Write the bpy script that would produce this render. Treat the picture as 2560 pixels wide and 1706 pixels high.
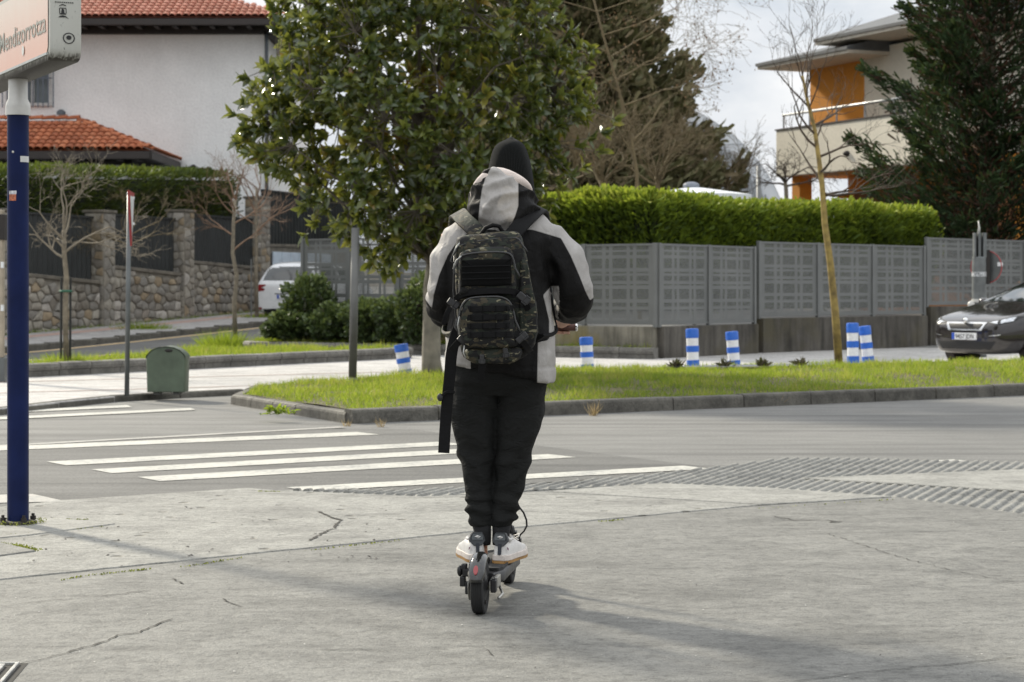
import bpy, bmesh, math, random
import numpy as np
from mathutils import Vector, Matrix, Quaternion, noise
R = math.radians
for _o in list(bpy.data.objects): bpy.data.objects.remove(_o, do_unlink=True)
SC = bpy.context.scene
COL = SC.collection

# ------------------------------------------------------------------ camera
FPX, HC, YH = 5130.0, 1.29, 725.0        # focal length in photo pixels, eye height, horizon row (photo is 2560 x 1706)
cam_d = bpy.data.cameras.new('camera')
cam = bpy.data.objects.new('camera', cam_d); COL.objects.link(cam)
cam.location = (0, 0, HC); cam.rotation_euler = (R(90), 0, 0)
cam_d.sensor_width = 36.0; cam_d.lens = 36.0 * FPX / 2560.0
cam_d.shift_y = -(853.0 - YH) / 2560.0
cam_d.clip_start = 0.1; cam_d.clip_end = 2000
cam_d.dof.use_dof = True; cam_d.dof.focus_distance = 8.4; cam_d.dof.aperture_fstop = 7.5
SC.camera = cam

# ------------------------------------------------------------------ sky and sun
SUN_EL = R(31); SUN_DIR = Vector((-0.63, 0.777, 0)).normalized()     # towards the sun, ahead and to the left
world = bpy.data.worlds.new('World'); SC.world = world; world.use_nodes = True
wt = world.node_tree; wt.nodes.clear()
def wn(t, **k):
    n = wt.nodes.new(t)
    for a, b in k.items(): setattr(n, a, b)
    return n
w_out = wn('ShaderNodeOutputWorld'); w_bg = wn('ShaderNodeBackground'); w_bg.inputs['Strength'].default_value = 0.1
w_sky = wn('ShaderNodeTexSky', sky_type='NISHITA'); w_sky.sun_disc = False
w_sky.sun_elevation = SUN_EL; w_sky.sun_rotation = math.atan2(SUN_DIR.x, SUN_DIR.y)
w_co = wn('ShaderNodeTexCoord'); w_mp = wn('ShaderNodeMapping'); w_mp.inputs['Scale'].default_value = (1, 1, 2.0)
w_mp.inputs['Location'].default_value = (0.12, 0.3, 0.35)
w_n1 = wn('ShaderNodeTexNoise'); w_n1.inputs['Scale'].default_value = 7.0; w_n1.inputs['Detail'].default_value = 7; w_n1.inputs['Roughness'].default_value = 0.55
w_n2 = wn('ShaderNodeTexNoise'); w_n2.inputs['Scale'].default_value = 3.2; w_n2.inputs['Detail'].default_value = 4
w_r1 = wn('ShaderNodeValToRGB')                         # cloud colour, thick grey to bright white (x10, the background runs at 0.1)
w_r1.color_ramp.elements[0].position = 0.36; w_r1.color_ramp.elements[0].color = (0.60, 0.65, 0.71, 1)
w_r1.color_ramp.elements[1].position = 0.60; w_r1.color_ramp.elements[1].color = (0.91, 0.915, 0.92, 1)
w_r2 = wn('ShaderNodeValToRGB')
w_r2.color_ramp.elements[0].position = 0.30; w_r2.color_ramp.elements[0].color = (0.82, 0.82, 0.82, 1)
w_r2.color_ramp.elements[1].position = 0.5; w_r2.color_ramp.elements[1].color = (1, 1, 1, 1)
w_x10 = wn('ShaderNodeMixRGB', blend_type='MULTIPLY'); w_x10.inputs['Fac'].default_value = 1; w_x10.inputs['Color2'].default_value = (10.0, 10.0, 10.0, 1)
w_mix = wn('ShaderNodeMixRGB')
L = wt.links.new
L(w_co.outputs['Generated'], w_mp.inputs['Vector']); L(w_mp.outputs['Vector'], w_n1.inputs['Vector']); L(w_mp.outputs['Vector'], w_n2.inputs['Vector'])
L(w_n1.outputs['Fac'], w_r1.inputs['Fac']); L(w_n2.outputs['Fac'], w_r2.inputs['Fac'])
# an overcast dome brightens steadily from the horizon to the zenith
w_sx = wn('ShaderNodeSeparateXYZ'); w_mr = wn('ShaderNodeMapRange'); w_mr.inputs['From Min'].default_value = 0.05; w_mr.inputs['From Max'].default_value = 1.0; w_mr.inputs['To Min'].default_value = 1.0; w_mr.inputs['To Max'].default_value = 1.9
w_zen = wn('ShaderNodeMixRGB', blend_type='MULTIPLY'); w_zen.inputs['Fac'].default_value = 1
L(w_co.outputs['Generated'], w_sx.inputs['Vector']); L(w_sx.outputs['Z'], w_mr.inputs['Value']); L(w_mr.outputs['Result'], w_zen.inputs['Color2']); L(w_r1.outputs['Color'], w_zen.inputs['Color1'])
L(w_zen.outputs['Color'], w_x10.inputs['Color1']); L(w_sky.outputs['Color'], w_mix.inputs['Color1']); L(w_x10.outputs['Color'], w_mix.inputs['Color2'])
L(w_r2.outputs['Color'], w_mix.inputs['Fac']); L(w_mix.outputs['Color'], w_bg.inputs['Color']); L(w_bg.outputs['Background'], w_out.inputs['Surface'])

sun_d = bpy.data.lights.new('sun', 'SUN'); sun_d.energy = 4.8; sun_d.angle = R(4.8); sun_d.color = (1.0, 0.92, 0.76)
sun = bpy.data.objects.new('sun', sun_d); COL.objects.link(sun)
_sd = Vector((SUN_DIR.x * math.cos(SUN_EL), SUN_DIR.y * math.cos(SUN_EL), math.sin(SUN_EL)))
sun.rotation_euler = _sd.to_track_quat('Z', 'Y').to_euler(); sun.location = (-20, 30, 25)

vs = SC.view_settings; vs.view_transform = 'Standard'; vs.look = 'None'; vs.exposure = 0.08; vs.gamma = 1.0; vs.use_curve_mapping = False
SC.cycles.max_bounces = 6; SC.cycles.transparent_max_bounces = 12; SC.cycles.use_denoising = True

# ------------------------------------------------------------------ helpers
def G(px, py, z=0.0):                     # photo pixel -> point on the level z
    Y = (HC - z) * FPX / (py - YH)
    return Vector(((px - 1280.0) * Y / FPX, Y, z))
def P(px, py, Y):                         # photo pixel -> point at distance Y
    return Vector(((px - 1280.0) * Y / FPX, Y, HC - (py - YH) * Y / FPX))
def lerp(a, b, t): return a + (b - a) * t
def sstep(a, b, x):
    t = min(1, max(0, (x - a) / (b - a))); return t * t * (3 - 2 * t)

def tag(o, label=None, cat=None, group=None, kind=None):
    if label: o['label'] = label
    if cat: o['category'] = cat
    if group: o['group'] = group
    if kind: o['kind'] = kind
    return o
def link(name, data, parent=None, mat=None):
    o = bpy.data.objects.new(name, data); COL.objects.link(o)
    if mat is not None and data is not None:
        if len(data.materials) == 0:
            for m in (mat if isinstance(mat, (list, tuple)) else [mat]): data.materials.append(m)
    if parent is not None:
        o.parent = parent
        b = parent
        off = Vector((0, 0, 0))
        while b is not None: off -= Vector(b.location); b = b.parent
        o.location = off                  # parts are modelled in place; the thing's Empty sits at its base
    return o
def empty(name, loc=(0, 0, 0), label=None, cat=None, group=None, kind=None):
    o = bpy.data.objects.new(name, None); COL.objects.link(o); o.location = loc; o.empty_display_size = 0.1
    return tag(o, label, cat, group, kind)
def local_part(name, data, parent, mat=None, loc=(0, 0, 0), rz=0.0, scale=None):   # part modelled around its own origin
    o = bpy.data.objects.new(name, data); COL.objects.link(o)
    if mat is not None and len(data.materials) == 0: data.materials.append(mat)
    o.parent = parent
    b = parent; off = Vector((0, 0, 0))
    while b is not None: off -= Vector(b.location); b = b.parent
    o.location = Vector(loc) + off; o.rotation_euler = (0, 0, rz)
    if scale: o.scale = scale
    return o
def copy_tree(o, parent=None):
    c = o.copy(); COL.objects.link(c); c.parent = parent
    for ch in list(o.children): copy_tree(ch, c)
    return c

def frame_of(d, up=Vector((0, 0, 1))):
    d = d.normalized()
    if abs(d.dot(up)) > 0.98: up = Vector((0, 1, 0))
    s = d.cross(up).normalized(); return s, s.cross(d).normalized()

class MB:
    def __init__(s): s.v = []; s.f = []; s.m = []
    def add(s, vs_, fs, mi=0):
        n = len(s.v); s.v.extend([tuple(x) for x in vs_]); s.f.extend([tuple(i + n for i in f) for f in fs]); s.m.extend([mi] * len(fs)); return s
    def box(s, c, size, rz=0.0, mi=0, rot=None):
        hx, hy, hz = size[0] / 2, size[1] / 2, size[2] / 2
        M = rot if rot is not None else Matrix.Rotation(rz, 3, 'Z')
        p = [Vector(c) + M @ Vector((x * hx, y * hy, z * hz)) for x in (-1, 1) for y in (-1, 1) for z in (-1, 1)]
        return s.add(p, [(0, 1, 3, 2), (4, 6, 7, 5), (0, 4, 5, 1), (2, 3, 7, 6), (0, 2, 6, 4), (1, 5, 7, 3)], mi)
    def bar(s, a, b, w, h, mi=0, up=Vector((0, 0, 1))):      # rectangular bar from a to b
        a = Vector(a); b = Vector(b); sd, u = frame_of(b - a, up)
        p = []
        for q in (a, b):
            for x, y in ((-1, -1), (1, -1), (1, 1), (-1, 1)): p.append(q + sd * (x * w / 2) + u * (y * h / 2))
        return s.add(p, [(3, 2, 1, 0), (4, 5, 6, 7), (0, 1, 5, 4), (1, 2, 6, 5), (2, 3, 7, 6), (3, 0, 4, 7)], mi)
    def prism(s, poly, z0, z1, mi=0):                        # poly: list of (x, y), ccw
        n = len(poly)
        z0f = z0 if callable(z0) else (lambda x, y: z0); z1f = z1 if callable(z1) else (lambda x, y: z1)
        p = [(x, y, z0f(x, y)) for x, y in poly] + [(x, y, z1f(x, y)) for x, y in poly]
        return s.add(p, [tuple(range(n - 1, -1, -1)), tuple(range(n, 2 * n))] + [(i, (i + 1) % n, n + (i + 1) % n, n + i) for i in range(n)], mi)
    def tube(s, pts, rad, n=8, cap=True, mi=0):
        pts = [Vector(p) for p in pts]; k = len(pts)
        rad = [rad] * k if not hasattr(rad, '__len__') else rad
        base = len(s.v); up = None
        for i in range(k):
            d = (pts[min(i + 1, k - 1)] - pts[max(i - 1, 0)])
            if d.length < 1e-9: d = Vector((0, 0, 1))
            d.normalize()
            if up is None:
                sd, u = frame_of(d)
            else:
                u = up - d * up.dot(d)
                if u.length < 1e-4: sd, u = frame_of(d)
                else: u.normalize(); sd = d.cross(u)
            up = u
            for j in range(n):
                a = 2 * math.pi * j / n
                s.v.append(tuple(pts[i] + (sd * math.cos(a) + u * math.sin(a)) * rad[i]))
        for i in range(k - 1):
            for j in range(n):
                a = base + i * n + j; b = base + i * n + (j + 1) % n
                s.f.append((a, b, b + n, a + n)); s.m.append(mi)
        if cap:
            s.f.append(tuple(base + j for j in range(n - 1, -1, -1))); s.f.append(tuple(base + (k - 1) * n + j for j in range(n))); s.m += [mi, mi]
        return s
    def loft(s, rings, cap=True, mi=0, closed=True):         # rings: lists of points of equal length
        n = len(rings[0]); base = len(s.v)
        for r in rings: s.v.extend([tuple(p) for p in r])
        for i in range(len(rings) - 1):
            for j in range(n if closed else n - 1):
                a = base + i * n + j; b = base + i * n + (j + 1) % n
                s.f.append((a, b, b + n, a + n)); s.m.append(mi)
        if cap:
            s.f.append(tuple(base + j for j in range(n - 1, -1, -1))); s.f.append(tuple(base + (len(rings) - 1) * n + j for j in range(n))); s.m += [mi, mi]
        return s
    def ell(s, c, r, n=14, m=9, mi=0, rot=None):             # ellipsoid
        c = Vector(c); M = rot if rot is not None else Matrix.Identity(3); rings = []
        for i in range(m + 1):
            t = math.pi * i / m; t = min(max(t, 0.02), math.pi - 0.02)
            rings.append([c + M @ Vector((r[0] * math.sin(t) * math.cos(2 * math.pi * j / n), r[1] * math.sin(t) * math.sin(2 * math.pi * j / n), -r[2] * math.cos(t))) for j in range(n)])
        return s.loft(rings, True, mi)
    def lathe(s, prof, c=(0, 0, 0), n=24, mi=0, rot=None):   # prof: (r, z) from bottom to top
        c = Vector(c); M = rot if rot is not None else Matrix.Identity(3)
        return s.loft([[c + M @ Vector((r * math.cos(2 * math.pi * j / n), r * math.sin(2 * math.pi * j / n), z)) for j in range(n)] for r, z in prof], True, mi)
    def mesh(s, name='mesh', smooth=False, angle=None):
        me = bpy.data.meshes.new(name); me.from_pydata(s.v, [], s.f); me.validate(clean_customdata=False)
        if len(me.polygons) == len(s.m): me.polygons.foreach_set('material_index', s.m)
        if smooth: me.polygons.foreach_set('use_smooth', [True] * len(me.polygons))
        me.update(); return me
    def build(s, name, mat, parent=None, smooth=False, bevel=0.0, seg=2, sub=0, auto=None):
        me = s.mesh(name, smooth)
        if auto is not None: me.polygons.foreach_set('use_smooth', [True] * len(me.polygons)); me.set_sharp_from_angle(angle=R(auto))
        o = link(name, me, parent, mat)
        if bevel > 0:
            b = o.modifiers.new('bevel', 'BEVEL'); b.width = bevel; b.segments = seg; b.limit_method = 'ANGLE'; b.angle_limit = R(40); b.harden_normals = False
        if sub > 0:
            q = o.modifiers.new('subsurf', 'SUBSURF'); q.levels = sub; q.render_levels = sub
        return o

def remeshed(mb, voxel, name, smooth_iter=4, factor=0.5):
    me = mb.mesh('tmp'); o = bpy.data.objects.new('tmp', me); COL.objects.link(o)
    m = o.modifiers.new('r', 'REMESH'); m.mode = 'VOXEL'; m.voxel_size = voxel; m.use_smooth_shade = True
    if smooth_iter:
        q = o.modifiers.new('s', 'SMOOTH'); q.iterations = smooth_iter; q.factor = factor
    dg = bpy.context.evaluated_depsgraph_get(); dg.update()
    out = bpy.data.meshes.new_from_object(o.evaluated_get(dg)); out.name = name
    bpy.data.objects.remove(o, do_unlink=True); bpy.data.meshes.remove(me)
    out.materials.clear()
    out.polygons.foreach_set('use_smooth', [True] * len(out.polygons))
    return out
def displace(me, fn):                      # move each vertex along its normal by fn(co, normal)
    me.update()
    nor = [Vector(v.normal) for v in me.vertices]
    for v, n in zip(me.vertices, nor): v.co = v.co + n * fn(v.co, n)
    me.update()
def float_attr(me, name, fn):
    a = me.attributes.new(name, 'FLOAT', 'POINT')
    a.data.foreach_set('value', [fn(v.co) for v in me.vertices])

# ------------------------------------------------------------------ materials
MATS = {}
def nodes_of(name):
    m = bpy.data.materials.new(name); m.use_nodes = True; nt = m.node_tree; nt.nodes.clear()
    return m, nt
def N(nt, t, ins=None, **k):
    n = nt.nodes.new(t)
    for a, b in k.items(): setattr(n, a, b)
    for a, b in (ins or {}).items():
        if isinstance(b, bpy.types.NodeSocket): nt.links.new(b, n.inputs[a])
        else: n.inputs[a].default_value = b
    return n
def c4(c): return (c[0], c[1], c[2], 1)
def ramp(nt, fac, stops, interp='LINEAR'):
    r = nt.nodes.new('ShaderNodeValToRGB'); r.color_ramp.interpolation = interp
    e = r.color_ramp.elements
    while len(e) > 1: e.remove(e[0])
    for i, (p, c) in enumerate(stops):
        el = e[0] if i == 0 else e.new(p)
        el.position = p; el.color = c4(c) if hasattr(c, '__len__') else (c, c, c, 1)
    nt.links.new(fac, r.inputs['Fac']); return r
def mix(nt, fac, a, b, bt='MIX'):
    n = nt.nodes.new('ShaderNodeMixRGB'); n.blend_type = bt
    for s, x in (('Fac', fac), ('Color1', a), ('Color2', b)):
        if isinstance(x, bpy.types.NodeSocket): nt.links.new(x, n.inputs[s])
        else: n.inputs[s].default_value = c4(x) if hasattr(x, '__len__') else x
    return n.outputs['Color']
def math_(nt, op, a, b=0.0):
    n = nt.nodes.new('ShaderNodeMath'); n.operation = op
    for i, x in enumerate((a, b)):
        if isinstance(x, bpy.types.NodeSocket): nt.links.new(x, n.inputs[i])
        else: n.inputs[i].default_value = x
    return n.outputs[0]
def coords(nt, kind='Object', scale=(1, 1, 1)):
    if kind == 'World': v = N(nt, 'ShaderNodeNewGeometry').outputs['Position']
    else: v = N(nt, 'ShaderNodeTexCoord').outputs[kind]
    if scale == (1, 1, 1): return v
    return N(nt, 'ShaderNodeMapping', {'Vector': v, 'Scale': scale}).outputs['Vector']
def noise_(nt, v, scale, detail=4, rough=0.55, dist=0.0):
    return N(nt, 'ShaderNodeTexNoise', {'Vector': v, 'Scale': scale, 'Detail': detail, 'Roughness': rough, 'Distortion': dist}).outputs['Fac']
def finish(nt, color, rough=0.6, metal=0.0, bump=None, bump_s=0.3, bump_d=0.01, spec=0.5, trans=None, coat=0.0, alpha=None):
    b = nt.nodes.new('ShaderNodeBsdfPrincipled'); out = nt.nodes.new('ShaderNodeOutputMaterial')
    for s, x in (('Base Color', color), ('Roughness', rough), ('Metallic', metal), ('Specular IOR Level', spec), ('Coat Weight', coat)):
        if isinstance(x, bpy.types.NodeSocket): nt.links.new(x, b.inputs[s])
        else: b.inputs[s].default_value = c4(x) if hasattr(x, '__len__') else x
    if bump is not None:
        bn = N(nt, 'ShaderNodeBump', {'Height': bump, 'Strength': bump_s, 'Distance': bump_d}); nt.links.new(bn.outputs['Normal'], b.inputs['Normal'])
    sh = b.outputs['BSDF']
    if trans is not None:
        t = nt.nodes.new('ShaderNodeBsdfTranslucent')
        if isinstance(trans[1], bpy.types.NodeSocket): nt.links.new(trans[1], t.inputs['Color'])
        else: t.inputs['Color'].default_value = c4(trans[1])
        ms = N(nt, 'ShaderNodeMixShader', {0: trans[0]}); nt.links.new(sh, ms.inputs[1]); nt.links.new(t.outputs[0], ms.inputs[2]); sh = ms.outputs[0]
    if alpha is not None:
        tr = nt.nodes.new('ShaderNodeBsdfTransparent')
        ms = N(nt, 'ShaderNodeMixShader', {0: alpha}); nt.links.new(tr.outputs[0], ms.inputs[1]); nt.links.new(sh, ms.inputs[2]); sh = ms.outputs[0]
    nt.links.new(sh, out.inputs['Surface'])
def simple(name, col, rough=0.5, metal=0.0, var=0.12, scale=8.0, bump=0.0, bscale=60.0, spec=0.5, coat=0.0, kind='Object', tint=None, bd=0.01):
    if name in MATS: return MATS[name]
    m, nt = nodes_of(name); v = coords(nt, kind)
    n1 = noise_(nt, v, scale, 5)
    dark = tuple(c * (1 - var) for c in col); light = tuple(min(1, c * (1 + var)) for c in (tint or col))
    r = ramp(nt, n1, [(0.3, dark), (0.7, light)])
    rr = ramp(nt, n1, [(0.3, max(0.02, rough - 0.06)), (0.7, min(1, rough + 0.06))])
    bm = noise_(nt, v, bscale, 4) if bump > 0 else None
    finish(nt, r.outputs['Color'], rr.outputs['Color'], metal, bm, bump, bd, spec, None, coat)
    MATS[name] = m; return m
def leaf_mat(name, stops, rough=0.45, trans=0.3, tcol=(0.25, 0.35, 0.05), spec=0.5, attr='tint'):
    m, nt = nodes_of(name)
    a = N(nt, 'ShaderNodeAttribute', attribute_name=attr).outputs['Fac']
    r = ramp(nt, a, stops)
    tc = mix(nt, 0.65, r.outputs['Color'], tcol)
    finish(nt, r.outputs['Color'], rough, 0, None, spec=spec, trans=(trans, tc))
    return m

# template scattering: one mesh out of many small pieces (leaves, blades, needles)
def scatter_mesh(name, tv, tf, pos, X, Yv, Z, tint, smooth=False):
    """tv template verts (k,3); pos (n,3); X,Y,Z axes already scaled (n,3)"""
    tv = np.asarray(tv, float); n = len(pos); k = len(tv)
    V = pos[:, None, :] + tv[None, :, 0:1] * X[:, None, :] + tv[None, :, 1:2] * Yv[:, None, :] + tv[None, :, 2:3] * Z[:, None, :]
    V = V.reshape(-1, 3)
    fl = [len(f) for f in tf]; flat = np.concatenate([np.asarray(f) for f in tf])
    loops = (flat[None, :] + (np.arange(n) * k)[:, None]).reshape(-1)
    tot = np.tile(np.asarray(fl), n); start = np.concatenate(([0], np.cumsum(tot)[:-1]))
    me = bpy.data.meshes.new(name)
    me.vertices.add(len(V)); me.vertices.foreach_set('co', V.ravel())
    me.loops.add(len(loops)); me.loops.foreach_set('vertex_index', loops.astype(np.int32))
    me.polygons.add(len(tot)); me.polygons.foreach_set('loop_start', start.astype(np.int32))
    a = me.attributes.new('tint', 'FLOAT', 'POINT'); a.data.foreach_set('value', np.repeat(np.asarray(tint, float), k))
    if smooth: me.polygons.foreach_set('use_smooth', np.ones(len(tot), bool))
    me.update(calc_edges=True); me.validate(clean_customdata=False)
    return me
def norm_rows(a): return a / np.maximum(np.linalg.norm(a, axis=1, keepdims=True), 1e-9)
def axes_for(d, rng, upish=None):
    """frames with X along d; Z as near 'upish' as possible with random roll"""
    d = norm_rows(d); r = rng.normal(size=d.shape) if upish is None else upish
    s = norm_rows(np.cross(r, d)); z = np.cross(d, s); return d, s, z
LEAF_V = [(0, 0, 0), (0.33, 0.5, 0.10), (0.33, 0, 0), (0.33, -0.5, 0.10), (0.68, 0.42, 0.06), (0.68, 0, -0.02), (0.68, -0.42, 0.06), (1, 0, -0.10)]
LEAF_F = [(0, 2, 1), (0, 3, 2), (1, 2, 5, 4), (2, 3, 6, 5), (4, 5, 7), (5, 6, 7)]
BLADE_V = [(0, -0.5, 0), (0, 0.5, 0), (0.55, 0.32, 0.06), (0.55, -0.32, 0.06), (1, 0, -0.05)]
BLADE_F = [(0, 1, 2, 3), (3, 2, 4)]
TUFT_V = [(0, -0.12, 0), (0, 0.12, 0), (0.5, 0.3, 0.08), (0.55, 0.0, 0.0), (0.5, -0.3, 0.08), (1.0, 0.12, 0.02), (0.9, 0.35, 0.1), (1.0, -0.12, -0.04)]
TUFT_F = [(0, 1, 2), (0, 2, 3), (0, 3, 4), (2, 6, 3), (3, 6, 5), (3, 7, 4), (3, 5, 7)]

def text_mesh(body, size, name='lettering', extrude=0.0, xs=1.0):
    cu = bpy.data.curves.new('txt', 'FONT'); cu.body = body; cu.size = size; cu.extrude = extrude; cu.resolution_u = 3; cu.offset = size * 0.007
    o = bpy.data.objects.new('txt', cu); COL.objects.link(o)
    dg = bpy.context.evaluated_depsgraph_get(); dg.update()
    me = bpy.data.meshes.new_from_object(o.evaluated_get(dg)); me.name = name
    bpy.data.objects.remove(o, do_unlink=True)
    for v in me.vertices: v.co.x *= xs
    return me
def transform_mesh(me, origin, ex, ey, ez):
    for v in me.vertices: v.co = origin + ex * v.co.x + ey * v.co.y + ez * v.co.z
    me.update(); return me
# ================================================================== GROUND
def terrain(x, y):
    t = max(0.0, y - 39.0)
    z = 0.033 * (t * t / (t + 4.0)) if t > 0 else 0.0
    return min(z, 3.0)

def m_concrete(name, base, var=0.14, pits=0.0, bs=0.5, rough=0.72, warm=(1.0, 0.985, 0.90)):
    m, nt = nodes_of(name); v = coords(nt, 'World')
    big = noise_(nt, v, 0.55, 5, 0.6); mid = noise_(nt, v, 4.0, 6, 0.62); fine = noise_(nt, v, 120, 3, 0.6); grit = noise_(nt, v, 420, 2, 0.5)
    lo = tuple(base * (1 - var) * w for w in warm); hi = tuple(base * (1 + var) * w for w in warm)
    c = ramp(nt, big, [(0.33, lo), (0.67, hi)]).outputs['Color']
    c = mix(nt, 0.55, c, ramp(nt, mid, [(0.3, tuple(x * 0.86 for x in lo)), (0.62, hi)]).outputs['Color'])
    c = mix(nt, 1.0, c, ramp(nt, fine, [(0.3, 0.68), (0.5, 1.0), (0.72, 1.14)]).outputs['Color'], 'MULTIPLY')
    c = mix(nt, 1.0, c, ramp(nt, grit, [(0.30, 0.66), (0.5, 1.0), (0.66, 1.02), (0.74, 1.55)]).outputs['Color'], 'MULTIPLY')
    g1 = noise_(nt, v, 17, 4, 0.6); g2 = noise_(nt, v, 42, 3, 0.65)      # coarse aggregate and worn trowel relief, 2 to 6 cm
    c = mix(nt, 1.0, c, ramp(nt, g1, [(0.30, 0.70), (0.46, 0.98), (0.7, 1.10)]).outputs['Color'], 'MULTIPLY')
    c = mix(nt, 1.0, c, ramp(nt, g2, [(0.30, 0.66), (0.46, 1.0), (0.66, 1.06), (0.74, 1.3)]).outputs['Color'], 'MULTIPLY')
    st = noise_(nt, coords(nt, 'World', (3.0, 9.0, 1)), 1.0, 5, 0.65, 0.6)
    dirt = noise_(nt, coords(nt, 'World', (1.3, 2.0, 1)), 1.0, 6, 0.7, 0.8); c = mix(nt, 1.0, c, ramp(nt, dirt, [(0.36, 0.72), (0.52, 1.0), (0.7, 1.06)]).outputs['Color'], 'MULTIPLY')
    c = mix(nt, 0.6, c, mix(nt, 1.0, c, ramp(nt, st, [(0.28, 0.62), (0.46, 1.0), (0.7, 1.08)]).outputs['Color'], 'MULTIPLY'))
    h = math_(nt, 'ADD', math_(nt, 'MULTIPLY', mid, 0.8), math_(nt, 'MULTIPLY', fine, 0.22))
    h = math_(nt, 'ADD', h, math_(nt, 'MULTIPLY', st, 0.9))
    h = math_(nt, 'ADD', h, math_(nt, 'MULTIPLY', grit, 0.05)); h = math_(nt, 'ADD', h, math_(nt, 'ADD', math_(nt, 'MULTIPLY', g1, 0.75), math_(nt, 'MULTIPLY', g2, 0.45)))
    if pits > 0:
        pv = N(nt, 'ShaderNodeTexVoronoi', {'Vector': coords(nt, 'World', (1, 1, 1)), 'Scale': 5.5, 'Randomness': 1.0}).outputs['Distance']
        keep = math_(nt, 'GREATER_THAN', noise_(nt, v, 2.3, 2), 0.50)
        pm = math_(nt, 'MULTIPLY', ramp(nt, pv, [(0.0, 1.0), (0.10, 0.9), (0.19, 0.0)]).outputs['Color'], keep)
        h = math_(nt, 'SUBTRACT', h, math_(nt, 'MULTIPLY', pm, pits)); c = mix(nt, pm, c, mix(nt, 1.0, c, (0.42, 0.40, 0.36), 'MULTIPLY'))
    finish(nt, c, rough, 0, h, bs, 0.02, 0.4)
    return m
M_PAVE1 = m_concrete('concrete_front', 0.188, bs=0.55)
M_PAVE2 = m_concrete('concrete_rough', 0.265, pits=1.6, bs=0.6)
M_PAVE3 = m_concrete('concrete_smooth', 0.29, var=0.08, bs=0.25)
M_FARPAVE = m_concrete('concrete_far', 0.50, var=0.09, bs=0.2, warm=(1.0, 0.97, 0.93))
M_TACT = m_concrete('tactile_concrete', 0.245, var=0.10, bs=0.3)
M_KERB = m_concrete('kerb_concrete', 0.12, var=0.42, bs=0.7, warm=(1, 0.94, 0.80))
M_PLANT = m_concrete('planter_concrete', 0.19, var=0.3, bs=0.5, warm=(1, 0.95, 0.85))
def m_asphalt(name, base):
    m, nt = nodes_of(name); v = coords(nt, 'World')
    big = noise_(nt, v, 0.4, 5, 0.6); grit = noise_(nt, v, 55, 4, 0.75); mid = noise_(nt, coords(nt, 'World', (1.2, 3.0, 1)), 1.6, 6, 0.6)
    c = ramp(nt, big, [(0.3, tuple(base * 0.82 * x for x in (1, 0.99, 0.94))), (0.7, tuple(base * 1.08 * x for x in (1, 0.985, 0.93)))]).outputs['Color']
    c = mix(nt, 1.0, c, ramp(nt, grit, [(0.35, 0.62), (0.5, 1.0), (0.68, 1.25)]).outputs['Color'], 'MULTIPLY')
    c = mix(nt, 0.6, c, mix(nt, 1.0, c, ramp(nt, mid, [(0.3, 0.78), (0.6, 1.08)]).outputs['Color'], 'MULTIPLY'))
    wear = N(nt, 'ShaderNodeMapping', {'Vector': v, 'Rotation': (0, 0, R(-34)), 'Scale': (0.12, 1.9, 1)}).outputs['Vector']
    c = mix(nt, 1.0, c, ramp(nt, noise_(nt, wear, 1.3, 5, 0.6), [(0.34, 0.70), (0.5, 1.0), (0.66, 1.12)]).outputs['Color'], 'MULTIPLY')
    finish(nt, c, 0.78, 0, grit, 0.5, 0.012, 0.35)
    return m
M_ROAD = m_asphalt('asphalt_worn', 0.18); M_ROADNEW = m_asphalt('asphalt_darker', 0.132); M_STREET = m_asphalt('asphalt_street', 0.13)
def m_paint(name, col, wear=0.42):
    m, nt = nodes_of(name); v = coords(nt, 'World')
    n1 = noise_(nt, v, 24, 5, 0.75); n2 = noise_(nt, v, 3, 5, 0.6)
    w = math_(nt, 'ADD', math_(nt, 'MULTIPLY', n1, 0.6), math_(nt, 'MULTIPLY', n2, 0.4))
    c = ramp(nt, w, [(wear - 0.06, (0.26, 0.26, 0.25)), (wear + 0.03, tuple(x * 0.85 for x in col)), (0.62, col)]).outputs['Color']
    finish(nt, c, 0.65, 0, n1, 0.3, 0.006); return m
M_WPAINT = m_paint('road_paint_white', (0.50, 0.49, 0.44), 0.46); M_YPAINT = m_paint('road_paint_yellow', (0.56, 0.40, 0.2), 0.40)
M_WORN = m_paint('road_paint_worn', (0.40, 0.385, 0.35), 0.46)
M_SOIL = simple('soil', (0.06, 0.05, 0.035), 0.95, var=0.4, scale=3, bump=0.6, bscale=20, kind='World')
M_CRACK = simple('crack_dirt', (0.035, 0.033, 0.028), 0.95, var=0.3, scale=40, kind='World')

def grid_sheet(name, xs, ys, fz, mat, kind='structure'):
    mb = MB(); nx, ny = len(xs), len(ys)
    mb.v = [(x, y, fz(x, y)) for y in ys for x in xs]
    mb.f = [(j * nx + i, j * nx + i + 1, (j + 1) * nx + i + 1, (j + 1) * nx + i) for j in range(ny - 1) for i in range(nx - 1)]; mb.m = [0] * len(mb.f)
    return tag(mb.build(name, mat, smooth=True), kind=kind)
_xs = [-900, -300, -120, -60] + [x * 2.0 for x in range(-20, 21)] + [60, 120, 300, 900]
_ys = [-200, -60, -10, 0] + [y * 2.0 for y in range(2, 50)] + [110, 140, 200, 400, 900, 1800]
tag(grid_sheet('ground', _xs, _ys, lambda x, y: terrain(x, y) - 0.30, M_SOIL), 'bare dark earth beneath the roads and gardens')
tag(grid_sheet('road', [x * 1.5 for x in range(-24, 25)], [y * 1.5 for y in range(-2, 58)], lambda x, y: terrain(x, y), M_ROAD), 'worn grey asphalt road crossing the picture')
road = bpy.data.objects['road']

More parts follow.
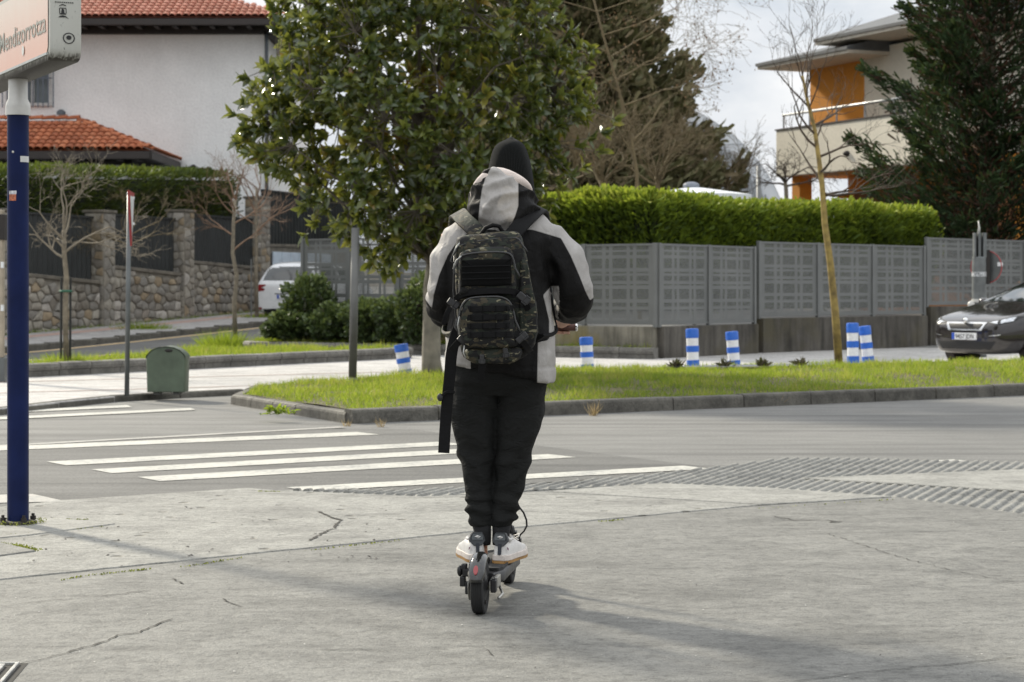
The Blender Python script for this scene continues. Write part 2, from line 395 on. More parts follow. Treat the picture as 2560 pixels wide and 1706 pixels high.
def jitter_line(pts, step, amp, seed):
    rr = random.Random(seed); out = []
    for a, b in zip(pts[:-1], pts[1:]):
        a = Vector(a); b = Vector(b); n = max(1, int((b - a).length / step)); nr = Vector((-(b - a).y, (b - a).x)).normalized()
        for i in range(n): out.append(a.lerp(b, i / n) + (nr * rr.uniform(-amp, amp) if i else Vector((0, 0))))
    out.append(Vector(pts[-1])); return [(p.x, p.y) for p in out]
def slab(name, poly, z1, mat, label, z0=-0.06):
    o = MB().prism(poly, z0, z1).build(name, mat, bevel=0.006, seg=1); return tag(o, label, kind='structure')
_J = [(-5.2, 6.75), (-2.25, 9.02), (-1.31, 9.86), (-0.25, 10.78), (1.08, 11.84), (1.46, 12.13), (2.37, 12.63)]
_Jj = jitter_line(_J, 0.12, 0.008, 5)
_gap = 0.016
def off(pl, dx, dy): return [(x + dx, y + dy) for x, y in pl]
slab('front_pavement', off(_Jj, _gap * .6, -_gap)[::-1] + [(-5.2, -3), (7, -3), (7, 7.6), (4.2, 9.6), (3.55, 10.45), (2.93, 11.64)], 0.016, M_PAVE1, 'large grey concrete slab the scooter rides on, nearest the viewer')
_k = max(i for i, p in enumerate(_Jj) if p[0] <= 1.47)
slab('kerbside_pavement', _Jj[:_k + 1] + [(0.2, 12.93), (-0.55, 12.63), (-1.5, 13.03), (-1.7, 13.18), (-2.71, 12.42), (-3.0, 12.03), (-5.2, 10.2)], 0.019, M_PAVE2, 'rough pitted pale concrete between the joint and the crossing')
slab('pavement_wedge', [(1.475, 12.155)] + _Jj[_k + 1:-1] + [(2.34, 12.63), (1.59, 13.21), (0.97, 13.48), (0.22, 12.96)], 0.021, M_PAVE3, 'smooth pale concrete wedge in front of the ribbed paving')
slab('pavement_tongue', [(1.97, 13.84), (3.25, 12.95), (4.3, 11.65), (8, 9), (8, 16.2), (3.64, 14.52)], 0.023, M_PAVE3, 'smooth pale concrete between the two ribbed strips')
# small repaired slabs round the sign pole
def pxpoly(pts, z=0.0): return [(G(x, y, z).x, G(x, y, z).y) for x, y in pts]
slab('pole_base_slab', pxpoly([(-70, 1352), (75, 1338), (290, 1310), (150, 1297), (-70, 1300)], 0.022), 0.0245, M_PAVE3, 'pale patched slab around the blue pole foot', z0=0.0)
slab('corner_paving_slab', pxpoly([(-60, 1396), (0, 1390), (91, 1378), (0, 1357), (-60, 1350)], 0.022), 0.026, M_PAVE1, 'small mossy edged slab at the left edge below the pole', z0=0.0)

# tactile paving: bed plus single ribs
_T = [(-1.52, 13.14), (-0.57, 12.67), (0.15, 13.16), (0.97, 13.51), (1.6, 13.24), (2.37, 12.63), (2.93, 11.66), (3.55, 10.47), (4.2, 9.62), (5.0, 10.8), (4.28, 11.62), (3.23, 12.93), (1.92, 13.84), (3.63, 14.55), (8, 16.25), (8, 16.9), (3.77, 15.2), (2.49, 15.57), (2.06, 15.57), (1.51, 14.87), (0.88, 14.10), (0.16, 13.53), (-0.71, 13.07)]
tact = slab('tactile_paving', _T, 0.010, M_TACT, 'ribbed warning paving curving along the kerb')
def seg_in_poly(poly, o, d):
    ts = []
    for (x1, y1), (x2, y2) in zip(poly, poly[1:] + poly[:1]):
        ex, ey = x2 - x1, y2 - y1; den = d[0] * ey - d[1] * ex
        if abs(den) < 1e-9: continue
        t = ((x1 - o[0]) * ey - (y1 - o[1]) * ex) / den; s = ((x1 - o[0]) * d[1] - (y1 - o[1]) * d[0]) / den
        if 0 <= s < 1: ts.append(t)
    ts.sort(); return list(zip(ts[0::2], ts[1::2]))
_rd = Vector((0.36, 0.933)); _rn = Vector((0.933, -0.36)); _o0 = Vector((0, 13.0)); _pit = 0.073
_ribm = MB(); _w, _h = 0.021, 0.017
_ribm.v = []
_pr = [(-_w, 0), (-_w * .62, _h * .8), (0, _h), (_w * .62, _h * .8), (_w, 0)]
for x in (-0.5, -0.47, 0.47, 0.5):
    k = 0.0 if abs(x) == 0.5 else 1.0
    _ribm.v += [(x, a * (0.6 + .4 * k), b * k - 0.002) for a, b in _pr]
for i in range(3):
    for j in range(4): _ribm.f.append((i * 5 + j, i * 5 + j + 1, (i + 1) * 5 + j + 1, (i + 1) * 5 + j))
_ribm.m = [0] * len(_ribm.f)
_ribmesh = _ribm.mesh('rib', True); _nrib = 0
for i in range(-45, 90):
    o = _o0 + _rn * (i * _pit)
    for t0, t1 in seg_in_poly(_T, o, _rd):
        if t1 - t0 < 0.05: continue
        # break long runs at the tile joints
        n = max(1, int(round((t1 - t0) / 0.6)))
        for q in range(n):
            a = lerp(t0, t1, q / n) + 0.006; b = lerp(t0, t1, (q + 1) / n) - 0.006
            c = o + _rd * ((a + b) / 2)
            if c.x > 3.9: continue
            local_part('rib', _ribmesh, tact, M_TACT, (c.x, c.y, 0.010), math.atan2(_rd.y, _rd.x), (b - a, 1, 1)); _nrib += 1

# road surface patches and paint: thin sheets
def sheet(name, poly, z, mat, parent=None):
    o = MB().add([(x, y, z) for x, y in poly], [tuple(range(len(poly)))]).build(name, mat, parent); return o
sheet('asphalt_patch', [(-9, 9.5), (-3.0, 12.0), (-1.7, 13.2), (-0.7, 13.1), (0.9, 14.15), (1.45, 14.85), (0.2, 16.97), (-0.9, 18.9), (-1.85, 19.05), (-4.2, 16.8), (-9, 13)], 0.004, M_ROADNEW, road)
def stripe(a, b, wdir, w, mat=M_WPAINT, z=0.008, name='zebra_stripe', seed=1):
    a = Vector(a); b = Vector(b); wd = Vector(wdir).normalized() * w
    top = jitter_line([tuple(a), tuple(b)], 0.10, 0.006, seed); bot = jitter_line([tuple(b + wd), tuple(a + wd)], 0.10, 0.006, seed + 9)
    return sheet(name, top + bot, z, mat, road)
_u = Vector((0.826, 0.563)); _v = Vector((-0.563, 0.826))
stripe(G(-330, 1143).xy, G(950, 1089).xy, (-_v), -0.42 + 0.0, seed=3)
stripe(G(165, 1166).xy, G(1165, 1114).xy, _v, 0.38, seed=4)
stripe(G(280, 1186).xy, G(1330, 1126).xy, _v, 0.37, seed=5)
stripe(G(400, 1206).xy, G(1440, 1146).xy, _v, 0.37, seed=6)
stripe((-1.30, 13.08), (1.42, 14.72), _v, 0.30, seed=7)
stripe(G(-60, 1262).xy, G(165, 1257).xy, _v, 0.55, M_WORN, seed=8)
stripe(G(-200, 1130).xy, G(865, 1071).xy, _v, 0.14, M_WORN, name='gutter_line', seed=11)
stripe(G(-300, 1049).xy, G(330, 1020).xy, (-0.3, 0.95), 0.42, name='lane_stripe', seed=12)
stripe(G(-300, 1066).xy, G(490, 1027).xy, (-0.3, 0.95), 0.40, name='lane_stripe', seed=13)
stripe(G(2290, 1162).xy, G(2420, 1155).xy, _v, 0.16, name='edge_line', seed=14)

# cracks in the front slab (dirt filled, following the photograph)
def crack(pts, w, z, seed, name='crack'):
    rr = random.Random(seed); g = [G(x, y, z) for x, y in pts]; line = []
    for a, b in zip(g[:-1], g[1:]):
        n = max(2, int((b - a).length / 0.035)); nr = Vector((-(b - a).y, (b - a).x, 0)).normalized()
        for i in range(n): line.append((a.lerp(b, i / n) + nr * rr.gauss(0, 0.006), nr))
    line.append((g[-1], nr)); mb = MB(); n = len(line); vs_ = []
    for i, (p, nr) in enumerate(line):
        ww = w * (0.25 + rr.random()) * (1.0 if 0 < i < n - 1 else 0.1)
        vs_ += [p + nr * ww, p - nr * ww]
    mb.add([(q.x, q.y, z) for q in vs_], [(2 * i, 2 * i + 1, 2 * i + 3, 2 * i + 2) for i in range(n - 1)])
    par = bpy.data.objects['front_pavement'] if z < 0.0201 else bpy.data.objects['kerbside_pavement']
    return mb.build(name, M_CRACK, par)
_zf = 0.0195
crack([(48, 1661), (130, 1640), (240, 1610), (300, 1588), (350, 1580), (395, 1560), (435, 1545)], 0.0042, _zf, 1)
crack([(-10, 1517), (110, 1502), (250, 1490), (380, 1474)], 0.003, _zf, 2)
crack([(428, 1445), (460, 1460)], 0.005, _zf, 3); crack([(555, 1495), (580, 1510), (612, 1518)], 0.004, _zf, 4)
crack([(2060, 1330), (2150, 1360), (2260, 1396), (2380, 1425), (2500, 1450), (2575, 1456)], 0.0026, _zf, 5)
crack([(1935, 1290), (1985, 1300), (2060, 1300), (2108, 1306)], 0.006, _zf, 6); crack([(2070, 1306), (2108, 1303)], 0.014, _zf, 16)
crack([(1980, 1704), (2120, 1685), (2240, 1672), (2420, 1655), (2570, 1640)], 0.003, _zf, 7)
crack([(790, 1278), (850, 1300), (835, 1318), (770, 1352)], 0.010, 0.0225, 8)
crack([(2115, 1698), (2160, 1691)], 0.004, _zf, 10); crack([(1215, 1620), (1235, 1640)], 0.003, _zf, 12)
crack([(640, 1550), (760, 1551)], 0.002, _zf, 13); crack([(780, 1590), (870, 1588)], 0.0025, _zf, 14); crack([(800, 1625), (900, 1622), (985, 1632)], 0.003, _zf, 15)

# moss in the joints, grit and small clods on the slabs
M_MOSS = leaf_mat('moss', [(0, (0.09, 0.10, 0.02)), (0.5, (0.24, 0.27, 0.04)), (1, (0.40, 0.40, 0.08))], 0.9, 0.1)
rng = np.random.default_rng(4)
_mp = []
def moss_line(a, b, n, sp):
    for i in range(n):
        t = rng.random(); p = a.lerp(b, t); _mp.append((p.x + rng.normal(0, sp), p.y + rng.normal(0, sp), p.z))
for (a, b, n, sp) in [((150, 1451), (240, 1437), 40, .006), ((245, 1437), (370, 1424), 90, .007), ((460, 1418), (600, 1396), 70, .006), ((760, 1378), (1000, 1352), 60, .005), ((5, 1357), (40, 1364), 40, .01), ((40, 1364), (90, 1378), 420, .016), ((0, 1390), (60, 1381), 120, .008), ((110, 1299), (220, 1300), 90, .006), ((1500, 1305), (1560, 1300), 40, .006), ((640, 1229), (700, 1230), 40, .008), ((0, 1340), (70, 1335), 60, .006), ((130, 1330), (260, 1318), 40, .006), ((1890, 1272), (2243, 1249), 50, .006)]:
    moss_line(G(a[0], a[1], 0.018), G(b[0], b[1], 0.018), n, sp)
for i in range(260):                                    # ring of moss round the pole foot
    a = rng.random() * 6.283; _mp.append((-2.677 + math.cos(a) * rng.normal(0.125, .012), 11.12 + math.sin(a) * rng.normal(0.125, .012), 0.024 + rng.random() * 0.02))
_mp = np.array(_mp); n = len(_mp); d = rng.normal(size=(n, 3)); d[:, 2] = np.abs(d[:, 2]) + .3
X, Yv, Z = axes_for(d, rng); s = rng.uniform(.004, .009, (n, 1))
o = link('moss', scatter_mesh('moss', TUFT_V, TUFT_F, _mp, X * s, Yv * s * 1.6, Z * s, rng.random(n)), None, M_MOSS); tag(o, 'yellow green moss growing in the pavement joints', kind='stuff')
_n = 330
px = rng.uniform(-40, 2600, _n); py = rng.uniform(1245, 1700, _n); pp = np.array([list(G(a, b, 0.02)) for a, b in zip(px, py)])
px2 = rng.uniform(0, 1000, 70); py2 = rng.uniform(1262, 1420, 70); pp = np.vstack([pp, np.array([list(G(a, b, 0.022)) for a, b in zip(px2, py2)])])
m_ = len(pp); d = rng.normal(size=(m_, 3)); d[:, 2] *= .2; X, Yv, Z = axes_for(d, rng, np.tile([0, 0, 1.0], (m_, 1))); s = rng.uniform(.0012, .0042, (m_, 1)); s[_n:] *= 2.2; Z = Z * .7
PEB_V = [(-1, -.6, 0), (1, -.7, 0), (1.1, .6, 0), (-.9, .7, 0), (-.5, -.3, .55), (.5, -.35, .6), (.55, .3, .5), (-.4, .35, .6)]
PEB_F = [(0, 1, 5, 4), (1, 2, 6, 5), (2, 3, 7, 6), (3, 0, 4, 7), (4, 5, 6, 7)]
M_PEB = leaf_mat('grit', [(0, (0.05, 0.045, 0.04)), (0.55, (0.2, 0.19, 0.17)), (1, (0.62, 0.6, 0.55))], 0.9, 0.0)
tint = rng.random(m_); tint[_n:] *= .35
o = link('gravel', scatter_mesh('gravel', PEB_V, PEB_F, pp, X * s, Yv * s, Z * s, tint, True), None, M_PEB); tag(o, 'loose grit and small clods scattered on the pavement', kind='stuff')

# drain cover at the bottom left
M_IRON = simple('cast_iron', (0.10, 0.10, 0.095), 0.45, 0.7, 0.3, 30, 0.3, 120); M_STEELF = simple('galvanised_frame', (0.42, 0.42, 0.40), 0.42, 0.6, 0.2, 20)
_dc = G(45, 1662, 0.018); _dd = (G(8, 1704, 0.018) - _dc).normalized(); _dl = Vector((-1, 0.015, 0)).normalized()
dr = empty('drain_cover', _dc + _dl * .3, 'iron drain cover with pale metal rim at the bottom left corner', 'drain cover')
mb = MB()
for k, (o0, ww) in enumerate(((0.0, 0.022), (0.045, 0.03))):
    a = _dc + _dl * o0 + _dd * o0 * .8
    mb.bar(a + Vector((0, 0, .004)), a + _dd * .8 + Vector((0, 0, .004)), ww * .55, 0.012); mb.bar(a + Vector((0, 0, .0035)), a + _dl * .7 + Vector((0, 0, .0035)), ww * .7, 0.011)
mb.build('rim', M_STEELF, dr, bevel=.002)
a = _dc + _dl * .075 + _dd * .06; mb = MB().add([a, a + _dl * .6, a + _dl * .6 + _dd * .7, a + _dd * .7], [(0, 1, 2, 3)]); mb.v = [(x, y, .0195) for x, y, z in mb.v]; mb.build('cover_plate', M_IRON, dr)
b = _dc + _dl * -.03 - _dd * .03; mb = MB().add([b, b + _dl * .75, b + _dl * .75 + _dd * .9, b + _dd * .9], [(0, 1, 2, 3)]); mb.v = [(x, y, .0178) for x, y, z in mb.v]; mb.build('frame_bed', M_CRACK, dr)
for i in range(5):
    for j in range(4):
        c = a + _dl * (.06 + i * .11) + _dd * (.08 + j * .15); local_part('grip_stud', MB().box((0, 0, 0), (.07, .03, .006)).mesh('grip_stud') if (i, j) == (0, 0) else bpy.data.meshes['grip_stud'], dr, M_STEELF, (c.x, c.y, .021), R(35 if (i + j) % 2 else -35))

# ------------------------------------------------------------------ island with grass, far pavement, planters, kerbs
PAVZ = 0.07
_FP = [(-14, 15), (-7.2, 19.3), (-5.28, 21.14), (-4.94, 22.43), (-4.56, 23.6), (-3.95, 24.5), (-3.3, 25.2), (-2.6, 26.6), (-1.6, 27.9), (8, 31.1), (22, 35.8), (26, 60), (6, 48), (-4.2, 43.4), (-5.4, 40.8), (-5.9, 37.5), (-6.6, 32.6), (-7.4, 29.6), (-9.5, 27.5), (-14, 24)]
tag(MB().prism(_FP, -0.1, PAVZ).build('far_pavement', M_FARPAVE, bevel=.01), 'bright pale pavement beyond the grass island', kind='structure')
_fp = bpy.data.objects['far_pavement']
M_BAND = simple('paver_band', (0.36, 0.25, 0.21), 0.8, 0, .2, 6, kind='World')
for k, (a, b, w) in enumerate([((-40, 985), (560, 968), .10), ((-40, 958), (1000, 930), .10), ((560, 968), (900, 955), .08)]):
    A = G(a[0], a[1], PAVZ); B = G(b[0], b[1], PAVZ); sheet('paver_band', [(A.x, A.y), (B.x, B.y), (B.x, B.y + w), (A.x, A.y + w)], PAVZ + .004, M_BAND, _fp)

_KM = {}
def kerb_line(parent, pts, L, w, h, z, mat, name='kerbstone', coping=False, seed=0):
    """pts ordered so that the stones' outer face is on the right-hand side"""
    rr = random.Random(seed)
    for a, b in zip(pts[:-1], pts[1:]):
        a = Vector(a); b = Vector(b); n = max(1, round((b - a).length / L)); ll = (b - a).length / n
        key = (round(w, 3), round(h, 3), coping)
        if key not in _KM:
            mb = MB()
            if coping: prof = [(-w, -.05), (0, -.05), (0, h * .42), (.025, h * .48), (.035, h * .7), (.02, h * .93), (-.02, h), (-w, h)]
            else: prof = [(-w, -.08), (0, -.08), (-.006, h - .03), (-.014, h - .01), (-.035, h), (-w, h)]
            mb.loft([[(x, -p, q) for p, q in prof] for x in (-.5, .5)])
            _KM[key] = mb.mesh('kerbstone')
        ang = math.atan2((b - a).y, (b - a).x)
        for i in range(n):
            c = a.lerp(b, (i + .5) / n); zz = (z(c.x, c.y) if callable(z) else z)
            local_part(name, _KM[key], parent, mat, (c.x, c.y, zz + rr.uniform(-.004, .004)), ang + rr.uniform(-.004, .004), (ll - 0.014, 1, 1))
ik = empty('island_kerb', (0, 20, 0), 'weathered brown grey kerbstones edging the grass island', kind='structure')
_IS = [(-1.54, 19.75), (14.0, 30.30)]
kerb_line(ik, _IS, 1.0, .16, .14, 0.0, M_KERB, seed=1)
kerb_line(ik, [(-3.22, 25.2), (-3.17, 23.1), (-1.62, 19.83)], .75, .13, .11, 0.0, M_KERB, seed=2)
fk = empty('lane_kerb', (-4.5, 23, 0), 'low pale kerb curving round the corner in front of the green bin', kind='structure')
kerb_line(fk, [(-5.28, 21.10), (-4.94, 22.40), (-4.56, 23.57), (-3.95, 24.45), (-3.28, 25.15)], .9, .10, .078, 0.0, M_KERB, seed=3)
pk = empty('planter_kerb', (-4, 33, PAVZ), 'two course stone kerb of the front planter behind the bin', kind='structure')
kerb_line(pk, [(-7.3, 29.4), (-7.12, 28.75), (-6.76, 28.60), (-1.79, 36.7)], .62, .18, .19, PAVZ, M_PLANT, coping=True, seed=4)
pk2 = empty('planter_kerb', (-1, 38, PAVZ), 'stone kerb of the rear planter below the perforated fence', kind='structure')
kerb_line(pk2, [(-5.35, 41.0), (-5.15, 40.5), (2.5, 36.12)], .7, .18, .20, PAVZ, M_PLANT, coping=True, seed=5)

def in_poly(poly, x, y):
    c = False; j = len(poly) - 1
    for i in range(len(poly)):
        if ((poly[i][1] > y) != (poly[j][1] > y)) and (x < (poly[j][0] - poly[i][0]) * (y - poly[i][1]) / (poly[j][1] - poly[i][1]) + poly[i][0]): c = not c
        j = i
    return c
M_TURF = simple('turf_soil', (0.085, 0.075, 0.035), 0.95, 0, .4, 4, .7, 30, kind='World')
M_GRASS = leaf_mat('grass_blades', [(0, (0.035, 0.065, 0.012)), (0.4, (0.10, 0.175, 0.02)), (0.75, (0.22, 0.30, 0.036)), (0.9, (0.36, 0.34, 0.09)), (1, (0.34, 0.26, 0.13))], 0.55, 0.5, (0.42, 0.52, 0.04), spec=.35)
def lawn(name, poly, zf, n, h, w, label, clump=2.2, seed=0, res=.6, skip=None):
    rg = np.random.default_rng(seed); xs_ = [p[0] for p in poly]; ys_ = [p[1] for p in poly]
    mb = MB(); idx = {}
    nx = int((max(xs_) - min(xs_)) / res) + 2; ny = int((max(ys_) - min(ys_)) / res) + 2
    base = MB().add([(x, y, zf(x, y)) for x, y in poly], [tuple(range(len(poly)))])
    bm = bmesh.new(); me0 = base.mesh('t'); bm.from_mesh(me0); bpy.data.meshes.remove(me0)
    bmesh.ops.triangulate(bm, faces=bm.faces[:])
    for _ in range(4): bmesh.ops.subdivide_edges(bm, edges=[e for e in bm.edges if e.calc_length() > res], cuts=1, use_grid_fill=True)
    for v in bm.verts: v.co.z = zf(v.co.x, v.co.y)
    bmesh.ops.triangulate(bm, faces=bm.faces[:])
    me = bpy.data.meshes.new(name + '_bed'); bm.to_mesh(me); bm.free()
    bed = link(name + '_bed', me, None, M_TURF); tag(bed, label.replace('grass', 'turf bed') if 'grass' in label else label, kind='structure')
    pts = []
    while len(pts) < n:
        X0 = rg.uniform(min(xs_), max(xs_), n); Y0 = rg.uniform(min(ys_), max(ys_), n)
        for x, y in zip(X0, Y0):
            if len(pts) >= n: break
            if not in_poly(poly, x, y): continue
            if skip and skip(x, y): continue
            q = noise.noise((x * 1.7, y * 1.7, seed)); 
            if rg.random() > 0.66 + .8 * q: continue
            pts.append((x, y, zf(x, y) - .004))
    pts = np.array(pts); d = rg.normal(size=(n, 3)) * .5; d[:, 2] = 1.0
    X_, Y_, Z_ = axes_for(d, rg)
    cl = np.array([noise.noise((p[0] * 1.1, p[1] * 1.1, 3 + seed)) + .8 * noise.noise((p[0] * 3.2, p[1] * 3.2, 9)) + .5 * noise.noise((p[0] * 8, p[1] * 8, 5)) for p in pts])
    L_ = (h * rg.uniform(.45, 1.15, n) * np.clip(1 + .95 * cl, .3, 2.0))[:, None]
    W_ = (w * rg.uniform(.7, 1.4, n))[:, None]
    tint = np.clip(.44 + .62 * cl + rg.normal(0, .19, n), 0, .92)
    dry = np.array([noise.noise((p[0] * .7, p[1] * 1.1, 21 + seed)) for p in pts])
    tint = np.where(rg.random(n) < .05 + .5 * np.clip(dry - .12, 0, 1), 1.0, tint)
    o = link(name, scatter_mesh(name, BLADE_V, BLADE_F, pts, X_ * L_, Y_ * W_, Z_ * L_, tint), None, M_GRASS); tag(o, label, kind='stuff')
    return o
_ISP = [(-1.40, 19.98), (13.8, 30.30), (14, 33.0), (8, 31.0), (-1.55, 27.8), (-2.5, 26.5), (-3.12, 25.2), (-3.04, 23.2)]
def isz(x, y):
    d = (x + 1.54) * -0.563 + (y - 19.75) * 0.826      # distance in from the front kerb
    return 0.10 + 0.085 * sstep(0.1, 2.2, d) * sstep(-3, 1.5, x) + 0.035 * sstep(1, 6, x) * sstep(.3, 3, d) + 0.02 * noise.noise((x * .8, y * .8, 0))
FAB = [(2.05, 28.2), (3.0, 28.0), (4.2, 28.55), (4.75, 29.3), (3.6, 29.0), (2.9, 28.75)]
lawn('island_grass', _ISP, isz, 76000, .085, .0075, 'bright uneven grass covering the island by the road', seed=1, skip=lambda x, y: in_poly(FAB, x, y))
_P1 = [(-6.95, 28.85), (-6.62, 28.85), (-1.9, 36.8), (-2.0, 37.4), (-5.2, 37.9), (-5.75, 36.6), (-6.45, 32.2)]
lawn('planter_grass', _P1, lambda x, y: PAVZ + .15 + .02 * noise.noise((x, y, 1)), 14000, .10, .010, 'sunlit grass in the front planter behind the bin', seed=2)
_P2 = [(-5.25, 40.75), (2.5, 36.3), (2.2, 36.9), (-4.3, 42.3), (-5.0, 42.6)]
lawn('rear_planter_grass', _P2, lambda x, y: PAVZ + .16 + .12 * sstep(0, 2, (x + 5.25) * .5 + (y - 40.75) * .86), 12000, .10, .010, 'sunlit grass in the rear planter in front of the shrubs', seed=3)

# weed fabric with dead seedlings on the island
M_FAB = simple('weed_fabric', (0.10, 0.11, 0.125), .6, 0, .25, 5, .4, 200, kind='World')
me = MB().add([(x, y, isz(x, y) + .035 + .012 * math.sin(7 * x)) for x, y in FAB], [(0, 1, 5), (1, 2, 4, 5), (2, 3, 4)]).mesh('weed_fabric')
tag(link('weed_fabric', me, None, M_FAB), 'dark grey blue weed fabric laid on the grass near the bollards', 'fabric')
M_DEAD = leaf_mat('dead_plant', [(0, (0.03, 0.025, 0.02)), (1, (0.14, 0.10, 0.06))], .85, .1)
for k, (a, b, lab) in enumerate([(1690, 924, 'withered seedling at the left end of the weed fabric'), (1812, 922, 'dark withered clump in the middle of the weed fabric'), (1905, 912, 'withered seedling right of the dark clump on the fabric'), (2000, 908, 'brown withered seedling near the leaning bare tree')]):
    c = P(a, b, 28.3); c.z = isz(c.x, c.y) + .03; n = 60; rg = np.random.default_rng(30 + k)
    d = rg.normal(size=(n, 3)); d[:, 2] = np.abs(d[:, 2]) + .35; X, Yv, Z = axes_for(d, rg); s = rg.uniform(.05, .15, (n, 1)) * (1.2 if k == 1 else 1)
    o = link('withered_seedling', scatter_mesh('withered_seedling', LEAF_V, LEAF_F, np.tile(np.array(c), (n, 1)) + rg.normal(0, .03, (n, 3)) * [1, 1, .1], X * s, Yv * s * .22, Z * s, rg.random(n)), None, M_DEAD)
    tag(o, lab, 'seedling', 'withered seedlings on the weed fabric')
# dry grass tufts at the kerb
M_STRAW = leaf_mat('straw', [(0, (0.22, 0.15, 0.07)), (1, (0.5, 0.38, 0.2))], .8, .3, (.5, .4, .2))
for k, (a, b, h, lab) in enumerate([(1485, 1040, .17, 'dry straw tuft at the island kerb right of the rider'), (1945, 1014, .16, 'thin dry straw tuft at the kerb further right'), (952, 1068, .11, 'small dry straw tuft at the island corner'), (868, 1066, .08, 'sparse dry stalks by the kerb corner'), (2320, 987, .06, 'low dry tuft against the kerb at the far right')]):
    c = G(a, b); n = 46 if k < 2 else 24; rg = np.random.default_rng(60 + k); d = rg.normal(size=(n, 3)) * [.42, .42, 0]; d[:, 2] = 1; X, Yv, Z = axes_for(d, rg); s = h * rg.uniform(.4, 1.15, (n, 1))
    o = link('dry_grass_tuft', scatter_mesh('dry_grass_tuft', BLADE_V, BLADE_F, np.tile(np.array(c), (n, 1)) + rg.normal(0, .022, (n, 3)) * [1, .6, 0], X * s, Yv * .006 * np.ones((n, 1)), Z * s, rg.random(n)), None, M_STRAW); tag(o, lab, 'grass tuft', 'dry tufts along the island kerb')
# broad leaved weed spilling over the island kerb
rg = np.random.default_rng(77); n = 70; c = G(690, 1030, .1); d = rg.normal(size=(n, 3)); d[:, 2] = np.abs(d[:, 2]) * .6 + .15; X, Yv, Z = axes_for(d, rg, np.tile([0, 0, 1.], (n, 1))); s = rg.uniform(.06, .16, (n, 1))
o = link('leafy_weed', scatter_mesh('leafy_weed', LEAF_V, LEAF_F, np.tile(np.array(c), (n, 1)) + rg.normal(0, .06, (n, 3)) * [1.2, .6, .25], X * s * .6, Yv * s * .25, Z * s, rg.uniform(.2, .7, n)), None, M_GRASS); tag(o, 'broad leafy green weed spilling over the island kerb', 'weed')

# far street: pavement by the stone wall, kerb and paint
WD = Vector((0.302, 0.953)); WNv = Vector((0.953, -0.302))         # along the wall, and out of the wall towards the street
W0 = Vector((-10.8, 46.0))
def wallp(s, o=0.0): return W0 + WD * s + WNv * o
sw = MB(); ss = [-20, -14, -9, -6, -3, 0, 3, 6, 9, 12, 15, 20]; a = []
for s_ in ss:
    i = wallp(s_, -.3); o_ = wallp(s_, 2.1); a += [(i.x, i.y, terrain(i.x, i.y) + .20), (o_.x, o_.y, terrain(o_.x, o_.y) + .13), (o_.x, o_.y, terrain(o_.x, o_.y) - .1)]
sw.add(a, [f for k in range(len(ss) - 1) for f in ((3 * k, 3 * k + 1, 3 * k + 4, 3 * k + 3), (3 * k + 1, 3 * k + 2, 3 * k + 5, 3 * k + 4))])
tag(sw.build('street_pavement', m_concrete('street_paving', .36, .12, warm=(1, .96, .92)), smooth=False), 'grey pavement along the stone wall', kind='structure')
_sp = bpy.data.objects['street_pavement']
kerb_line(_sp, [tuple(wallp(20, 2.25)), tuple(wallp(-20, 2.25))][::-1], 1.0, .15, .14, lambda x, y: terrain(x, y), M_KERB, seed=8)
def street_line(o0, o1, s0, s1, mat, name):
    pts = []; k = 10
    for i in range(k + 1):
        for oo in (o0, o1):
            p = wallp(lerp(s0, s1, i / k), oo); pts.append((p.x, p.y, terrain(p.x, p.y) + .012))
    MB().add(pts, [(2 * i, 2 * i + 1, 2 * i + 3, 2 * i + 2) for i in range(k)]).build(name, mat, road)
pts = []
for i in range(16):
    for oo in (2.2, 6.9):
        p = wallp(lerp(-12, 24, i / 15), oo); pts.append((p.x, p.y, terrain(p.x, p.y) + .006))
MB().add(pts, [(2 * i, 2 * i + 1, 2 * i + 3, 2 * i + 2) for i in range(15)]).build('street_surface', M_STREET, road)
street_line(2.42, 2.60, -9, 7.5, M_YPAINT, 'yellow_line'); street_line(4.6, 4.72, 6.0, 12, M_WPAINT, 'street_line'); street_line(4.5, 4.64, -8, -4.4, M_YPAINT, 'dash_line')
street_line(2.42, 2.60, 7.4, 7.6, M_YPAINT, 'yellow_tick')
_rb = MB(); a = []
for s_ in ss:
    for oo in (.55, .95):
        p = wallp(s_, oo); q = lerp(.20, .13, (oo + .3) / 2.4); a.append((p.x, p.y, terrain(p.x, p.y) + q + .004))
_rb.add(a, [(2 * i, 2 * i + 1, 2 * i + 3, 2 * i + 2) for i in range(len(ss) - 1)]); _rb.build('paver_band', M_BAND, _sp)
# ================================================================== WALLS, FENCES, HOUSES
M_BLACKT = simple('black_timber', (0.022, 0.018, 0.016), .7, 0, .3, 4, .2, 40)
M_FASCIA = simple('brown_fascia', (0.032, 0.025, 0.022), .6, 0, .2, 3)
def m_stucco(name, col, bs=.6):
    m, nt = nodes_of(name); v = coords(nt, 'World'); a = noise_(nt, v, 1.2, 5, .6); b = noise_(nt, v, 14, 4, .6); d = noise_(nt, coords(nt, 'World', (5, 5, .5)), 1, 4)
    c = ramp(nt, a, [(.3, tuple(x * .9 for x in col)), (.7, col)]).outputs['Color']
    c = mix(nt, 1.0, c, ramp(nt, b, [(.3, .90), (.6, 1.0)]).outputs['Color'], 'MULTIPLY'); c = mix(nt, 1.0, c, ramp(nt, d, [(.25, .97), (.5, 1.0)]).outputs['Color'], 'MULTIPLY')
    finish(nt, c, .85, 0, b, bs, .03, .3); return m
M_WHITE = m_stucco('white_render', (0.90, 0.90, 0.885)); M_CREAM = m_stucco('cream_render', (0.74, 0.69, 0.58), .3); M_ORANGE = m_stucco('orange_render', (0.66, 0.28, 0.045), .2)
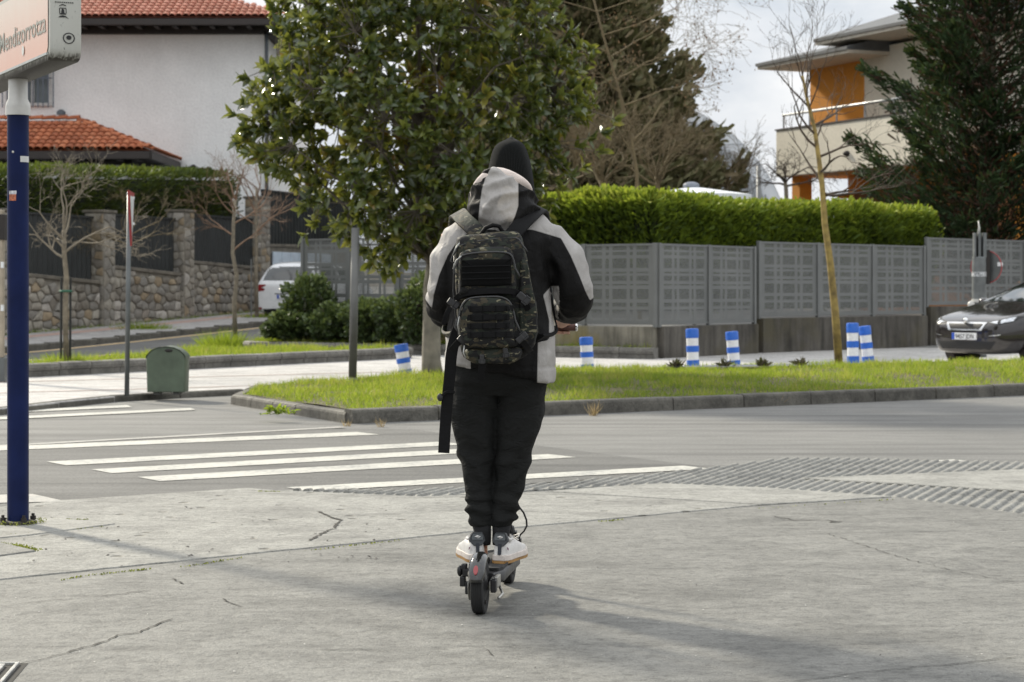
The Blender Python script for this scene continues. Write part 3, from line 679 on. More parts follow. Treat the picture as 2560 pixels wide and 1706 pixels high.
M_MORTAR = simple('mortar', (0.23, 0.21, 0.175), .95, 0, .25, 6, .5, 40, kind='World')
M_PANEL = simple('charcoal_sheet', (0.022, 0.025, 0.025), .5, 0, .2, 3)
M_CAP = simple('wall_cap', (0.14, 0.125, 0.10), .9, 0, .35, 3, .4, 30, kind='World')
def m_stone():
    m, nt = nodes_of('rubble_stone'); oi = N(nt, 'ShaderNodeObjectInfo').outputs['Random']; v = coords(nt, 'World')
    c = ramp(nt, oi, [(0, (.20, .18, .15)), (.18, (.27, .245, .205)), (.38, (.22, .205, .18)), (.55, (.31, .285, .24)), (.72, (.29, .23, .155)), (.80, (.23, .215, .19)), (.93, (.40, .37, .33)), (.99, (.25, .22, .185))], 'CONSTANT').outputs['Color']
    n1 = noise_(nt, v, 9, 5, .65); c = mix(nt, 1.0, c, ramp(nt, n1, [(.25, .68), (.5, 1.0), (.75, 1.22)]).outputs['Color'], 'MULTIPLY')
    finish(nt, c, .9, 0, n1, .7, .04, .3); return m
M_STONE = m_stone()

# ---- stone garden wall
def clip(poly, a, b, c):                      # keep a*x+b*y<=c
    out = []
    for i in range(len(poly)):
        p, q = poly[i], poly[(i + 1) % len(poly)]; dp = a * p[0] + b * p[1] - c; dq = a * q[0] + b * q[1] - c
        if dp <= 0: out.append(p)
        if (dp < 0 < dq) or (dq < 0 < dp):
            t = dp / (dp - dq); out.append((p[0] + (q[0] - p[0]) * t, p[1] + (q[1] - p[1]) * t))
    return out
def cells(w, h, nx, ny, seed, ax=2.0):
    rr = random.Random(seed); pts = []
    for j in range(ny):
        for i in range(nx): pts.append(((i + .5 + (.5 if j % 2 else 0) * .8 + rr.uniform(-.36, .36)) * w / nx, (j + .5 + rr.uniform(-.34, .34)) * h / ny))
    res = []
    for i, p in enumerate(pts):
        poly = [(0, 0), (w, 0), (w, h), (0, h)]
        for j, q in enumerate(pts):
            if i == j or abs(q[0] - p[0]) > 3.2 * w / nx or abs(q[1] - p[1]) > 3.2 * h / ny: continue
            dx, dy = (q[0] - p[0]), (q[1] - p[1]) * ax * ax
            poly = clip(poly, dx, dy, dx * (p[0] + q[0]) / 2 + dy * (p[1] + q[1]) / 2)
            if len(poly) < 3: break
        if len(poly) >= 3: res.append((p, poly))
    return res
sw_loc = (W0.x, W0.y, 0.2)
stw = empty('stone_wall', sw_loc, 'rubble stone garden wall with pillars and dark metal panels along the street', 'wall')
_st = 0
def bay(s0, s1, c0, c1, top, seed, stones=True):
    a = wallp(s0); b = wallp(s1); zb = min(terrain(a.x, a.y), terrain(b.x, b.y)) - .1
    mb = MB()                                  # mortar core
    i0, i1, o0, o1 = wallp(s0, -.32), wallp(s1, -.32), wallp(s0, 0), wallp(s1, 0)
    mb.add([(*o0, zb), (*o1, zb), (*i1, zb), (*i0, zb), (*o0, c0), (*o1, c1), (*i1, c1), (*i0, c0)], [(3, 2, 1, 0), (4, 5, 6, 7), (0, 1, 5, 4), (1, 2, 6, 5), (2, 3, 7, 6), (3, 0, 4, 7)])
    mb.build('wall_core', M_MORTAR, stw)
    # coping
    mb = MB(); e = .06
    q = [wallp(s0 + .0, .07), wallp(s1 - .0, .07), wallp(s1, -.38), wallp(s0, -.38)]; zz = [c0, c1, c1, c0]
    mb.add([(*p, z + .003) for p, z in zip(q, zz)] + [(*p, z + .09) for p, z in zip(q, zz)], [(3, 2, 1, 0), (4, 5, 6, 7), (0, 1, 5, 4), (1, 2, 6, 5), (2, 3, 7, 6), (3, 0, 4, 7)]); mb.build('coping', M_CAP, stw, bevel=.015)
    # corrugated sheet above
    mb = MB(); n = int((s1 - s0) / .11); pr = []
    for i in range(n + 1):
        s_ = lerp(s0, s1, i / n); d = -.16 + (.02 if (i // 1) % 2 else -.02); p = wallp(s_, d); pr.append((p, lerp(c0, c1, i / n)))
    vv = [(*p, c + .085) for p, c in pr] + [(*p, top) for p, c in pr]; mb.add(vv, [(i, i + 1, n + 2 + i, n + 1 + i) for i in range(n)])
    mb.build('metal_sheet', M_PANEL, stw)
    MB().bar((*wallp(s0, -.16), top + .02), (*wallp(s1, -.16), top + .02), .09, .05).build('sheet_rail', M_PANEL, stw)
    if not stones: return
    h = max(c0, c1) - zb
    for p, poly in cells(s1 - s0, h, max(3, int((s1 - s0) / .36)), max(3, int(h / .19)), seed, 1.8):
        cx = sum(q[0] for q in poly) / len(poly); cy = sum(q[1] for q in poly) / len(poly)
        if zb + cy > lerp(c0, c1, cx / (s1 - s0)) - .05: continue
        sh = .90; rr = random.Random(seed * 999 + int(cx * 1000)); d = rr.uniform(.03, .07); m = MB(); n = len(poly)
        ring = lambda k, dd: [Vector((*wallp(s0 + cx + (q[0] - cx) * k, dd), min(zb + cy + (q[1] - cy) * k, lerp(c0, c1, cx / (s1 - s0)) - .004))) for q in poly]
        m.loft([ring(sh, -.02), ring(sh * .98, d * .6), ring(sh * .78, d)], True); m.build('stone', M_STONE, stw, auto=50)
bay(-20, -8.52, 1.5, 1.4, 2.85, 9, False); bay(-8.5, -1.35, 1.55, 1.42, 2.9, 10); bay(-.70, 3.08, 1.60, 1.42, 3.0, 11); bay(3.74, 7.35, 1.80, 1.64, 3.1, 12); bay(7.98, 12.1, 1.97, 1.85, 3.25, 13); bay(12.75, 20, 2.5, 2.6, 4.1, 14, False)
for s_, zt in ((-1.02, 3.0), (3.41, 3.13), (7.66, 3.30), (12.42, 3.85)):
    p = wallp(s_, -.14); zb = terrain(p.x, p.y) - .1
    pil = MB(); ang = math.atan2(WD.y, WD.x); pil.box((p.x, p.y, (zb + zt) / 2), (.56, .50, zt - zb), ang)
    po = pil.build('pillar', M_MORTAR, stw)
    # stones on the street face and on the two flanks
    for face, (ww, org, ex, nn) in enumerate(((.56, wallp(s_ - .28, .11), WD, WNv), (.50, wallp(s_ - .28, -.39), WNv, -WD))):
        for q, poly in cells(ww, zt - zb, 2, int((zt - zb) / .2), 40 + int(s_ * 7) + face, 1.3):
            cx = sum(k[0] for k in poly) / len(poly); cy = sum(k[1] for k in poly) / len(poly); m = MB()
            rg_ = lambda k, dd: [Vector(((org + ex * (cx + (t[0] - cx) * k) + nn * dd).x, (org + ex * (cx + (t[0] - cx) * k) + nn * dd).y, zb + cy + (t[1] - cy) * k)) for t in poly]
            m.loft([rg_(.9, -.01), rg_(.86, .02), rg_(.6, .032)], True); m.build('stone', M_STONE, po, auto=50)
    MB().box((p.x, p.y, zt + .035), (.66, .60, .07), ang).build('pillar_cap', M_CAP, po, bevel=.015)
# pale blue garage gate past the last pillar
M_BLUEG = simple('pale_blue_metal', (0.50, 0.58, 0.66), .5, 0, .1, 5)
gt = empty('garage_gate', (*wallp(13.2, .1), .6), 'pale blue ribbed gate behind the white car', 'gate')
for i in range(7):
    a = wallp(13.0 + i * .62, .07); b = wallp(13.0 + i * .62 + .58, .07); MB().bar((a.x, a.y, 1.6), (b.x, b.y, 1.6), .05, 1.55).build('gate_panel', M_BLUEG, gt, bevel=.01)

# ---- perforated grey fence on a concrete base
def m_perf():
    m, nt = nodes_of('perforated_sheet'); v = coords(nt, 'Object'); sx = N(nt, 'ShaderNodeSeparateXYZ', {'Vector': v}); x = sx.outputs['X']; z = sx.outputs['Z']
    def bands(src, bs):
        st = [(0.0, 0.0)]
        for a, b in bs: st += [(a, 1.0), (b, 0.0)]
        return ramp(nt, src, st, 'CONSTANT').outputs['Color']
    bx = bands(x, [(.075, .245), (.29, .345), (.395, .60), (.645, .70), (.75, .925)])
    bz = bands(z, [(.035, .165), (.205, .26), (.30, .435), (.475, .50), (.535, .60), (.635, .66), (.70, .83), (.862, .905), (.93, .985)][::1])
    dx = math_(nt, 'ABSOLUTE', math_(nt, 'SUBTRACT', math_(nt, 'FRACT', math_(nt, 'MULTIPLY', x, 46)), .5)); dz = math_(nt, 'ABSOLUTE', math_(nt, 'SUBTRACT', math_(nt, 'FRACT', math_(nt, 'MULTIPLY', z, 46)), .5))
    dot = math_(nt, 'MULTIPLY', math_(nt, 'LESS_THAN', dx, .29), math_(nt, 'LESS_THAN', dz, .29))
    hole = math_(nt, 'MULTIPLY', math_(nt, 'MULTIPLY', bx, bz), dot)
    n1 = noise_(nt, coords(nt, 'World'), 1.3, 4); c = ramp(nt, n1, [(.3, (.135, .14, .135)), (.7, (.17, .175, .168))]).outputs['Color']
    finish(nt, c, .5, .1, None, alpha=math_(nt, 'SUBTRACT', 1.0, hole)); return m
M_PERF = m_perf(); M_FPOST = simple('fence_grey_paint', (0.155, 0.16, 0.155), .5, .1, .1, 2)
def m_base(name, c0, c1, moss):
    m, nt = nodes_of(name); v = coords(nt, 'World'); a = noise_(nt, v, 1.1, 5, .65); b = noise_(nt, coords(nt, 'World', (6, 6, .7)), 1, 5, .6); g = noise_(nt, v, 30, 4)
    c = ramp(nt, a, [(.3, c0), (.65, c1)]).outputs['Color']; c = mix(nt, 1, c, ramp(nt, b, [(.3, .45), (.6, 1.1)]).outputs['Color'], 'MULTIPLY')
    c = mix(nt, ramp(nt, noise_(nt, v, .8, 4, .6), [(.5, 0.0), (.68, .8)]).outputs['Color'], c, moss); finish(nt, c, .9, 0, g, .4, .02, .3); return m
M_BASE1 = m_base('stained_concrete_light', (.15, .14, .115), (.27, .25, .20), (.24, .19, .05)); M_BASE2 = m_base('stained_concrete_dark', (.055, .05, .042), (.12, .11, .095), (.09, .08, .05))
_pm = MB().add([(0, 0, 0), (1, 0, 0), (1, 0, 1), (0, 0, 1)], [(0, 1, 2, 3)]).mesh('perforated_panel')
def fence(a, b, n, z0, z1, base_mat, label, zg=.0, thick=.22, last_post=True):
    a = Vector(a); b = Vector(b); d = (b - a).normalized(); nr = Vector((d.y, -d.x)); ang = math.atan2(d.y, d.x)
    e = empty('perforated_fence', (a.x, a.y, z0), label, 'fence', 'perforated grey fence sections')
    L_ = (b - a).length / n
    for i in range(n):
        p = a + d * (i * L_ + .035); o = local_part('panel', _pm, e, M_PERF, (p.x, p.y, z0 + .03), ang, (L_ - .07, 1, z1 - z0 - .05))
        q = p + d * (L_ - .07)
        MB().bar((p.x, p.y, z0 + .02), (q.x, q.y, z0 + .02), .035, .035).build("bottom_rail", M_FPOST, e); MB().bar((p.x, p.y, z1 - .02), (q.x, q.y, z1 - .02), .035, .035).build("top_rail", M_FPOST, e)
    for i in range(n + 1):
        p = a + d * i * L_; MB().box((p.x, p.y, (z0 + z1) / 2 - .02), (.07, .07, z1 - z0 + .05), ang).build('post', M_FPOST, e, bevel=.004)
    w = empty('concrete_wall', ((a.x + b.x) / 2, (a.y + b.y) / 2, zg), label.replace('perforated grey fence', 'stained concrete base wall under the fence'), 'wall', 'concrete base walls')
    m = max(1, int((b - a).length / 3.0)); 
    for i in range(m):
        p = a + d * (i / m) * (b - a).length; q = a + d * ((i + 1) / m) * (b - a).length - d * .012
        MB().bar((p.x, p.y, (zg + z0) / 2 - .08), (q.x, q.y, (zg + z0) / 2 - .08), thick, z0 - zg + .10).build('wall_block', base_mat, w, bevel=.012)
    return e
CN = Vector((2.57, 36.5))
fence((-4.28, 42.0), (-1.2, 39.53), 3, .70, 2.33, M_BASE1, 'perforated grey fence behind the shrubs, left of the magnolia trunk', .1)
fence((-1.13, 39.47), (2.55, 36.52), 3, .664, 2.12, M_BASE1, 'perforated grey fence between the rider and its corner post', .1)
fence((2.62, 36.56), (4.66, 39.5), 2, .664, 2.12, M_BASE2, 'perforated grey fence just right of the corner post', .06)
fence((4.775, 39.7), (8.83, 44.0), 3, .77, 2.23, M_BASE2, 'perforated grey fence behind the leaning bare tree', .06)
fence((8.91, 44.1), (20.2, 55.8), 8, .96, 2.42, M_BASE2, 'perforated grey fence behind the dark car', .06)

# ---- clay tiles
M_TILE = None
def m_tile(name, cols):
    m, nt = nodes_of(name); oi = N(nt, 'ShaderNodeObjectInfo').outputs['Random']; v = coords(nt, 'World'); a = noise_(nt, v, 2.5, 5); b = noise_(nt, v, 5.2, 1)
    c = ramp(nt, math_(nt, 'ADD', math_(nt, 'MULTIPLY', oi, .7), math_(nt, 'MULTIPLY', a, .3)), [(0.1, cols[0]), (.5, cols[1]), (.9, cols[2])]).outputs['Color']
    c = mix(nt, 1, c, ramp(nt, b, [(.3, .75), (.6, 1.0)]).outputs['Color'], 'MULTIPLY'); finish(nt, c, .8, 0, noise_(nt, v, 40, 4), .3, .02, .3); return m
M_TILE1 = m_tile('clay_tile_pale', [(.34, .125, .08), (.45, .175, .115), (.52, .23, .165)]); M_TILE2 = m_tile('clay_tile_orange', [(.25, .075, .033), (.37, .115, .05), (.46, .17, .08)])
def tile_mesh(pw, ln):
    mb = MB(); rings = []
    for k, (y, s) in enumerate(((0, 1.0), (ln, .86))):
        r = pw * .55 * s; rings.append([(r * math.cos(math.pi - math.pi * j / 6), y, r * .78 * math.sin(math.pi * j / 6) + (.03 if k == 0 else 0.0)) for j in range(7)])
    mb.loft(rings, False, closed=False)
    r0 = [(x * .86, y + .0, z * .82) for x, y, z in rings[0]]; mb.loft([rings[0], r0], False, closed=False); return mb.mesh('roof_tile', True)
def roof_slope(parent, o, ex, ey, ez, ncol, nrow, pw, ln, mat, vis, tm, extra_name='roof_tiles_beyond'):
    """o eave left corner, ex along the eave, ey up the slope, ez normal; vis(i,j) says whether a tile is an object of its own"""
    rest = MB()
    pmb = MB(); W, H = ncol * pw, nrow * ln; pmb.add([o - ez * .03, o + ex * W - ez * .03, o + ex * W + ey * H - ez * .03, o + ey * H - ez * .03], [(0, 1, 2, 3)])
    return rest
def place_tile(parent, tm, mat, o, ex, ey, ez, name='roof_tile'):
    ob = bpy.data.objects.new(name, tm); COL.objects.link(ob)
    if len(tm.materials) == 0: tm.materials.append(mat)
    ob.parent = parent; M4 = Matrix((ex, ey, ez)).transposed().to_4x4(); M4.translation = o - Vector(parent.matrix_world.translation if False else parent_world(parent)); ob.matrix_local = M4
    return ob
def parent_world(p):
    t = Vector((0, 0, 0))
    while p is not None: t += Vector(p.location); p = p.parent
    return t

# ---- white house
hs = empty('white_house', (-13, 62, 1.0), 'white rendered house with red tiled roofs behind the stone wall', 'house')
HX1, HY0, HY1, HX0 = -7.49, 62.0, 77.0, -24.0
MB().box(((HX0 + HX1) / 2, (HY0 + HY1) / 2, 5.0), (HX1 - HX0, HY1 - HY0, 8.3)).build('wall', M_WHITE, hs)
ez_ = 9.43; ov = 1.2; sl = .40; sn = math.sqrt(1 + sl * sl)
roof = empty('roof', (0, 0, 0)); roof.parent = hs; roof.location = -Vector(hs.location)
mb = MB(); ex0, ex1, ey0, ey1 = HX0 - .8, HX1 + .8, HY0 - ov, HY1 + ov; hw = (ey1 - ey0) / 2; rz = ez_ - .07 + hw * sl
mb.add([(ex0, ey0, ez_ - .07), (ex1, ey0, ez_ - .07), (ex1, ey1, ez_ - .07), (ex0, ey1, ez_ - .07), (ex0 + hw, (ey0 + ey1) / 2, rz), (ex1 - hw, (ey0 + ey1) / 2, rz)], [(0, 1, 5, 4), (1, 2, 5), (2, 3, 4, 5), (3, 0, 4)])
mb.build('roof_deck', M_TILE1, roof)
mb = MB(); mb.box(((ex0 + ex1) / 2, (ey0 + ey1) / 2, ez_ - .12), (ex1 - ex0 - .1, ey1 - ey0 - .1, .05)); mb.build('soffit', M_BLACKT, roof)
mb = MB(); mb.bar((ex0, ey0, ez_ - .20), (ex1, ey0, ez_ - .20), .10, .20); mb.bar((ex1, ey0, ez_ - .20), (ex1, ey1, ez_ - .20), .10, .20); mb.build('fascia', M_FASCIA, roof, bevel=.02)
MB().box(((ex0 + HX1) / 2, HY0 - .14, 9.17), (HX1 - ex0, .27, .34)).build('eave_dark_band', M_BLACKT, roof); MB().box((HX1 + .14, (HY0 + HY1) / 2, 9.17), (.27, HY1 - HY0, .34)).build('eave_dark_band', M_BLACKT, roof)  # black boxes added to thicken the dark band under the eaves
for i in range(24):
    x = ex1 - .6 - i * .55
    if x < -19: break
    local_part('rafter', MB().box((0, 0, 0), (.13, 1.0, .16)).mesh('rafter') if i == 0 else bpy.data.meshes['rafter'], roof, M_BLACKT, (x, ey0 + .62, ez_ - .24))
for i in range(14):
    local_part('rafter', MB().box((0, 0, 0), (.70, .13, .16)).mesh('side_rafter') if i == 0 else bpy.data.meshes['side_rafter'], roof, M_BLACKT, (ex1 - .5, ey0 + 1.0 + i * .9, ez_ - .24))
pw, ln = .205, .35; tm1 = tile_mesh(pw, ln * 1.2); A = Vector((1, 0, 0)); B = Vector((0, 1, sl)) / sn; C = Vector((0, -sl, 1)) / sn
ncol = int((ex1 - ex0) / pw); rest = []
for j in range(12):
    for i in range(ncol):
        x = ex1 - (i + .5) * pw
        if x > ex1 - (j * ln / sn) - .05: continue
        o = Vector((x, ey0 - .06, ez_ - .06)) + B * (j * ln)
        if j < 5 and i < 35: place_tile(roof, tm1, M_TILE1, o, A, B, C)
        else: rest.append(o)
def join_tiles(name, tm, pts, ax, mat, parent):
    tv = [tuple(v.co) for v in tm.vertices]; tf = [tuple(p.vertices) for p in tm.polygons]; n = len(pts); pp = np.array([list(p) for p in pts])
    me = scatter_mesh(name, tv, tf, pp, np.tile(list(ax[0]), (n, 1)), np.tile(list(ax[1]), (n, 1)), np.tile(list(ax[2]), (n, 1)), np.zeros(n), True)
    o = link(name, me, parent, mat); o['kind'] = 'stuff'; return o
join_tiles('roof_tiles', tm1, rest, (A, B, C), M_TILE1, roof)
# annex with hipped roof
an = empty('annex', (0, 0, 0)); an.parent = hs; an.location = -Vector(hs.location)
ax1, ay0, az = -10.05, 57.0, 5.23
MB().box(((-24 + ax1 - .9) / 2, (58 + 62) / 2, 2.85), (24 + ax1 - .9, 4.0, 4.4)).build('annex_wall', M_WHITE, an)
mb = MB(); d = 2.6; mb.add([(-24, ay0, az - .07), (ax1, ay0, az - .07), (ax1, 62, az - .07), (ax1 - d, ay0 + d, az - .07 + d * .40), (ax1 - d, 62, az - .07 + d * .4), (-24, ay0 + d, az - .07 + d * .4), (-24, 62, az - .07 + d * .4)], [(0, 1, 3, 5), (1, 2, 4, 3), (5, 3, 4, 6)]); mb.build('annex_roof_deck', M_TILE2, an)
MB().box(((-24 + ax1) / 2, 59.5, az - .14), (24 + ax1 - .1, 4.9, .05)).build('annex_soffit', M_BLACKT, an)
mb = MB(); mb.bar((-24, ay0, az - .20), (ax1, ay0, az - .20), .10, .22); mb.bar((ax1, ay0, az - .20), (ax1, 62, az - .20), .10, .22); mb.build('annex_fascia', M_FASCIA, an, bevel=.02)
MB().box(((-24 + ax1 - .9) / 2, 57.88, 4.97), (24 + ax1 - .9, .23, .32)).build('annex_dark_band', M_BLACKT, an); MB().box((ax1 - .80, 60.0, 4.97), (.2, 4.0, .32)).build('annex_dark_band', M_BLACKT, an)  # same added black boxes, darkening the band below the annex eaves
for i in range(14): local_part('annex_rafter', MB().box((0, 0, 0), (.13, .8, .16)).mesh('annex_rafter') if i == 0 else bpy.data.meshes['annex_rafter'], an, M_BLACKT, (ax1 - .4 - i * .52, ay0 + .5, az - .25))
pw2 = .215; tm2 = tile_mesh(pw2, ln * 1.2); rest = []; rest2 = []
for j in range(7):
    for i in range(60):
        x = ax1 - (i + .5) * pw2
        if x > ax1 - (j * ln / sn) - .02 or x < -24: continue
        o = Vector((x, ay0 - .06, az - .06)) + B * (j * ln)
        if i < 21: place_tile(an, tm2, M_TILE2, o, A, B, C)
        else: rest.append(o)
A2 = Vector((0, 1, 0)); B2 = Vector((-1, 0, .40)) / sn; C2 = Vector((.40, 0, 1)) / sn
for j in range(7):
    for i in range(24):
        y = ay0 + (i + .5) * pw2
        if y < ay0 + j * ln / sn or y > 62: continue
        rest2.append(Vector((ax1 + .06, y, az - .06)) + B2 * (j * ln))
join_tiles('annex_tiles', tm2, rest, (A, B, C), M_TILE2, an); join_tiles('annex_side_tiles', tm2, rest2, (A2, B2, C2), M_TILE2, an)
tmr = tile_mesh(.24, .42); hd = Vector((-1, 1, .40)).normalized(); hs_ = Vector((1, 1, 0)).normalized(); hn = hs_.cross(hd)
for i in range(10): place_tile(an, tmr, M_TILE2, Vector((ax1, ay0, az - .03)) + hd * (i * .36), hs_, hd, hn if hn.z > 0 else -hn, 'ridge_tile')
for i in range(16): place_tile(an, tmr, M_TILE2, Vector((ax1 - d + .1 - i * .36, ay0 + d, az - .03 + d * .4)), Vector((0, 1, 0)), Vector((-1, 0, 0)), Vector((0, 0, 1)), 'ridge_tile')
# barred window on the front, drainpipe, vents, side windows
M_GLASSD = simple('window_glass', (0.02, 0.025, 0.03), .08, 0, .2, 2); M_BAR = simple('blue_grey_iron', (0.12, 0.14, 0.17), .5, .3, .1); M_FRW = simple('pale_window_frame', (0.6, 0.6, 0.58), .6); M_CURT = simple('window_shutter', (0.16, 0.19, 0.20), .7, 0, .2, 3)
wx0, wx1, wz0, wz1 = P(20, 0, 62).x, P(126, 0, 62).x, P(0, 262, 62).z, P(0, 150, 62).z
win = empty('window', (0, 0, 0)); win.parent = hs; win.location = -Vector(hs.location)
MB().box(((wx0 + wx1) / 2, 61.985, (wz0 + wz1) / 2), (wx1 - wx0, .04, wz1 - wz0)).build('pane', M_CURT, win)
mb = MB()
for z in (wz0, wz1): mb.box(((wx0 + wx1) / 2, 61.95, z), (wx1 - wx0 + .16, .08, .09))
for x in (wx0, wx1, (wx0 + wx1) / 2 + .12): mb.box((x, 61.955, (wz0 + wz1) / 2), (.09, .075, wz1 - wz0 - .1))
mb.build('frame', M_FRW, win)
for i in range(11):
    x = wx0 - .1 + i * (wx1 - wx0 + .25) / 10; MB().box((x, 61.72, (wz0 + wz1) / 2 + .02), (.03, .03, wz1 - wz0 + .25)).build('bar', M_BAR, win)
MB().box(((wx0 + wx1) / 2, 61.755, (wz0 + wz1) / 2 + .1), (wx1 - wx0 + .2, .03, .04)).build('cross_bar', M_BAR, win)
M_PIPE = simple('grey_pipe', (0.10, 0.115, 0.13), .5, .2, .1)
px_ = HX1 + .09
MB().tube([(px_, 61.86, 9.0), (px_, 61.86, 8.7), (px_, 61.9, 1.2)], .055, 10).build('drainpipe', M_PIPE, hs, smooth=True)
for z in (3.5, 5.6, 7.6): MB().box((px_, 61.88, z), (.16, .13, .05)).build('pipe_clip', M_PIPE, hs)
c = P(155, 288, 61.9); mb = MB(); mb.tube([c + Vector((0, .2, -.3)), c + Vector((0, -.12, -.3)), c + Vector((0, -.12, 0))], .06, 10); mb.build('flue_pipe', M_FRW, hs, smooth=True); mb = MB().lathe([(.14, .0), (.13, .1), (.04, .16)], c + Vector((0, -.12, 0)), 14); mb.build('flue_cap', M_PIPE, hs)
c = P(484, 419, 61.93); MB().lathe([(.085, 0), (.085, .09), (.06, .1)], c, 14, rot=Matrix.Rotation(R(90), 3, 'X')).build('vent', M_BLACKT, hs)
for y0, y1, za, zb in ((64.0, 65.3, 6.15, 8.0), (67.4, 68.6, 6.1, 7.7), (64.2, 65.6, 2.2, 3.6)):
    ws = empty('window', (0, 0, 0)); ws.parent = hs; ws.location = -Vector(hs.location); X = HX1 + .012
    MB().box((X, (y0 + y1) / 2, (za + zb) / 2), (.04, y1 - y0, zb - za)).build('pane', M_CURT, ws)
    MB().box((X + .07, (y0 + y1) / 2, za - .12), (.26, y1 - y0 + .5, .2)).build('sill', M_CAP, ws, bevel=.04)
    mb = MB().prism([(y0 - .25, 0), (y1 + .25, 0), (y1 + .1, .22), ((y0 + y1) / 2, .45), (y0 - .1, .22)], 0, .14); mb.v = [(X - .02 + z, x, zb + .02 + y) for x, y, z in mb.v]; mb.build('stone_head', M_CAP, ws)
    MB().box((X + .03, (y0 + y1) / 2, (za + zb) / 2), (.03, .07, zb - za)).build('mullion', M_FRW, ws)

# ---- orange house
OH = lambda px, py, k=1.0: P(px, py, lerp(65.0, 58.7, (px - 1940) / 320.0) * k)
A_ = OH(1940, 400); B_ = OH(2260, 400); od = Vector((B_.x - A_.x, B_.y - A_.y)).normalized(); on = Vector((od.y, -od.x)); oa = math.atan2(od.y, od.x)
oh = empty('orange_house', (A_.x + 3, A_.y + 3, 1.0), 'orange and cream house with a balcony behind the hedge', 'house')
def opt(s, dd, z): q = Vector((A_.x, A_.y)) + od * s + on * dd; return Vector((q.x, q.y, z))
def obox(name, s0, s1, d0, d1, z0, z1, mat, parent=oh, bevel=.0):
    c = (opt(s0, d0, 0) + opt(s1, d1, 0)) / 2; return MB().box((c.x, c.y, (z0 + z1) / 2), (abs(s1 - s0), abs(d1 - d0), z1 - z0), oa).build(name, mat, parent, bevel=bevel)
zb0, zb1 = 4.86, 6.32
obox('balcony_parapet', 0, 9.5, 0, -.2, zb0, zb1, M_CREAM, bevel=.02); obox('balcony_side', -.002, .2, -.21, -3.0, zb0, zb1, M_CREAM); obox('balcony_slab', .22, 9.4, -.22, -3.2, zb0 + .02, zb0 + .25, M_ORANGE)
obox('parapet_cap', -.03, 9.5, .03, -.25, zb1 + .003, zb1 + .05, M_FASCIA)
obox('upper_wall', .11, 3.26, -1.2, -6, zb0 + .27, 8.35, M_ORANGE); obox('upper_wall_cream', 3.27, 9.5, -1.12, -6, zb0 + .27, 8.6, M_CREAM); obox('upper_wall_side', .0, .105, -1.6, -7, zb0 + .27, 8.3, M_CREAM)
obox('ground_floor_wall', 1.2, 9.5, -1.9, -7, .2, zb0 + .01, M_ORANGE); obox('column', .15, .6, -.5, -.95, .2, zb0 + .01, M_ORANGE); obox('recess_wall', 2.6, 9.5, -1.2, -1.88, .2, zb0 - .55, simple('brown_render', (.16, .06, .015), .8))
obox('lamp_bracket', 1.5, 1.9, -1.3, -1.88, 4.15, 4.25, M_ORANGE); obox('window_pane', 1.4, 2.3, -1.84, -1.895, 2.2, 3.9, simple('bright_pane', (.75, .78, .8), .1))
M_ROOFG = simple('grey_roof', (0.09, 0.095, 0.10), .6, 0, .2, 3); M_SOFF = simple('cream_soffit', (.55, .50, .42), .8)
def oroof(name, s0, s1, d0, d1, z, rise, slab_t=.16):
    e = empty(name, (0, 0, 0)); e.parent = oh; e.location = -Vector(oh.location)
    pts = [opt(s0, d0, z), opt(s1, d0, z), opt(s1, d1, z), opt(s0, d1, z)]; mid = (d0 + d1) / 2; k = abs(d1 - d0) / 2
    top = [p + Vector((0, 0, slab_t)) for p in pts]; rA = opt(s0 + k, mid, z + slab_t + rise); rB = opt(s1 - .1, mid, z + slab_t + rise)
    MB().add(pts + [p + Vector((0, 0, slab_t * .62)) for p in pts], [(3, 2, 1, 0), (0, 1, 5, 4), (1, 2, 6, 5), (2, 3, 7, 6), (3, 0, 4, 7)]).build('eave_board', M_SOFF, e)
    g = .05; q = [opt(s0 - g, d0 + g, z + slab_t * .62), opt(s1, d0 + g, z + slab_t * .62), opt(s1, d1 - g, z + slab_t * .62), opt(s0 - g, d1 - g, z + slab_t * .62)]
    MB().add(q + [p + Vector((0, 0, .09)) for p in q] + [rA, rB], [(3, 2, 1, 0), (0, 1, 5, 4), (1, 2, 6, 5), (2, 3, 7, 6), (3, 0, 4, 7), (4, 5, 9, 8), (5, 6, 9), (6, 7, 8, 9), (7, 4, 8)]).build('roof_cover', M_ROOFG, e)
oroof('lower_roof', -.55, 4.6, .35, -6, 8.30, .9); oroof('upper_roof', 2.75, 11, .30, -6.5, 8.72, 1.3)
rl = empty('balcony_railing', (0, 0, 0)); rl.parent = oh; rl.location = -Vector(oh.location); M_RAIL = simple('grey_rail', (.4, .41, .42), .4, .5, .1)
MB().tube([opt(.25, -.1, zb1 + .48), opt(9.4, -.1, zb1 + .48)], .045, 8).build('handrail', M_RAIL, rl, smooth=True)
for i in range(7): MB().tube([opt(.3 + i * 1.5, -.1, zb1 + .05), opt(.3 + i * 1.5, -.1, zb1 + .48)], .03, 6).build('rail_post', M_RAIL, rl)
c = OH(2118, 385, 1.0) + Vector((0, -.15, 0)); MB().ell(c, (.16, .14, .09), 10, 6).build('wall_lamp', M_BLACKT, oh, smooth=True)

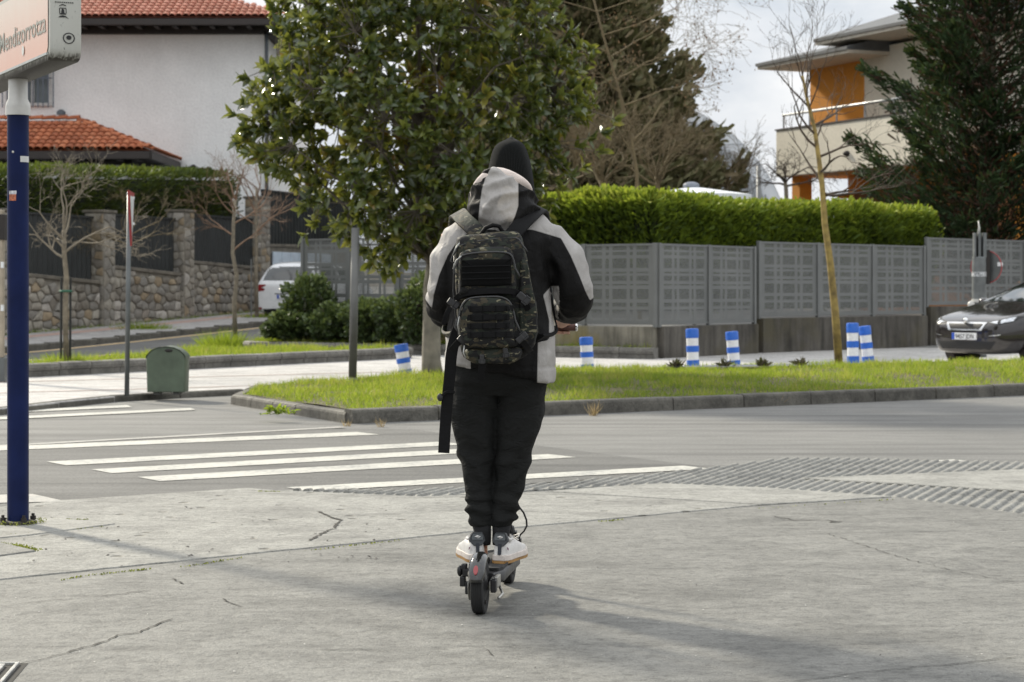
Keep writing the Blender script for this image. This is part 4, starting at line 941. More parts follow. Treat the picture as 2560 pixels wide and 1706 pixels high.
# ---- distant ribbed white vault, canopy behind the hedge
rv = empty('ribbed_hall', (18, 125, 2), 'pale ribbed vaulted hall in the distance behind the hedge', 'hall')
M_VAULT = simple('pale_membrane', (0.70, 0.73, 0.76), .6, 0, .08, .3, kind='World'); M_VRIB = simple('vault_rib', (0.36, 0.38, 0.40), .5, .3, .1)
Yv0 = 125.0; cv = P(1500, 725, Yv0); rad = P(1990, 725, Yv0).x - cv.x; zt = P(0, 225, Yv0).z
def vault(t, y): 
    x = cv.x + rad * math.sin(t) * 1.0; z = 1.0 + (zt - 1.0) * (math.cos(t) ** .8 if math.cos(t) > 0 else 0); return Vector((x, y, z))
mb = MB(); ts = [lerp(-1.57, 1.57, i / 40) for i in range(41)]
mb.loft([[vault(t, Yv0 + dy) for t in ts] for dy in (0, 30)], False, closed=False); f0 = [vault(t, Yv0 + .05) for t in ts]; mb.add(f0, [tuple(range(len(f0)))]); mb.build('vault_shell', M_VAULT, rv, smooth=False)
mb = MB()
for i in range(46):
    x = cv.x + rad * (i / 46.0); t = math.asin(min(.999, (x - cv.x) / rad)); z1 = vault(t, 0).z
    mb.tube([(x + (1 - (i / 46.)) * 0, Yv0 - .1, 1.0), (x - .5 * (z1 - 1) / 10, Yv0 - .15, lerp(1, z1, .6)), (x - 1.4 * (z1 - 1) / 10, Yv0 - .1, z1)], .06, 4, False)
for i in range(9):
    z = 2 + i * (zt - 3) / 9; mb.tube([(cv.x + 2, Yv0 - .12, z), (cv.x + rad * math.sqrt(max(0, 1 - ((z - 1) / (zt - 1)) ** 2.5)), Yv0 - .12, z)], .03, 4, False)
o = mb.build('vault_ribs', M_VRIB, rv); o['kind'] = 'stuff'
a = P(1897, 415, 90); MB().tube([(a.x, 90, 1), (a.x, 90, a.z)], .10, 8).build('mast', M_FPOST, rv, smooth=True)
cp = empty('garden_canopy', (P(1740, 0, 46).x, 46, .5), 'white canopy top with a grey knob showing above the hedge', 'canopy')
c = P(1735, 478, 46); mb = MB(); n = 10; top = c + Vector((0, 0, .10)); ring = [c + Vector((1.35 * math.cos(6.283 * i / n + .2), 1.35 * math.sin(6.283 * i / n + .2), -.10)) for i in range(n)]
mb.add([top] + ring + [p - Vector((0, 0, .16)) for p in ring], [(0, i + 1, (i + 1) % n + 1) for i in range(n)] + [(i + 1, n + 1 + i, n + 1 + (i + 1) % n, (i + 1) % n + 1) for i in range(n)]); mb.build('canopy_cloth', simple('white_cloth', (.8, .82, .84), .7), cp)
MB().ell(top + Vector((-.06, 0, .02)), (.19, .19, .09)).build('canopy_knob', simple('knob_grey', (.2, .22, .26), .5), cp, smooth=True); MB().tube([(c.x, 46, .5), (c.x, 46, c.z)], .04, 8).build('canopy_pole', M_FPOST, cp)
# ================================================================== VEGETATION
M_BARK = simple('grey_bark', (0.20, 0.17, 0.125), .9, 0, .35, 12, .7, 60); M_BARKY = simple('lichen_bark', (0.22, 0.155, 0.065), .9, 0, .4, 9, .7, 60, tint=(.30, .22, .07))
M_TWIGG = simple('pale_twig', (0.21, 0.18, 0.135), .85, 0, .25, 5); M_TWIGR = simple('reddish_twig', (0.20, 0.125, 0.08), .85, 0, .25, 5); M_TWIGD = simple('dark_twig', (0.075, 0.055, 0.04), .85, 0, .25, 5); M_TWIGY = simple('ochre_twig', (0.15, 0.115, 0.06), .85, 0, .3, 5)
def rdir(d, ang, rr):
    s, u = frame_of(d); a = rr.uniform(0, 6.283); return (d * math.cos(ang) + (s * math.cos(a) + u * math.sin(a)) * math.sin(ang)).normalized()
def grow(mb, p, d, ln, r, lev, rr, up=.15, spread=.6, kids=(3, 4), shrink=.68, seg=4, tips=None, curl=.16, flat=None, minr=.0025):
    pts = [p]; rad = [r]; q = p.copy(); dd = d.copy()
    for i in range(seg):
        dd = (dd + Vector((rr.gauss(0, curl), rr.gauss(0, curl), rr.gauss(0, curl) + up * .5))).normalized()
        q = q + dd * (ln / seg); pts.append(q.copy()); rad.append(max(minr * .7, r * (1 - .55 * (i + 1) / seg)))
    mb.tube(pts, rad, 5 if r > .02 else (4 if r > .008 else 3), False)
    if lev == 0:
        if tips is not None: tips.append((pts[-1], dd))
        return
    for k in range(rr.randint(*kids)):
        t = rr.uniform(.35, 1.0) if k else 1.0; i = min(seg - 1, int(t * seg)); bp = pts[i].lerp(pts[i + 1], t * seg - i) if t < 1 else pts[-1]
        nd = rdir(dd, rr.uniform(spread * .5, spread * 1.25), rr); nd = (nd + Vector((0, 0, up))).normalized()
        grow(mb, bp, nd, ln * shrink * rr.uniform(.7, 1.2), max(minr, rad[i] * .66), lev - 1, rr, up, spread, kids, shrink, seg, tips, curl, flat, minr)
def bare_tree(name, trunk, tr, limbs, lev, ln, seed, mbark, mtwig, label, group=None, up=.18, spread=.62, kids=(2, 4), minr=.003, curl=.16):
    """trunk: points bottom to top; limbs: (fraction up the trunk, direction, length scale)"""
    rr = random.Random(seed); e = empty(name, trunk[0], label, 'tree', group)
    n = len(trunk); MB().tube(trunk, [lerp(tr[0], tr[1], i / (n - 1)) for i in range(n)], 10).build('trunk', mbark, e, smooth=True)
    mb = MB(); tips = []
    for f, d, s in limbs:
        i = min(n - 2, int(f * (n - 1))); p = Vector(trunk[i]).lerp(Vector(trunk[i + 1]), f * (n - 1) - i)
        grow(mb, p, Vector(d).normalized(), ln * s, lerp(tr[0], tr[1], f) * .62, lev, rr, up, spread, kids, tips=tips, minr=minr, curl=curl)
    mb.build('branches', mtwig, e, smooth=True); return e, tips
def rand_limbs(n, f0, f1, tilt, seed, s0=.7, s1=1.1):
    rr = random.Random(seed); out = []
    for i in range(n):
        a = i * 2.4 + rr.uniform(-.4, .4); t = rr.uniform(*tilt); out.append((lerp(f0, f1, i / max(1, n - 1)), (math.cos(a) * math.sin(t), math.sin(a) * math.sin(t), math.cos(t)), rr.uniform(s0, s1)))
    return out
def shrink_to(e, z): pass
# small pale bare street trees on the left
Yt = 30.0; tk = [P(166, 914, Yt), P(163, 780, Yt), P(166, 690, Yt), P(161, 640, Yt), P(160, 575, Yt)]
t1, _ = bare_tree('bare_street_tree', tk, (.042, .032), [(.78, (.62, -.1, .62), 1.15), (.72, (-.75, .2, .5), .9), (.9, (-.55, -.4, .7), .85), (1, (-.25, .2, .9), 1.0), (1, (.2, -.3, .9), .9), (.95, (.5, .5, .7), .85), (.8, (-.2, -.7, .55), .7)], 4, .66, 3, M_BARK, M_TWIGG, 'pale bare young tree staked in the front planter near the blue pole', 'bare young street trees', up=.05, spread=.75)
M_STAKE = simple('black_stake', (.02, .022, .02), .7)
for px in (152, 175):
    a = P(px, 914, Yt + .05); b = P(px + 1.5, 695, Yt + .05); MB().tube([a, b], .018, 6).build('support_stake', M_STAKE, t1)
c = P(164, 728, Yt); MB().tube([c + Vector((.085 * math.cos(i / 12 * 6.283), .07 * math.sin(i / 12 * 6.283), 0)) for i in range(13)], .016, 5).build('tree_tie', simple('green_tie', (.02, .12, .07), .6), t1)
Yt = 42.5; tk = [P(588, 858, Yt), P(586, 760, Yt), P(592, 690, Yt), P(582, 635, Yt), P(584, 560, Yt), P(588, 500, Yt)]
bare_tree('bare_street_tree', tk, (.050, .032), [(.62, (.75, -.1, .55), .9), (.72, (-.8, .2, .35), .9), (.8, (.75, .2, .35), 1.0), (.88, (-.6, -.2, .5), .9), (1, (-.3, .1, .9), .9), (1, (.35, -.2, .85), 1.0), (.95, (.1, .6, .7), .8), (.9, (0, -.7, .5), .7)], 4, .72, 8, M_BARK, M_TWIGR, 'reddish bare young tree with a grass clump at its foot by the street', 'bare young street trees', up=.08, spread=.7)
Yt = 53.0; tk = [P(642, 792, Yt), P(640, 680, Yt), P(641, 600, Yt), P(640, 520, Yt), P(642, 470, Yt)]
t3, _ = bare_tree('bare_street_tree', tk, (.055, .03), rand_limbs(8, .55, 1, (.5, 1.1), 5), 2, 1.0, 9, M_BARK, M_TWIGR, 'bare young tree on the pavement just left of the white car', 'bare young street trees', up=.1)
MB().tube([P(628, 792, Yt + .1), P(628, 648, Yt + .1)], .02, 6).build('support_stake', M_FPOST, t3)
Yt = 48.0; tk = [P(322, 822, Yt), P(320, 720, Yt), P(318, 640, Yt), P(320, 590, Yt)]
bare_tree('bare_street_tree', tk, (.045, .03), [(1, (.85, .0, .35), 1.0), (.95, (-.8, .1, .4), .95), (1, (.3, .3, .85), .7), (.85, (.7, -.3, .2), .9), (.85, (-.6, -.4, .3), .8), (1, (-.2, -.4, .8), .6)], 4, .85, 12, M_BARK, M_TWIGY, 'ochre bare young tree behind the thin signpost', 'bare young street trees', up=.0, spread=.6)
# leaning bare tree on the island, right
Yt = 29.0; bz = isz(P(2097, 900, Yt).x, Yt); tk = [P(2098, 905, Yt), P(2088, 780, Yt), P(2076, 660, Yt), P(2062, 560, Yt), P(2056, 470, Yt), P(2046, 390, Yt + .1), P(2036, 320, Yt + .2), P(2018, 250, Yt + .2), P(2006, 190, Yt + .2)]; tk[0].z = bz - .03
bare_tree('leaning_bare_tree', tk, (.060, .018), [(.48, (.75, -.4, -.12), .95), (.47, (.6, .4, .1), .7), (.52, (-.5, .4, .6), .9), (.56, (.1, -.7, .5), .8), (.7, (.1, .7, .6), .9), (.88, (-.1, -.6, .8), .9), (.62, (.8, -.1, .35), .9), (.66, (-.75, .1, .5), 1.0), (.72, (-.6, -.2, .6), 1.0), (.76, (.65, .2, .6), 1.1), (.84, (.5, -.3, .8), 1.05), (.84, (-.55, .3, .7), .95), (.92, (.2, .4, .9), .9), (1, (-.12, .0, 1), 1.05), (1, (.25, .2, 1), 1.1), (.95, (-.4, -.2, .8), .9)], 4, .70, 21, M_BARKY, M_TWIGD, 'leaning bare tree with ochre lichen trunk on the island', None, up=.10, spread=.55, kids=(2, 3), minr=.0024)
# twiggy shrub behind the hedge
Yt = 62.0; tk = [P(1815, 500, Yt) - Vector((0, 0, 2.5)), P(1815, 480, Yt), P(1818, 455, Yt)]
bare_tree('bare_shrub', tk, (.07, .05), rand_limbs(12, .6, 1, (.5, 1.25), 7), 3, 1.0, 31, M_BARK, M_TWIGY, 'ochre bare bushy tree in front of the ribbed hall', None, up=.02, spread=.7, kids=(3, 4), minr=.006)
Yt = 60.0; tk = [P(1975, 520, Yt) - Vector((0, 0, 2.5)), P(1965, 470, Yt), P(1962, 450, Yt)]
bare_tree('bare_shrub', tk, (.07, .05), rand_limbs(8, .6, 1, (.5, 1.4), 17), 3, .8, 32, M_BARK, M_TWIGD, 'dark bare shrub below the orange house balcony', None, up=.0, spread=.8, kids=(3, 4), minr=.006)
for k_, (px_, Y_, sd_, lab_) in enumerate([(1500, 50.0, 33, 'tangled ochre bare bush behind the hedge, left of the conifer edge'), (1640, 52.0, 34, 'tangled ochre bare bush behind the hedge below the conifer'), (1420, 47.0, 35, 'tangled ochre bare bush showing between magnolia and hedge')]):
    tk = [P(px_, 520, Y_) - Vector((0, 0, 2.0)), P(px_ + 5, 470, Y_), P(px_, 440, Y_)]
    bare_tree('bare_shrub', tk, (.06, .045), rand_limbs(13, .55, 1, (.3, 1.15), sd_), 4, 1.15, sd_, M_TWIGY, M_TWIGY, lab_, None, up=.06, spread=.7, kids=(2, 4), minr=.005)
# brown tree with hanging seed pods, between the magnolia and the conifer
Yt = 48.0; tk = [P(1600, 520, Yt) - Vector((0, 0, 2.6)), P(1592, 430, Yt), P(1575, 330, Yt), P(1540, 200, Yt), P(1500, 60, Yt), P(1470, -60, Yt)]
t5, tips = bare_tree('seed_pod_tree', tk, (.05, .02), [(.3, (-.6, -.3, .6), .9), (.35, (.5, -.3, .7), .8), (.42, (-.8, .1, .5), 1.05), (.5, (.75, -.1, .4), .95), (.55, (-.6, -.5, .4), 1.0), (.6, (.9, .1, .3), 1.15), (.68, (.6, -.4, .5), 1.0), (.7, (-.8, -.1, .4), 1.1), (.76, (.95, 0, .15), 1.25), (.85, (.85, -.3, .25), 1.25), (.85, (-.7, .2, .5), 1.1), (.95, (.9, .2, .1), 1.35), (1, (.6, -.2, .5), 1.2), (1, (-.4, .1, .8), 1.1), (.9, (.2, -.8, .2), 1.0), (.4, (.1, -.8, .4), .9)], 4, 1.45, 41, M_TWIGY, M_TWIGY, 'brown bare tree with hanging seed pods behind the hedge', None, up=-.01, spread=.66, kids=(2, 4), minr=.0045)
rg = np.random.default_rng(5); tp = np.array([list(p) for p, d in tips]); n = len(tp); rep = 1; pos = np.repeat(tp, rep, 0) + rg.normal(0, .05, (n * rep, 3)); d = rg.normal(size=(n * rep, 3)) * .5; d[:, 2] = -1; X, Yv, Z = axes_for(d, rg); s = rg.uniform(.03, .085, (n * rep, 1))
o = link('seed_pods', scatter_mesh('seed_pods', LEAF_V, LEAF_F, pos, X * s, Yv * s * .45, Z * s, rg.random(n * rep)), t5, leaf_mat('seed_pod', [(0, (.06, .035, .02)), (1, (.22, .14, .08))], .8, .25, (.3, .2, .1))); o['kind'] = 'stuff'

# ---- magnolia
Ym = 28.0; mg = empty('magnolia_tree', P(1078, 958, Ym), 'glossy broadleaf magnolia tree behind the rider', 'tree')
tk = [P(1082, 966, Ym), P(1078, 900, Ym), P(1079, 800, Ym), P(1078, 720, Ym), P(1084, 660, Ym)]; tk[0].z = .05
tkm = MB().tube(tk, [.155, .13, .118, .11, .10], 14); tkm.build('trunk', simple('smooth_grey_bark', (.22, .20, .16), .85, 0, .3, 6, .5, 40), mg, smooth=True)
MB().tube([P(1066, 962, Ym - .12), P(1065, 928, Ym - .13)], .06, 8).build('trunk_guard', simple('guard_plastic', (.06, .06, .055), .6), mg)
rr = random.Random(6); rg = np.random.default_rng(6); CC = P(1030, 235, Ym); RX, RY, RZ = 2.2, 2.0, 2.5
limb_pts = []; mb = MB()
for k in range(46):
    a = k * 2.399; zt_ = lerp(-.85, 1.0, (k + .5) / 46); rxy = math.sqrt(max(0.05, 1 - zt_ * zt_)); end = CC + Vector((RX * rxy * math.cos(a) * .86, RY * rxy * math.sin(a) * .86, RZ * zt_ * .88))
    f = rr.uniform(.15, 1.0) if zt_ > -.3 else rr.uniform(.0, .35); st = Vector(tk[-1]).lerp(CC + Vector((.1, 0, RZ * .6)), f * .55 if zt_ > -.2 else 0)
    mid = st.lerp(end, .5) + Vector((rr.gauss(0, .15), rr.gauss(0, .15), rr.uniform(-.05, .25)))
    pl = [st, st.lerp(mid, .5) + Vector((rr.gauss(0, .06), rr.gauss(0, .06), .05)), mid, mid.lerp(end, .55) + Vector((rr.gauss(0, .1), rr.gauss(0, .1), rr.gauss(0, .1))), end]
    mb.tube(pl, [.034, .026, .018, .012, .006], 6, False)
    for i in range(1, 5): limb_pts += [pl[i - 1].lerp(pl[i], t) for t in (.33, .66, 1)]
mb.tube([tk[-1], CC + Vector((.05, 0, -1.0)), CC + Vector((.1, .05, .8)), CC + Vector((0, 0, 2.0))], [.10, .08, .045, .015], 8, False)
LP = np.array([list(p) for p in limb_pts])
ros = []
def magn_in(p):
    q = Vector(((p[0] - CC.x) / RX, (p[1] - CC.y) / RY, (p[2] - CC.z) / RZ)); r = q.length; d = q.normalized()
    lim = 1.0 + .30 * noise.noise(d * 2.2 + Vector((3.1, 0, 0))) + .14 * noise.noise(d * 5.5)
    return r / lim
while len(ros) < 2050:
    p = np.array([CC.x, CC.y, CC.z]) + rg.uniform(-1.35, 1.35, 3) * [RX, RY, RZ]
    k = magn_in(p)
    if p[2] < (1.98 if p[0] < -2.0 else (1.62 if p[0] < -1.1 else 1.85)) + .18 * noise.noise(Vector(p) * 2.0): continue
    if k < 1 and rg.random() < (.25 + .75 * k ** 2) and noise.noise(Vector(p) * 1.1) > -.30: ros.append(p)
for px, py in ((612, 196), (640, 215), (665, 240), (640, 250), (618, 385), (650, 400), (668, 420), (690, 80), (720, 95), (665, 170), (1515, 330), (1480, 345), (1450, 365), (1430, 440), (1400, 470), (1460, 420), (1500, 380), (1540, 300), (760, 590), (790, 560), (925, 660), (960, 640), (985, 680), (700, 300), (620, 300), (650, 330), (790, 540), (830, 570), (1400, 150), (1430, 230), (1460, 260)):
    q = P(px, py, Ym + rr.uniform(-.7, .7)); ros.append(np.array(list(q)))
ros = np.array(ros)
tw = MB(); dirs = []
for p in ros:
    dd = np.linalg.norm(LP - p, axis=1); q = LP[int(np.argmin(dd))]; v = Vector(p - q); outw = Vector(p) - CC
    if v.length > .02: tw.tube([q, (q + p) / 2 + np.array([0, 0, -.02]), p], [.009, .007, .005], 3, False)
    dirs.append((v.normalized() * .5 + outw.normalized() * .6 + Vector((0, 0, .45))).normalized())
allb = MB(); allb.v = mb.v + tw.v; nb = len(mb.v); allb.f = mb.f + [tuple(i + nb for i in f) for f in tw.f]; allb.m = [0] * len(allb.f); allb.build('branches', simple('magnolia_branch', (.10, .085, .065), .85, 0, .3, 8), mg, smooth=True)
LV = np.array(LEAF_V); pos = []; dv = []; upv = []; tnt = []; sz = []
for p, d in zip(ros, dirs):
    nl = rr.randint(7, 12); s, u = frame_of(d); t0 = np.clip(.38 + .46 * noise.noise(Vector(p) * .9) + rr.gauss(0, .1), 0, 1); t0 = float(t0)
    for k in range(nl):
        a = k * 2.4 + rr.uniform(-.3, .3); el = rr.uniform(.15, 1.35); ld = (d * math.cos(el) + (s * math.cos(a) + u * math.sin(a)) * math.sin(el)).normalized(); ld = (ld + Vector((0, 0, -.10))).normalized()
        pos.append(list(Vector(p) - d * rr.uniform(0, .09))); dv.append(list(ld)); upv.append(list((d + Vector((rr.gauss(0, .35), rr.gauss(0, .35), rr.gauss(0, .35)))).normalized())); tnt.append(min(1, max(0, t0 + rr.gauss(0, .16)))); sz.append(rr.uniform(.12, .225))
pos = np.array(pos); dv = np.array(dv); upv = np.array(upv); tnt = np.array(tnt); sz = np.array(sz)[:, None]
M_MAG = leaf_mat('magnolia_leaf', [(0, (.036, .060, .028)), (.35, (.080, .116, .042)), (.6, (.155, .18, .048)), (.78, (.28, .235, .052)), (1, (.24, .12, .045))], .15, .34, (.30, .31, .03), spec=.75)
X, Yv, Z = axes_for(dv, rg, upv)
near = np.argsort(pos[:, 1] - 1e-3 * rg.random(len(pos)))
vis = [i for i in near if abs(pos[i, 0] - CC.x) < 2.6][:1]
front = pos[:, 1] + .35 * np.abs(pos[:, 0] - CC.x); order = np.argsort(front); pick = set(order[:300].tolist()); keep = np.array([i not in pick for i in range(len(pos))])
crown = link('crown', scatter_mesh('crown', LEAF_V, LEAF_F, pos[keep], X[keep] * sz[keep], Yv[keep] * sz[keep] * .41, Z[keep] * sz[keep], tnt[keep], True), mg, M_MAG); crown['kind'] = 'stuff'
lm = []
for k in range(6): lm.append(scatter_mesh('leaf', LEAF_V, LEAF_F, np.zeros((1, 3)), np.array([[1., 0, 0]]), np.array([[0, .41, 0]]), np.array([[0, 0, 1.]]), [k / 5.0], True)); lm[-1].materials.append(M_MAG)
mgw = parent_world(mg)
for i in order[:300]:
    ob = bpy.data.objects.new('leaf', lm[int(round(tnt[i] * 5))]); COL.objects.link(ob); ob.parent = mg
    M4 = Matrix((Vector(X[i]), Vector(Yv[i]), Vector(Z[i]))).transposed().to_4x4(); M4 = Matrix.Translation(Vector(pos[i]) - mgw) @ M4 @ Matrix.Diagonal((sz[i, 0], sz[i, 0], sz[i, 0], 1)); ob.matrix_local = M4

# ---- conifers
def conifer(name, base, top, rad, nb, per, seed, stops, label, bark, tuft=.22, rise=.25, dead=.12, rnd=.16, face=None, trans=.12, tcol=(.12, .16, .03), lowest=.05, droop=0.0, wdt=.5):
    e = empty(name, base, label, 'tree'); rg = np.random.default_rng(seed); rr = random.Random(seed); H = top - base[2]
    MB().tube([base, Vector(base) + Vector((0, 0, H * .5)), Vector(base) + Vector((.1, 0, H * .95))], [.28, .18, .03], 10).build('trunk', bark, e, smooth=True)
    bm_ = MB(); P_ = []; D_ = []; T_ = []
    for k in range(nb):
        f = lowest + (1 - lowest) * ((k + .5) / nb) ** 1.15; a = k * 2.39996 + rr.uniform(-.3, .3); L_ = rad(f) * rr.uniform(1 - rnd * 2, 1 + rnd); z = base[2] + f * H
        o = Vector((base[0], base[1], z)); d = Vector((math.cos(a), math.sin(a), rise * rr.uniform(.6, 1.5) - droop)).normalized()
        if face is not None and d.dot(face) < -.55: continue
        end = o + d * L_ + Vector((0, 0, L_ * .1)); bm_.tube([o, o.lerp(end, .5) - Vector((0, 0, .04 * L_)), end], [.035, .02, .006], 4, False)
        s, u = frame_of(d)
        for q in range(per):
            t = 1 - (1 - rr.random()) ** 1.6 * .92 if rr.random() < .75 else rr.random(); t = max(.12, min(1.0, t)); wd = L_ * (.36 if wdt > .4 else .19) * (1.12 - t) + .05
            c = o.lerp(end, t) + s * rr.gauss(0, wd) + u * rr.gauss(0, wd * .42) - Vector((0, 0, .04 * L_ * math.sin(t * 3.14)))
            dd = (d * rr.uniform(.6, 1.2) + s * rr.gauss(0, .55) + u * rr.gauss(.18, .35)).normalized()
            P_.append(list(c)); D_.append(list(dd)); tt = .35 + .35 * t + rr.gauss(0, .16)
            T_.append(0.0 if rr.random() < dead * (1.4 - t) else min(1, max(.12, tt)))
    bm_.build('boughs', M_TWIGD, e, smooth=True); P_ = np.array(P_); D_ = np.array(D_); X, Yv, Z = axes_for(D_, rg); s = tuft * rg.uniform(.55, 1.3, (len(P_), 1))
    o = link('crown', scatter_mesh('crown', TUFT_V, TUFT_F, P_, X * s, Yv * s * wdt, Z * s, T_), e, leaf_mat(name + '_foliage', stops, .65, trans, tcol, spec=.3)); o['kind'] = 'stuff'; return e
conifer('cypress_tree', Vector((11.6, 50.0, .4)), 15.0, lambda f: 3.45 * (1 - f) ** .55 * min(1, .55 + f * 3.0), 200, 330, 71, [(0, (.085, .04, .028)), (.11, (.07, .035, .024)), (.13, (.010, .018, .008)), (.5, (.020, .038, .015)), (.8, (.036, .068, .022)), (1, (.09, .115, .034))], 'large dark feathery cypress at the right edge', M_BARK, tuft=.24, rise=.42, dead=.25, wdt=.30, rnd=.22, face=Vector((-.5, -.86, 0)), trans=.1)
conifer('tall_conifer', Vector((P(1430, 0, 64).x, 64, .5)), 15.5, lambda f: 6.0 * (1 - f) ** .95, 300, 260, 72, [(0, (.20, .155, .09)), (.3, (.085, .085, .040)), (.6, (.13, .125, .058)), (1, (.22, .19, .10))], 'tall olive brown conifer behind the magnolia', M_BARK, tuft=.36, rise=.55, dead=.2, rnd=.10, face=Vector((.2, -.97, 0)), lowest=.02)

# ---- hedges
def hedge(name, path, width, z0, z1, n, seed, stops, label, tuft=.14, lump=.10, trans=.35, tcol=(.32, .40, .03), up=.5, toplift=1.0):
    rg = np.random.default_rng(seed); path = [Vector(p) for p in path]; zf0 = z0 if callable(z0) else (lambda t: z0); zf1 = z1 if callable(z1) else (lambda t: z1)
    segs = []; tot = 0
    for a, b in zip(path[:-1], path[1:]): segs.append((a, b, tot, (b - a).length)); tot += (b - a).length
    e = empty(name, (path[0].x, path[0].y, zf0(0)), label, 'hedge')
    core = MB()
    for a, b, t, l in segs:
        dn = (b - a).normalized(); nr = Vector((dn.y, -dn.x)); q = []
        for p, tt in ((a, t), (b, t + l)):
            for o_ in (-.10, -(width - .12)):
                pp = p + nr * o_; q += [(pp.x, pp.y, zf0(tt / tot)), (pp.x, pp.y, zf1(tt / tot) - .14)]
        core.add(q, [(0, 1, 5, 4), (2, 6, 7, 3), (1, 3, 7, 5), (0, 2, 3, 1), (4, 5, 7, 6)])
    core.build('branches', simple('hedge_inside', (.012, .016, .006), .95), e)
    P_ = []; D_ = []; T_ = []
    for i in range(n):
        r = rg.random() * tot
        for a, b, t, l in segs:
            if t <= r <= t + l: break
        dn = (b - a).normalized(); nr = Vector((dn.y, -dn.x)); p = a + dn * (r - t); fz0, fz1 = zf0(r / tot), zf1(r / tot)
        if rg.random() < .60:
            z = fz0 + (fz1 - fz0) * rg.random(); o_ = 0.0 + .05 * rg.normal(); d = Vector((nr.x, nr.y, up)) ; tint = .16 + .26 * ((z - fz0) / (fz1 - fz0)) ** 2 + .45 * ((z - fz0) / (fz1 - fz0)) ** 12  # face tint rises towards the top: sunlit band painted into the foliage colour
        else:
            z = fz1 + .03 * rg.normal(); o_ = -width * rg.random(); d = Vector((nr.x * .2, nr.y * .2, 1)); tint = .75  # top tufts palest, sunlight put into their tint
        lmp = lump * (noise.noise((p.x * .9, p.y * .9, z * 1.4)) + .5 * noise.noise((p.x * 2.6, p.y * 2.6, z * 3)))
        q = p + nr * (o_ + lmp); zz = z + (lmp * .8 if o_ < -.05 else 0)
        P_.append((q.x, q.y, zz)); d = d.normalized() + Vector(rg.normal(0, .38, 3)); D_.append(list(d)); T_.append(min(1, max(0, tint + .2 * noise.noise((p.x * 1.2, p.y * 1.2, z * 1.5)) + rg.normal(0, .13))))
    P_ = np.array(P_); X, Yv, Z = axes_for(np.array(D_), rg); s = tuft * rg.uniform(.6, 1.5, (n, 1))
    o = link('foliage', scatter_mesh('foliage', TUFT_V, TUFT_F, P_, X * s, Yv * s * .36, Z * s, T_), e, leaf_mat(name + '_foliage%d' % seed, stops, .6, trans, tcol, spec=.3)); o['kind'] = 'stuff'; return e
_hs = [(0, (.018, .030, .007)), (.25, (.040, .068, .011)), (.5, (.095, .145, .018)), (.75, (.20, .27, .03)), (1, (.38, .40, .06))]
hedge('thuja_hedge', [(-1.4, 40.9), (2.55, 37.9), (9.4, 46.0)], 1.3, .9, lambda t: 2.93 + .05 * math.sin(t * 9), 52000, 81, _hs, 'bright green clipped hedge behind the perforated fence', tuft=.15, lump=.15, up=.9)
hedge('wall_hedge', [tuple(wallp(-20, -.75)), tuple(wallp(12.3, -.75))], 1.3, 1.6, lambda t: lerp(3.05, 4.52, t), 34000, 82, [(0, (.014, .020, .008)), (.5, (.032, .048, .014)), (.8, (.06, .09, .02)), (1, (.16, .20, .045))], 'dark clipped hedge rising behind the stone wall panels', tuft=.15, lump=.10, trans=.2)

# ---- shrubs by the fence
def shrub(c, r, n, seed, label, stops=None, leaf=.07):
    rg = np.random.default_rng(seed); e = empty('shrub', (c[0], c[1], c[2]), label, 'shrub', 'dark shrubs along the fence foot'); P_ = []; D_ = []; T_ = []
    mbs = MB(); rr = random.Random(seed)
    for k in range(14):
        a = rr.uniform(0, 6.28); t = rr.uniform(.1, .9); mbs.tube([c, (c[0] + r[0] * .4 * math.cos(a), c[1] + r[1] * .4 * math.sin(a), c[2] + r[2] * .7), (c[0] + r[0] * .8 * math.cos(a) * t, c[1] + r[1] * .8 * math.sin(a) * t, c[2] + r[2] * rr.uniform(1.0, 1.7))], [.02, .013, .005], 4, False)
    mbs.build('stems', M_TWIGD, e)
    while len(P_) < n:
        q = rg.uniform(-1, 1, 3); k = np.linalg.norm(q); d = q / max(k, 1e-6); lim = .85 + .52 * noise.noise(Vector(d) * 2.0 + Vector((seed * 1.7, 0, 0))) + .24 * noise.noise(Vector(d) * 5)
        if k > lim or rg.random() > (k / lim) ** 2.5 + .08: continue
        p = np.array(c) + np.array([0, 0, r[2] * .92]) + q * r
        if p[2] < c[2] + .02: continue
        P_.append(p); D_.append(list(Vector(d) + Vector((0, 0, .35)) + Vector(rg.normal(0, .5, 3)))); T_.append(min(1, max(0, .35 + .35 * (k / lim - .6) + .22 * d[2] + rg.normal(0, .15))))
    X, Yv, Z = axes_for(np.array(D_), rg); s = leaf * rg.uniform(.7, 1.4, (n, 1))
    o = link('foliage', scatter_mesh('foliage', LEAF_V, LEAF_F, np.array(P_), X * s, Yv * s * .6, Z * s, T_), e, stops or M_SHR); o['kind'] = 'stuff'; return e
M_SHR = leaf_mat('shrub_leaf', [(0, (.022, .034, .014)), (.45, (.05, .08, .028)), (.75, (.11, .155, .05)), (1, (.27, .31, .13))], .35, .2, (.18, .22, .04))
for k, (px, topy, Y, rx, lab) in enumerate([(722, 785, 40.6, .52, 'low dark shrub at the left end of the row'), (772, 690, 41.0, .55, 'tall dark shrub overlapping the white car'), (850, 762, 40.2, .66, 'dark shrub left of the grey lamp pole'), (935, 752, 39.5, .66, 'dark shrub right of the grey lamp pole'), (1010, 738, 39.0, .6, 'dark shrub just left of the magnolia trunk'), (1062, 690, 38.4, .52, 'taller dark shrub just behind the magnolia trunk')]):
    b = P(px, 850, Y); zt_ = P(px, topy, Y).z; b.z = .36; shrub((b.x, b.y, .30), (rx, .5, (zt_ - .3) / 1.85), 3200, 90 + k, lab, leaf=.085)
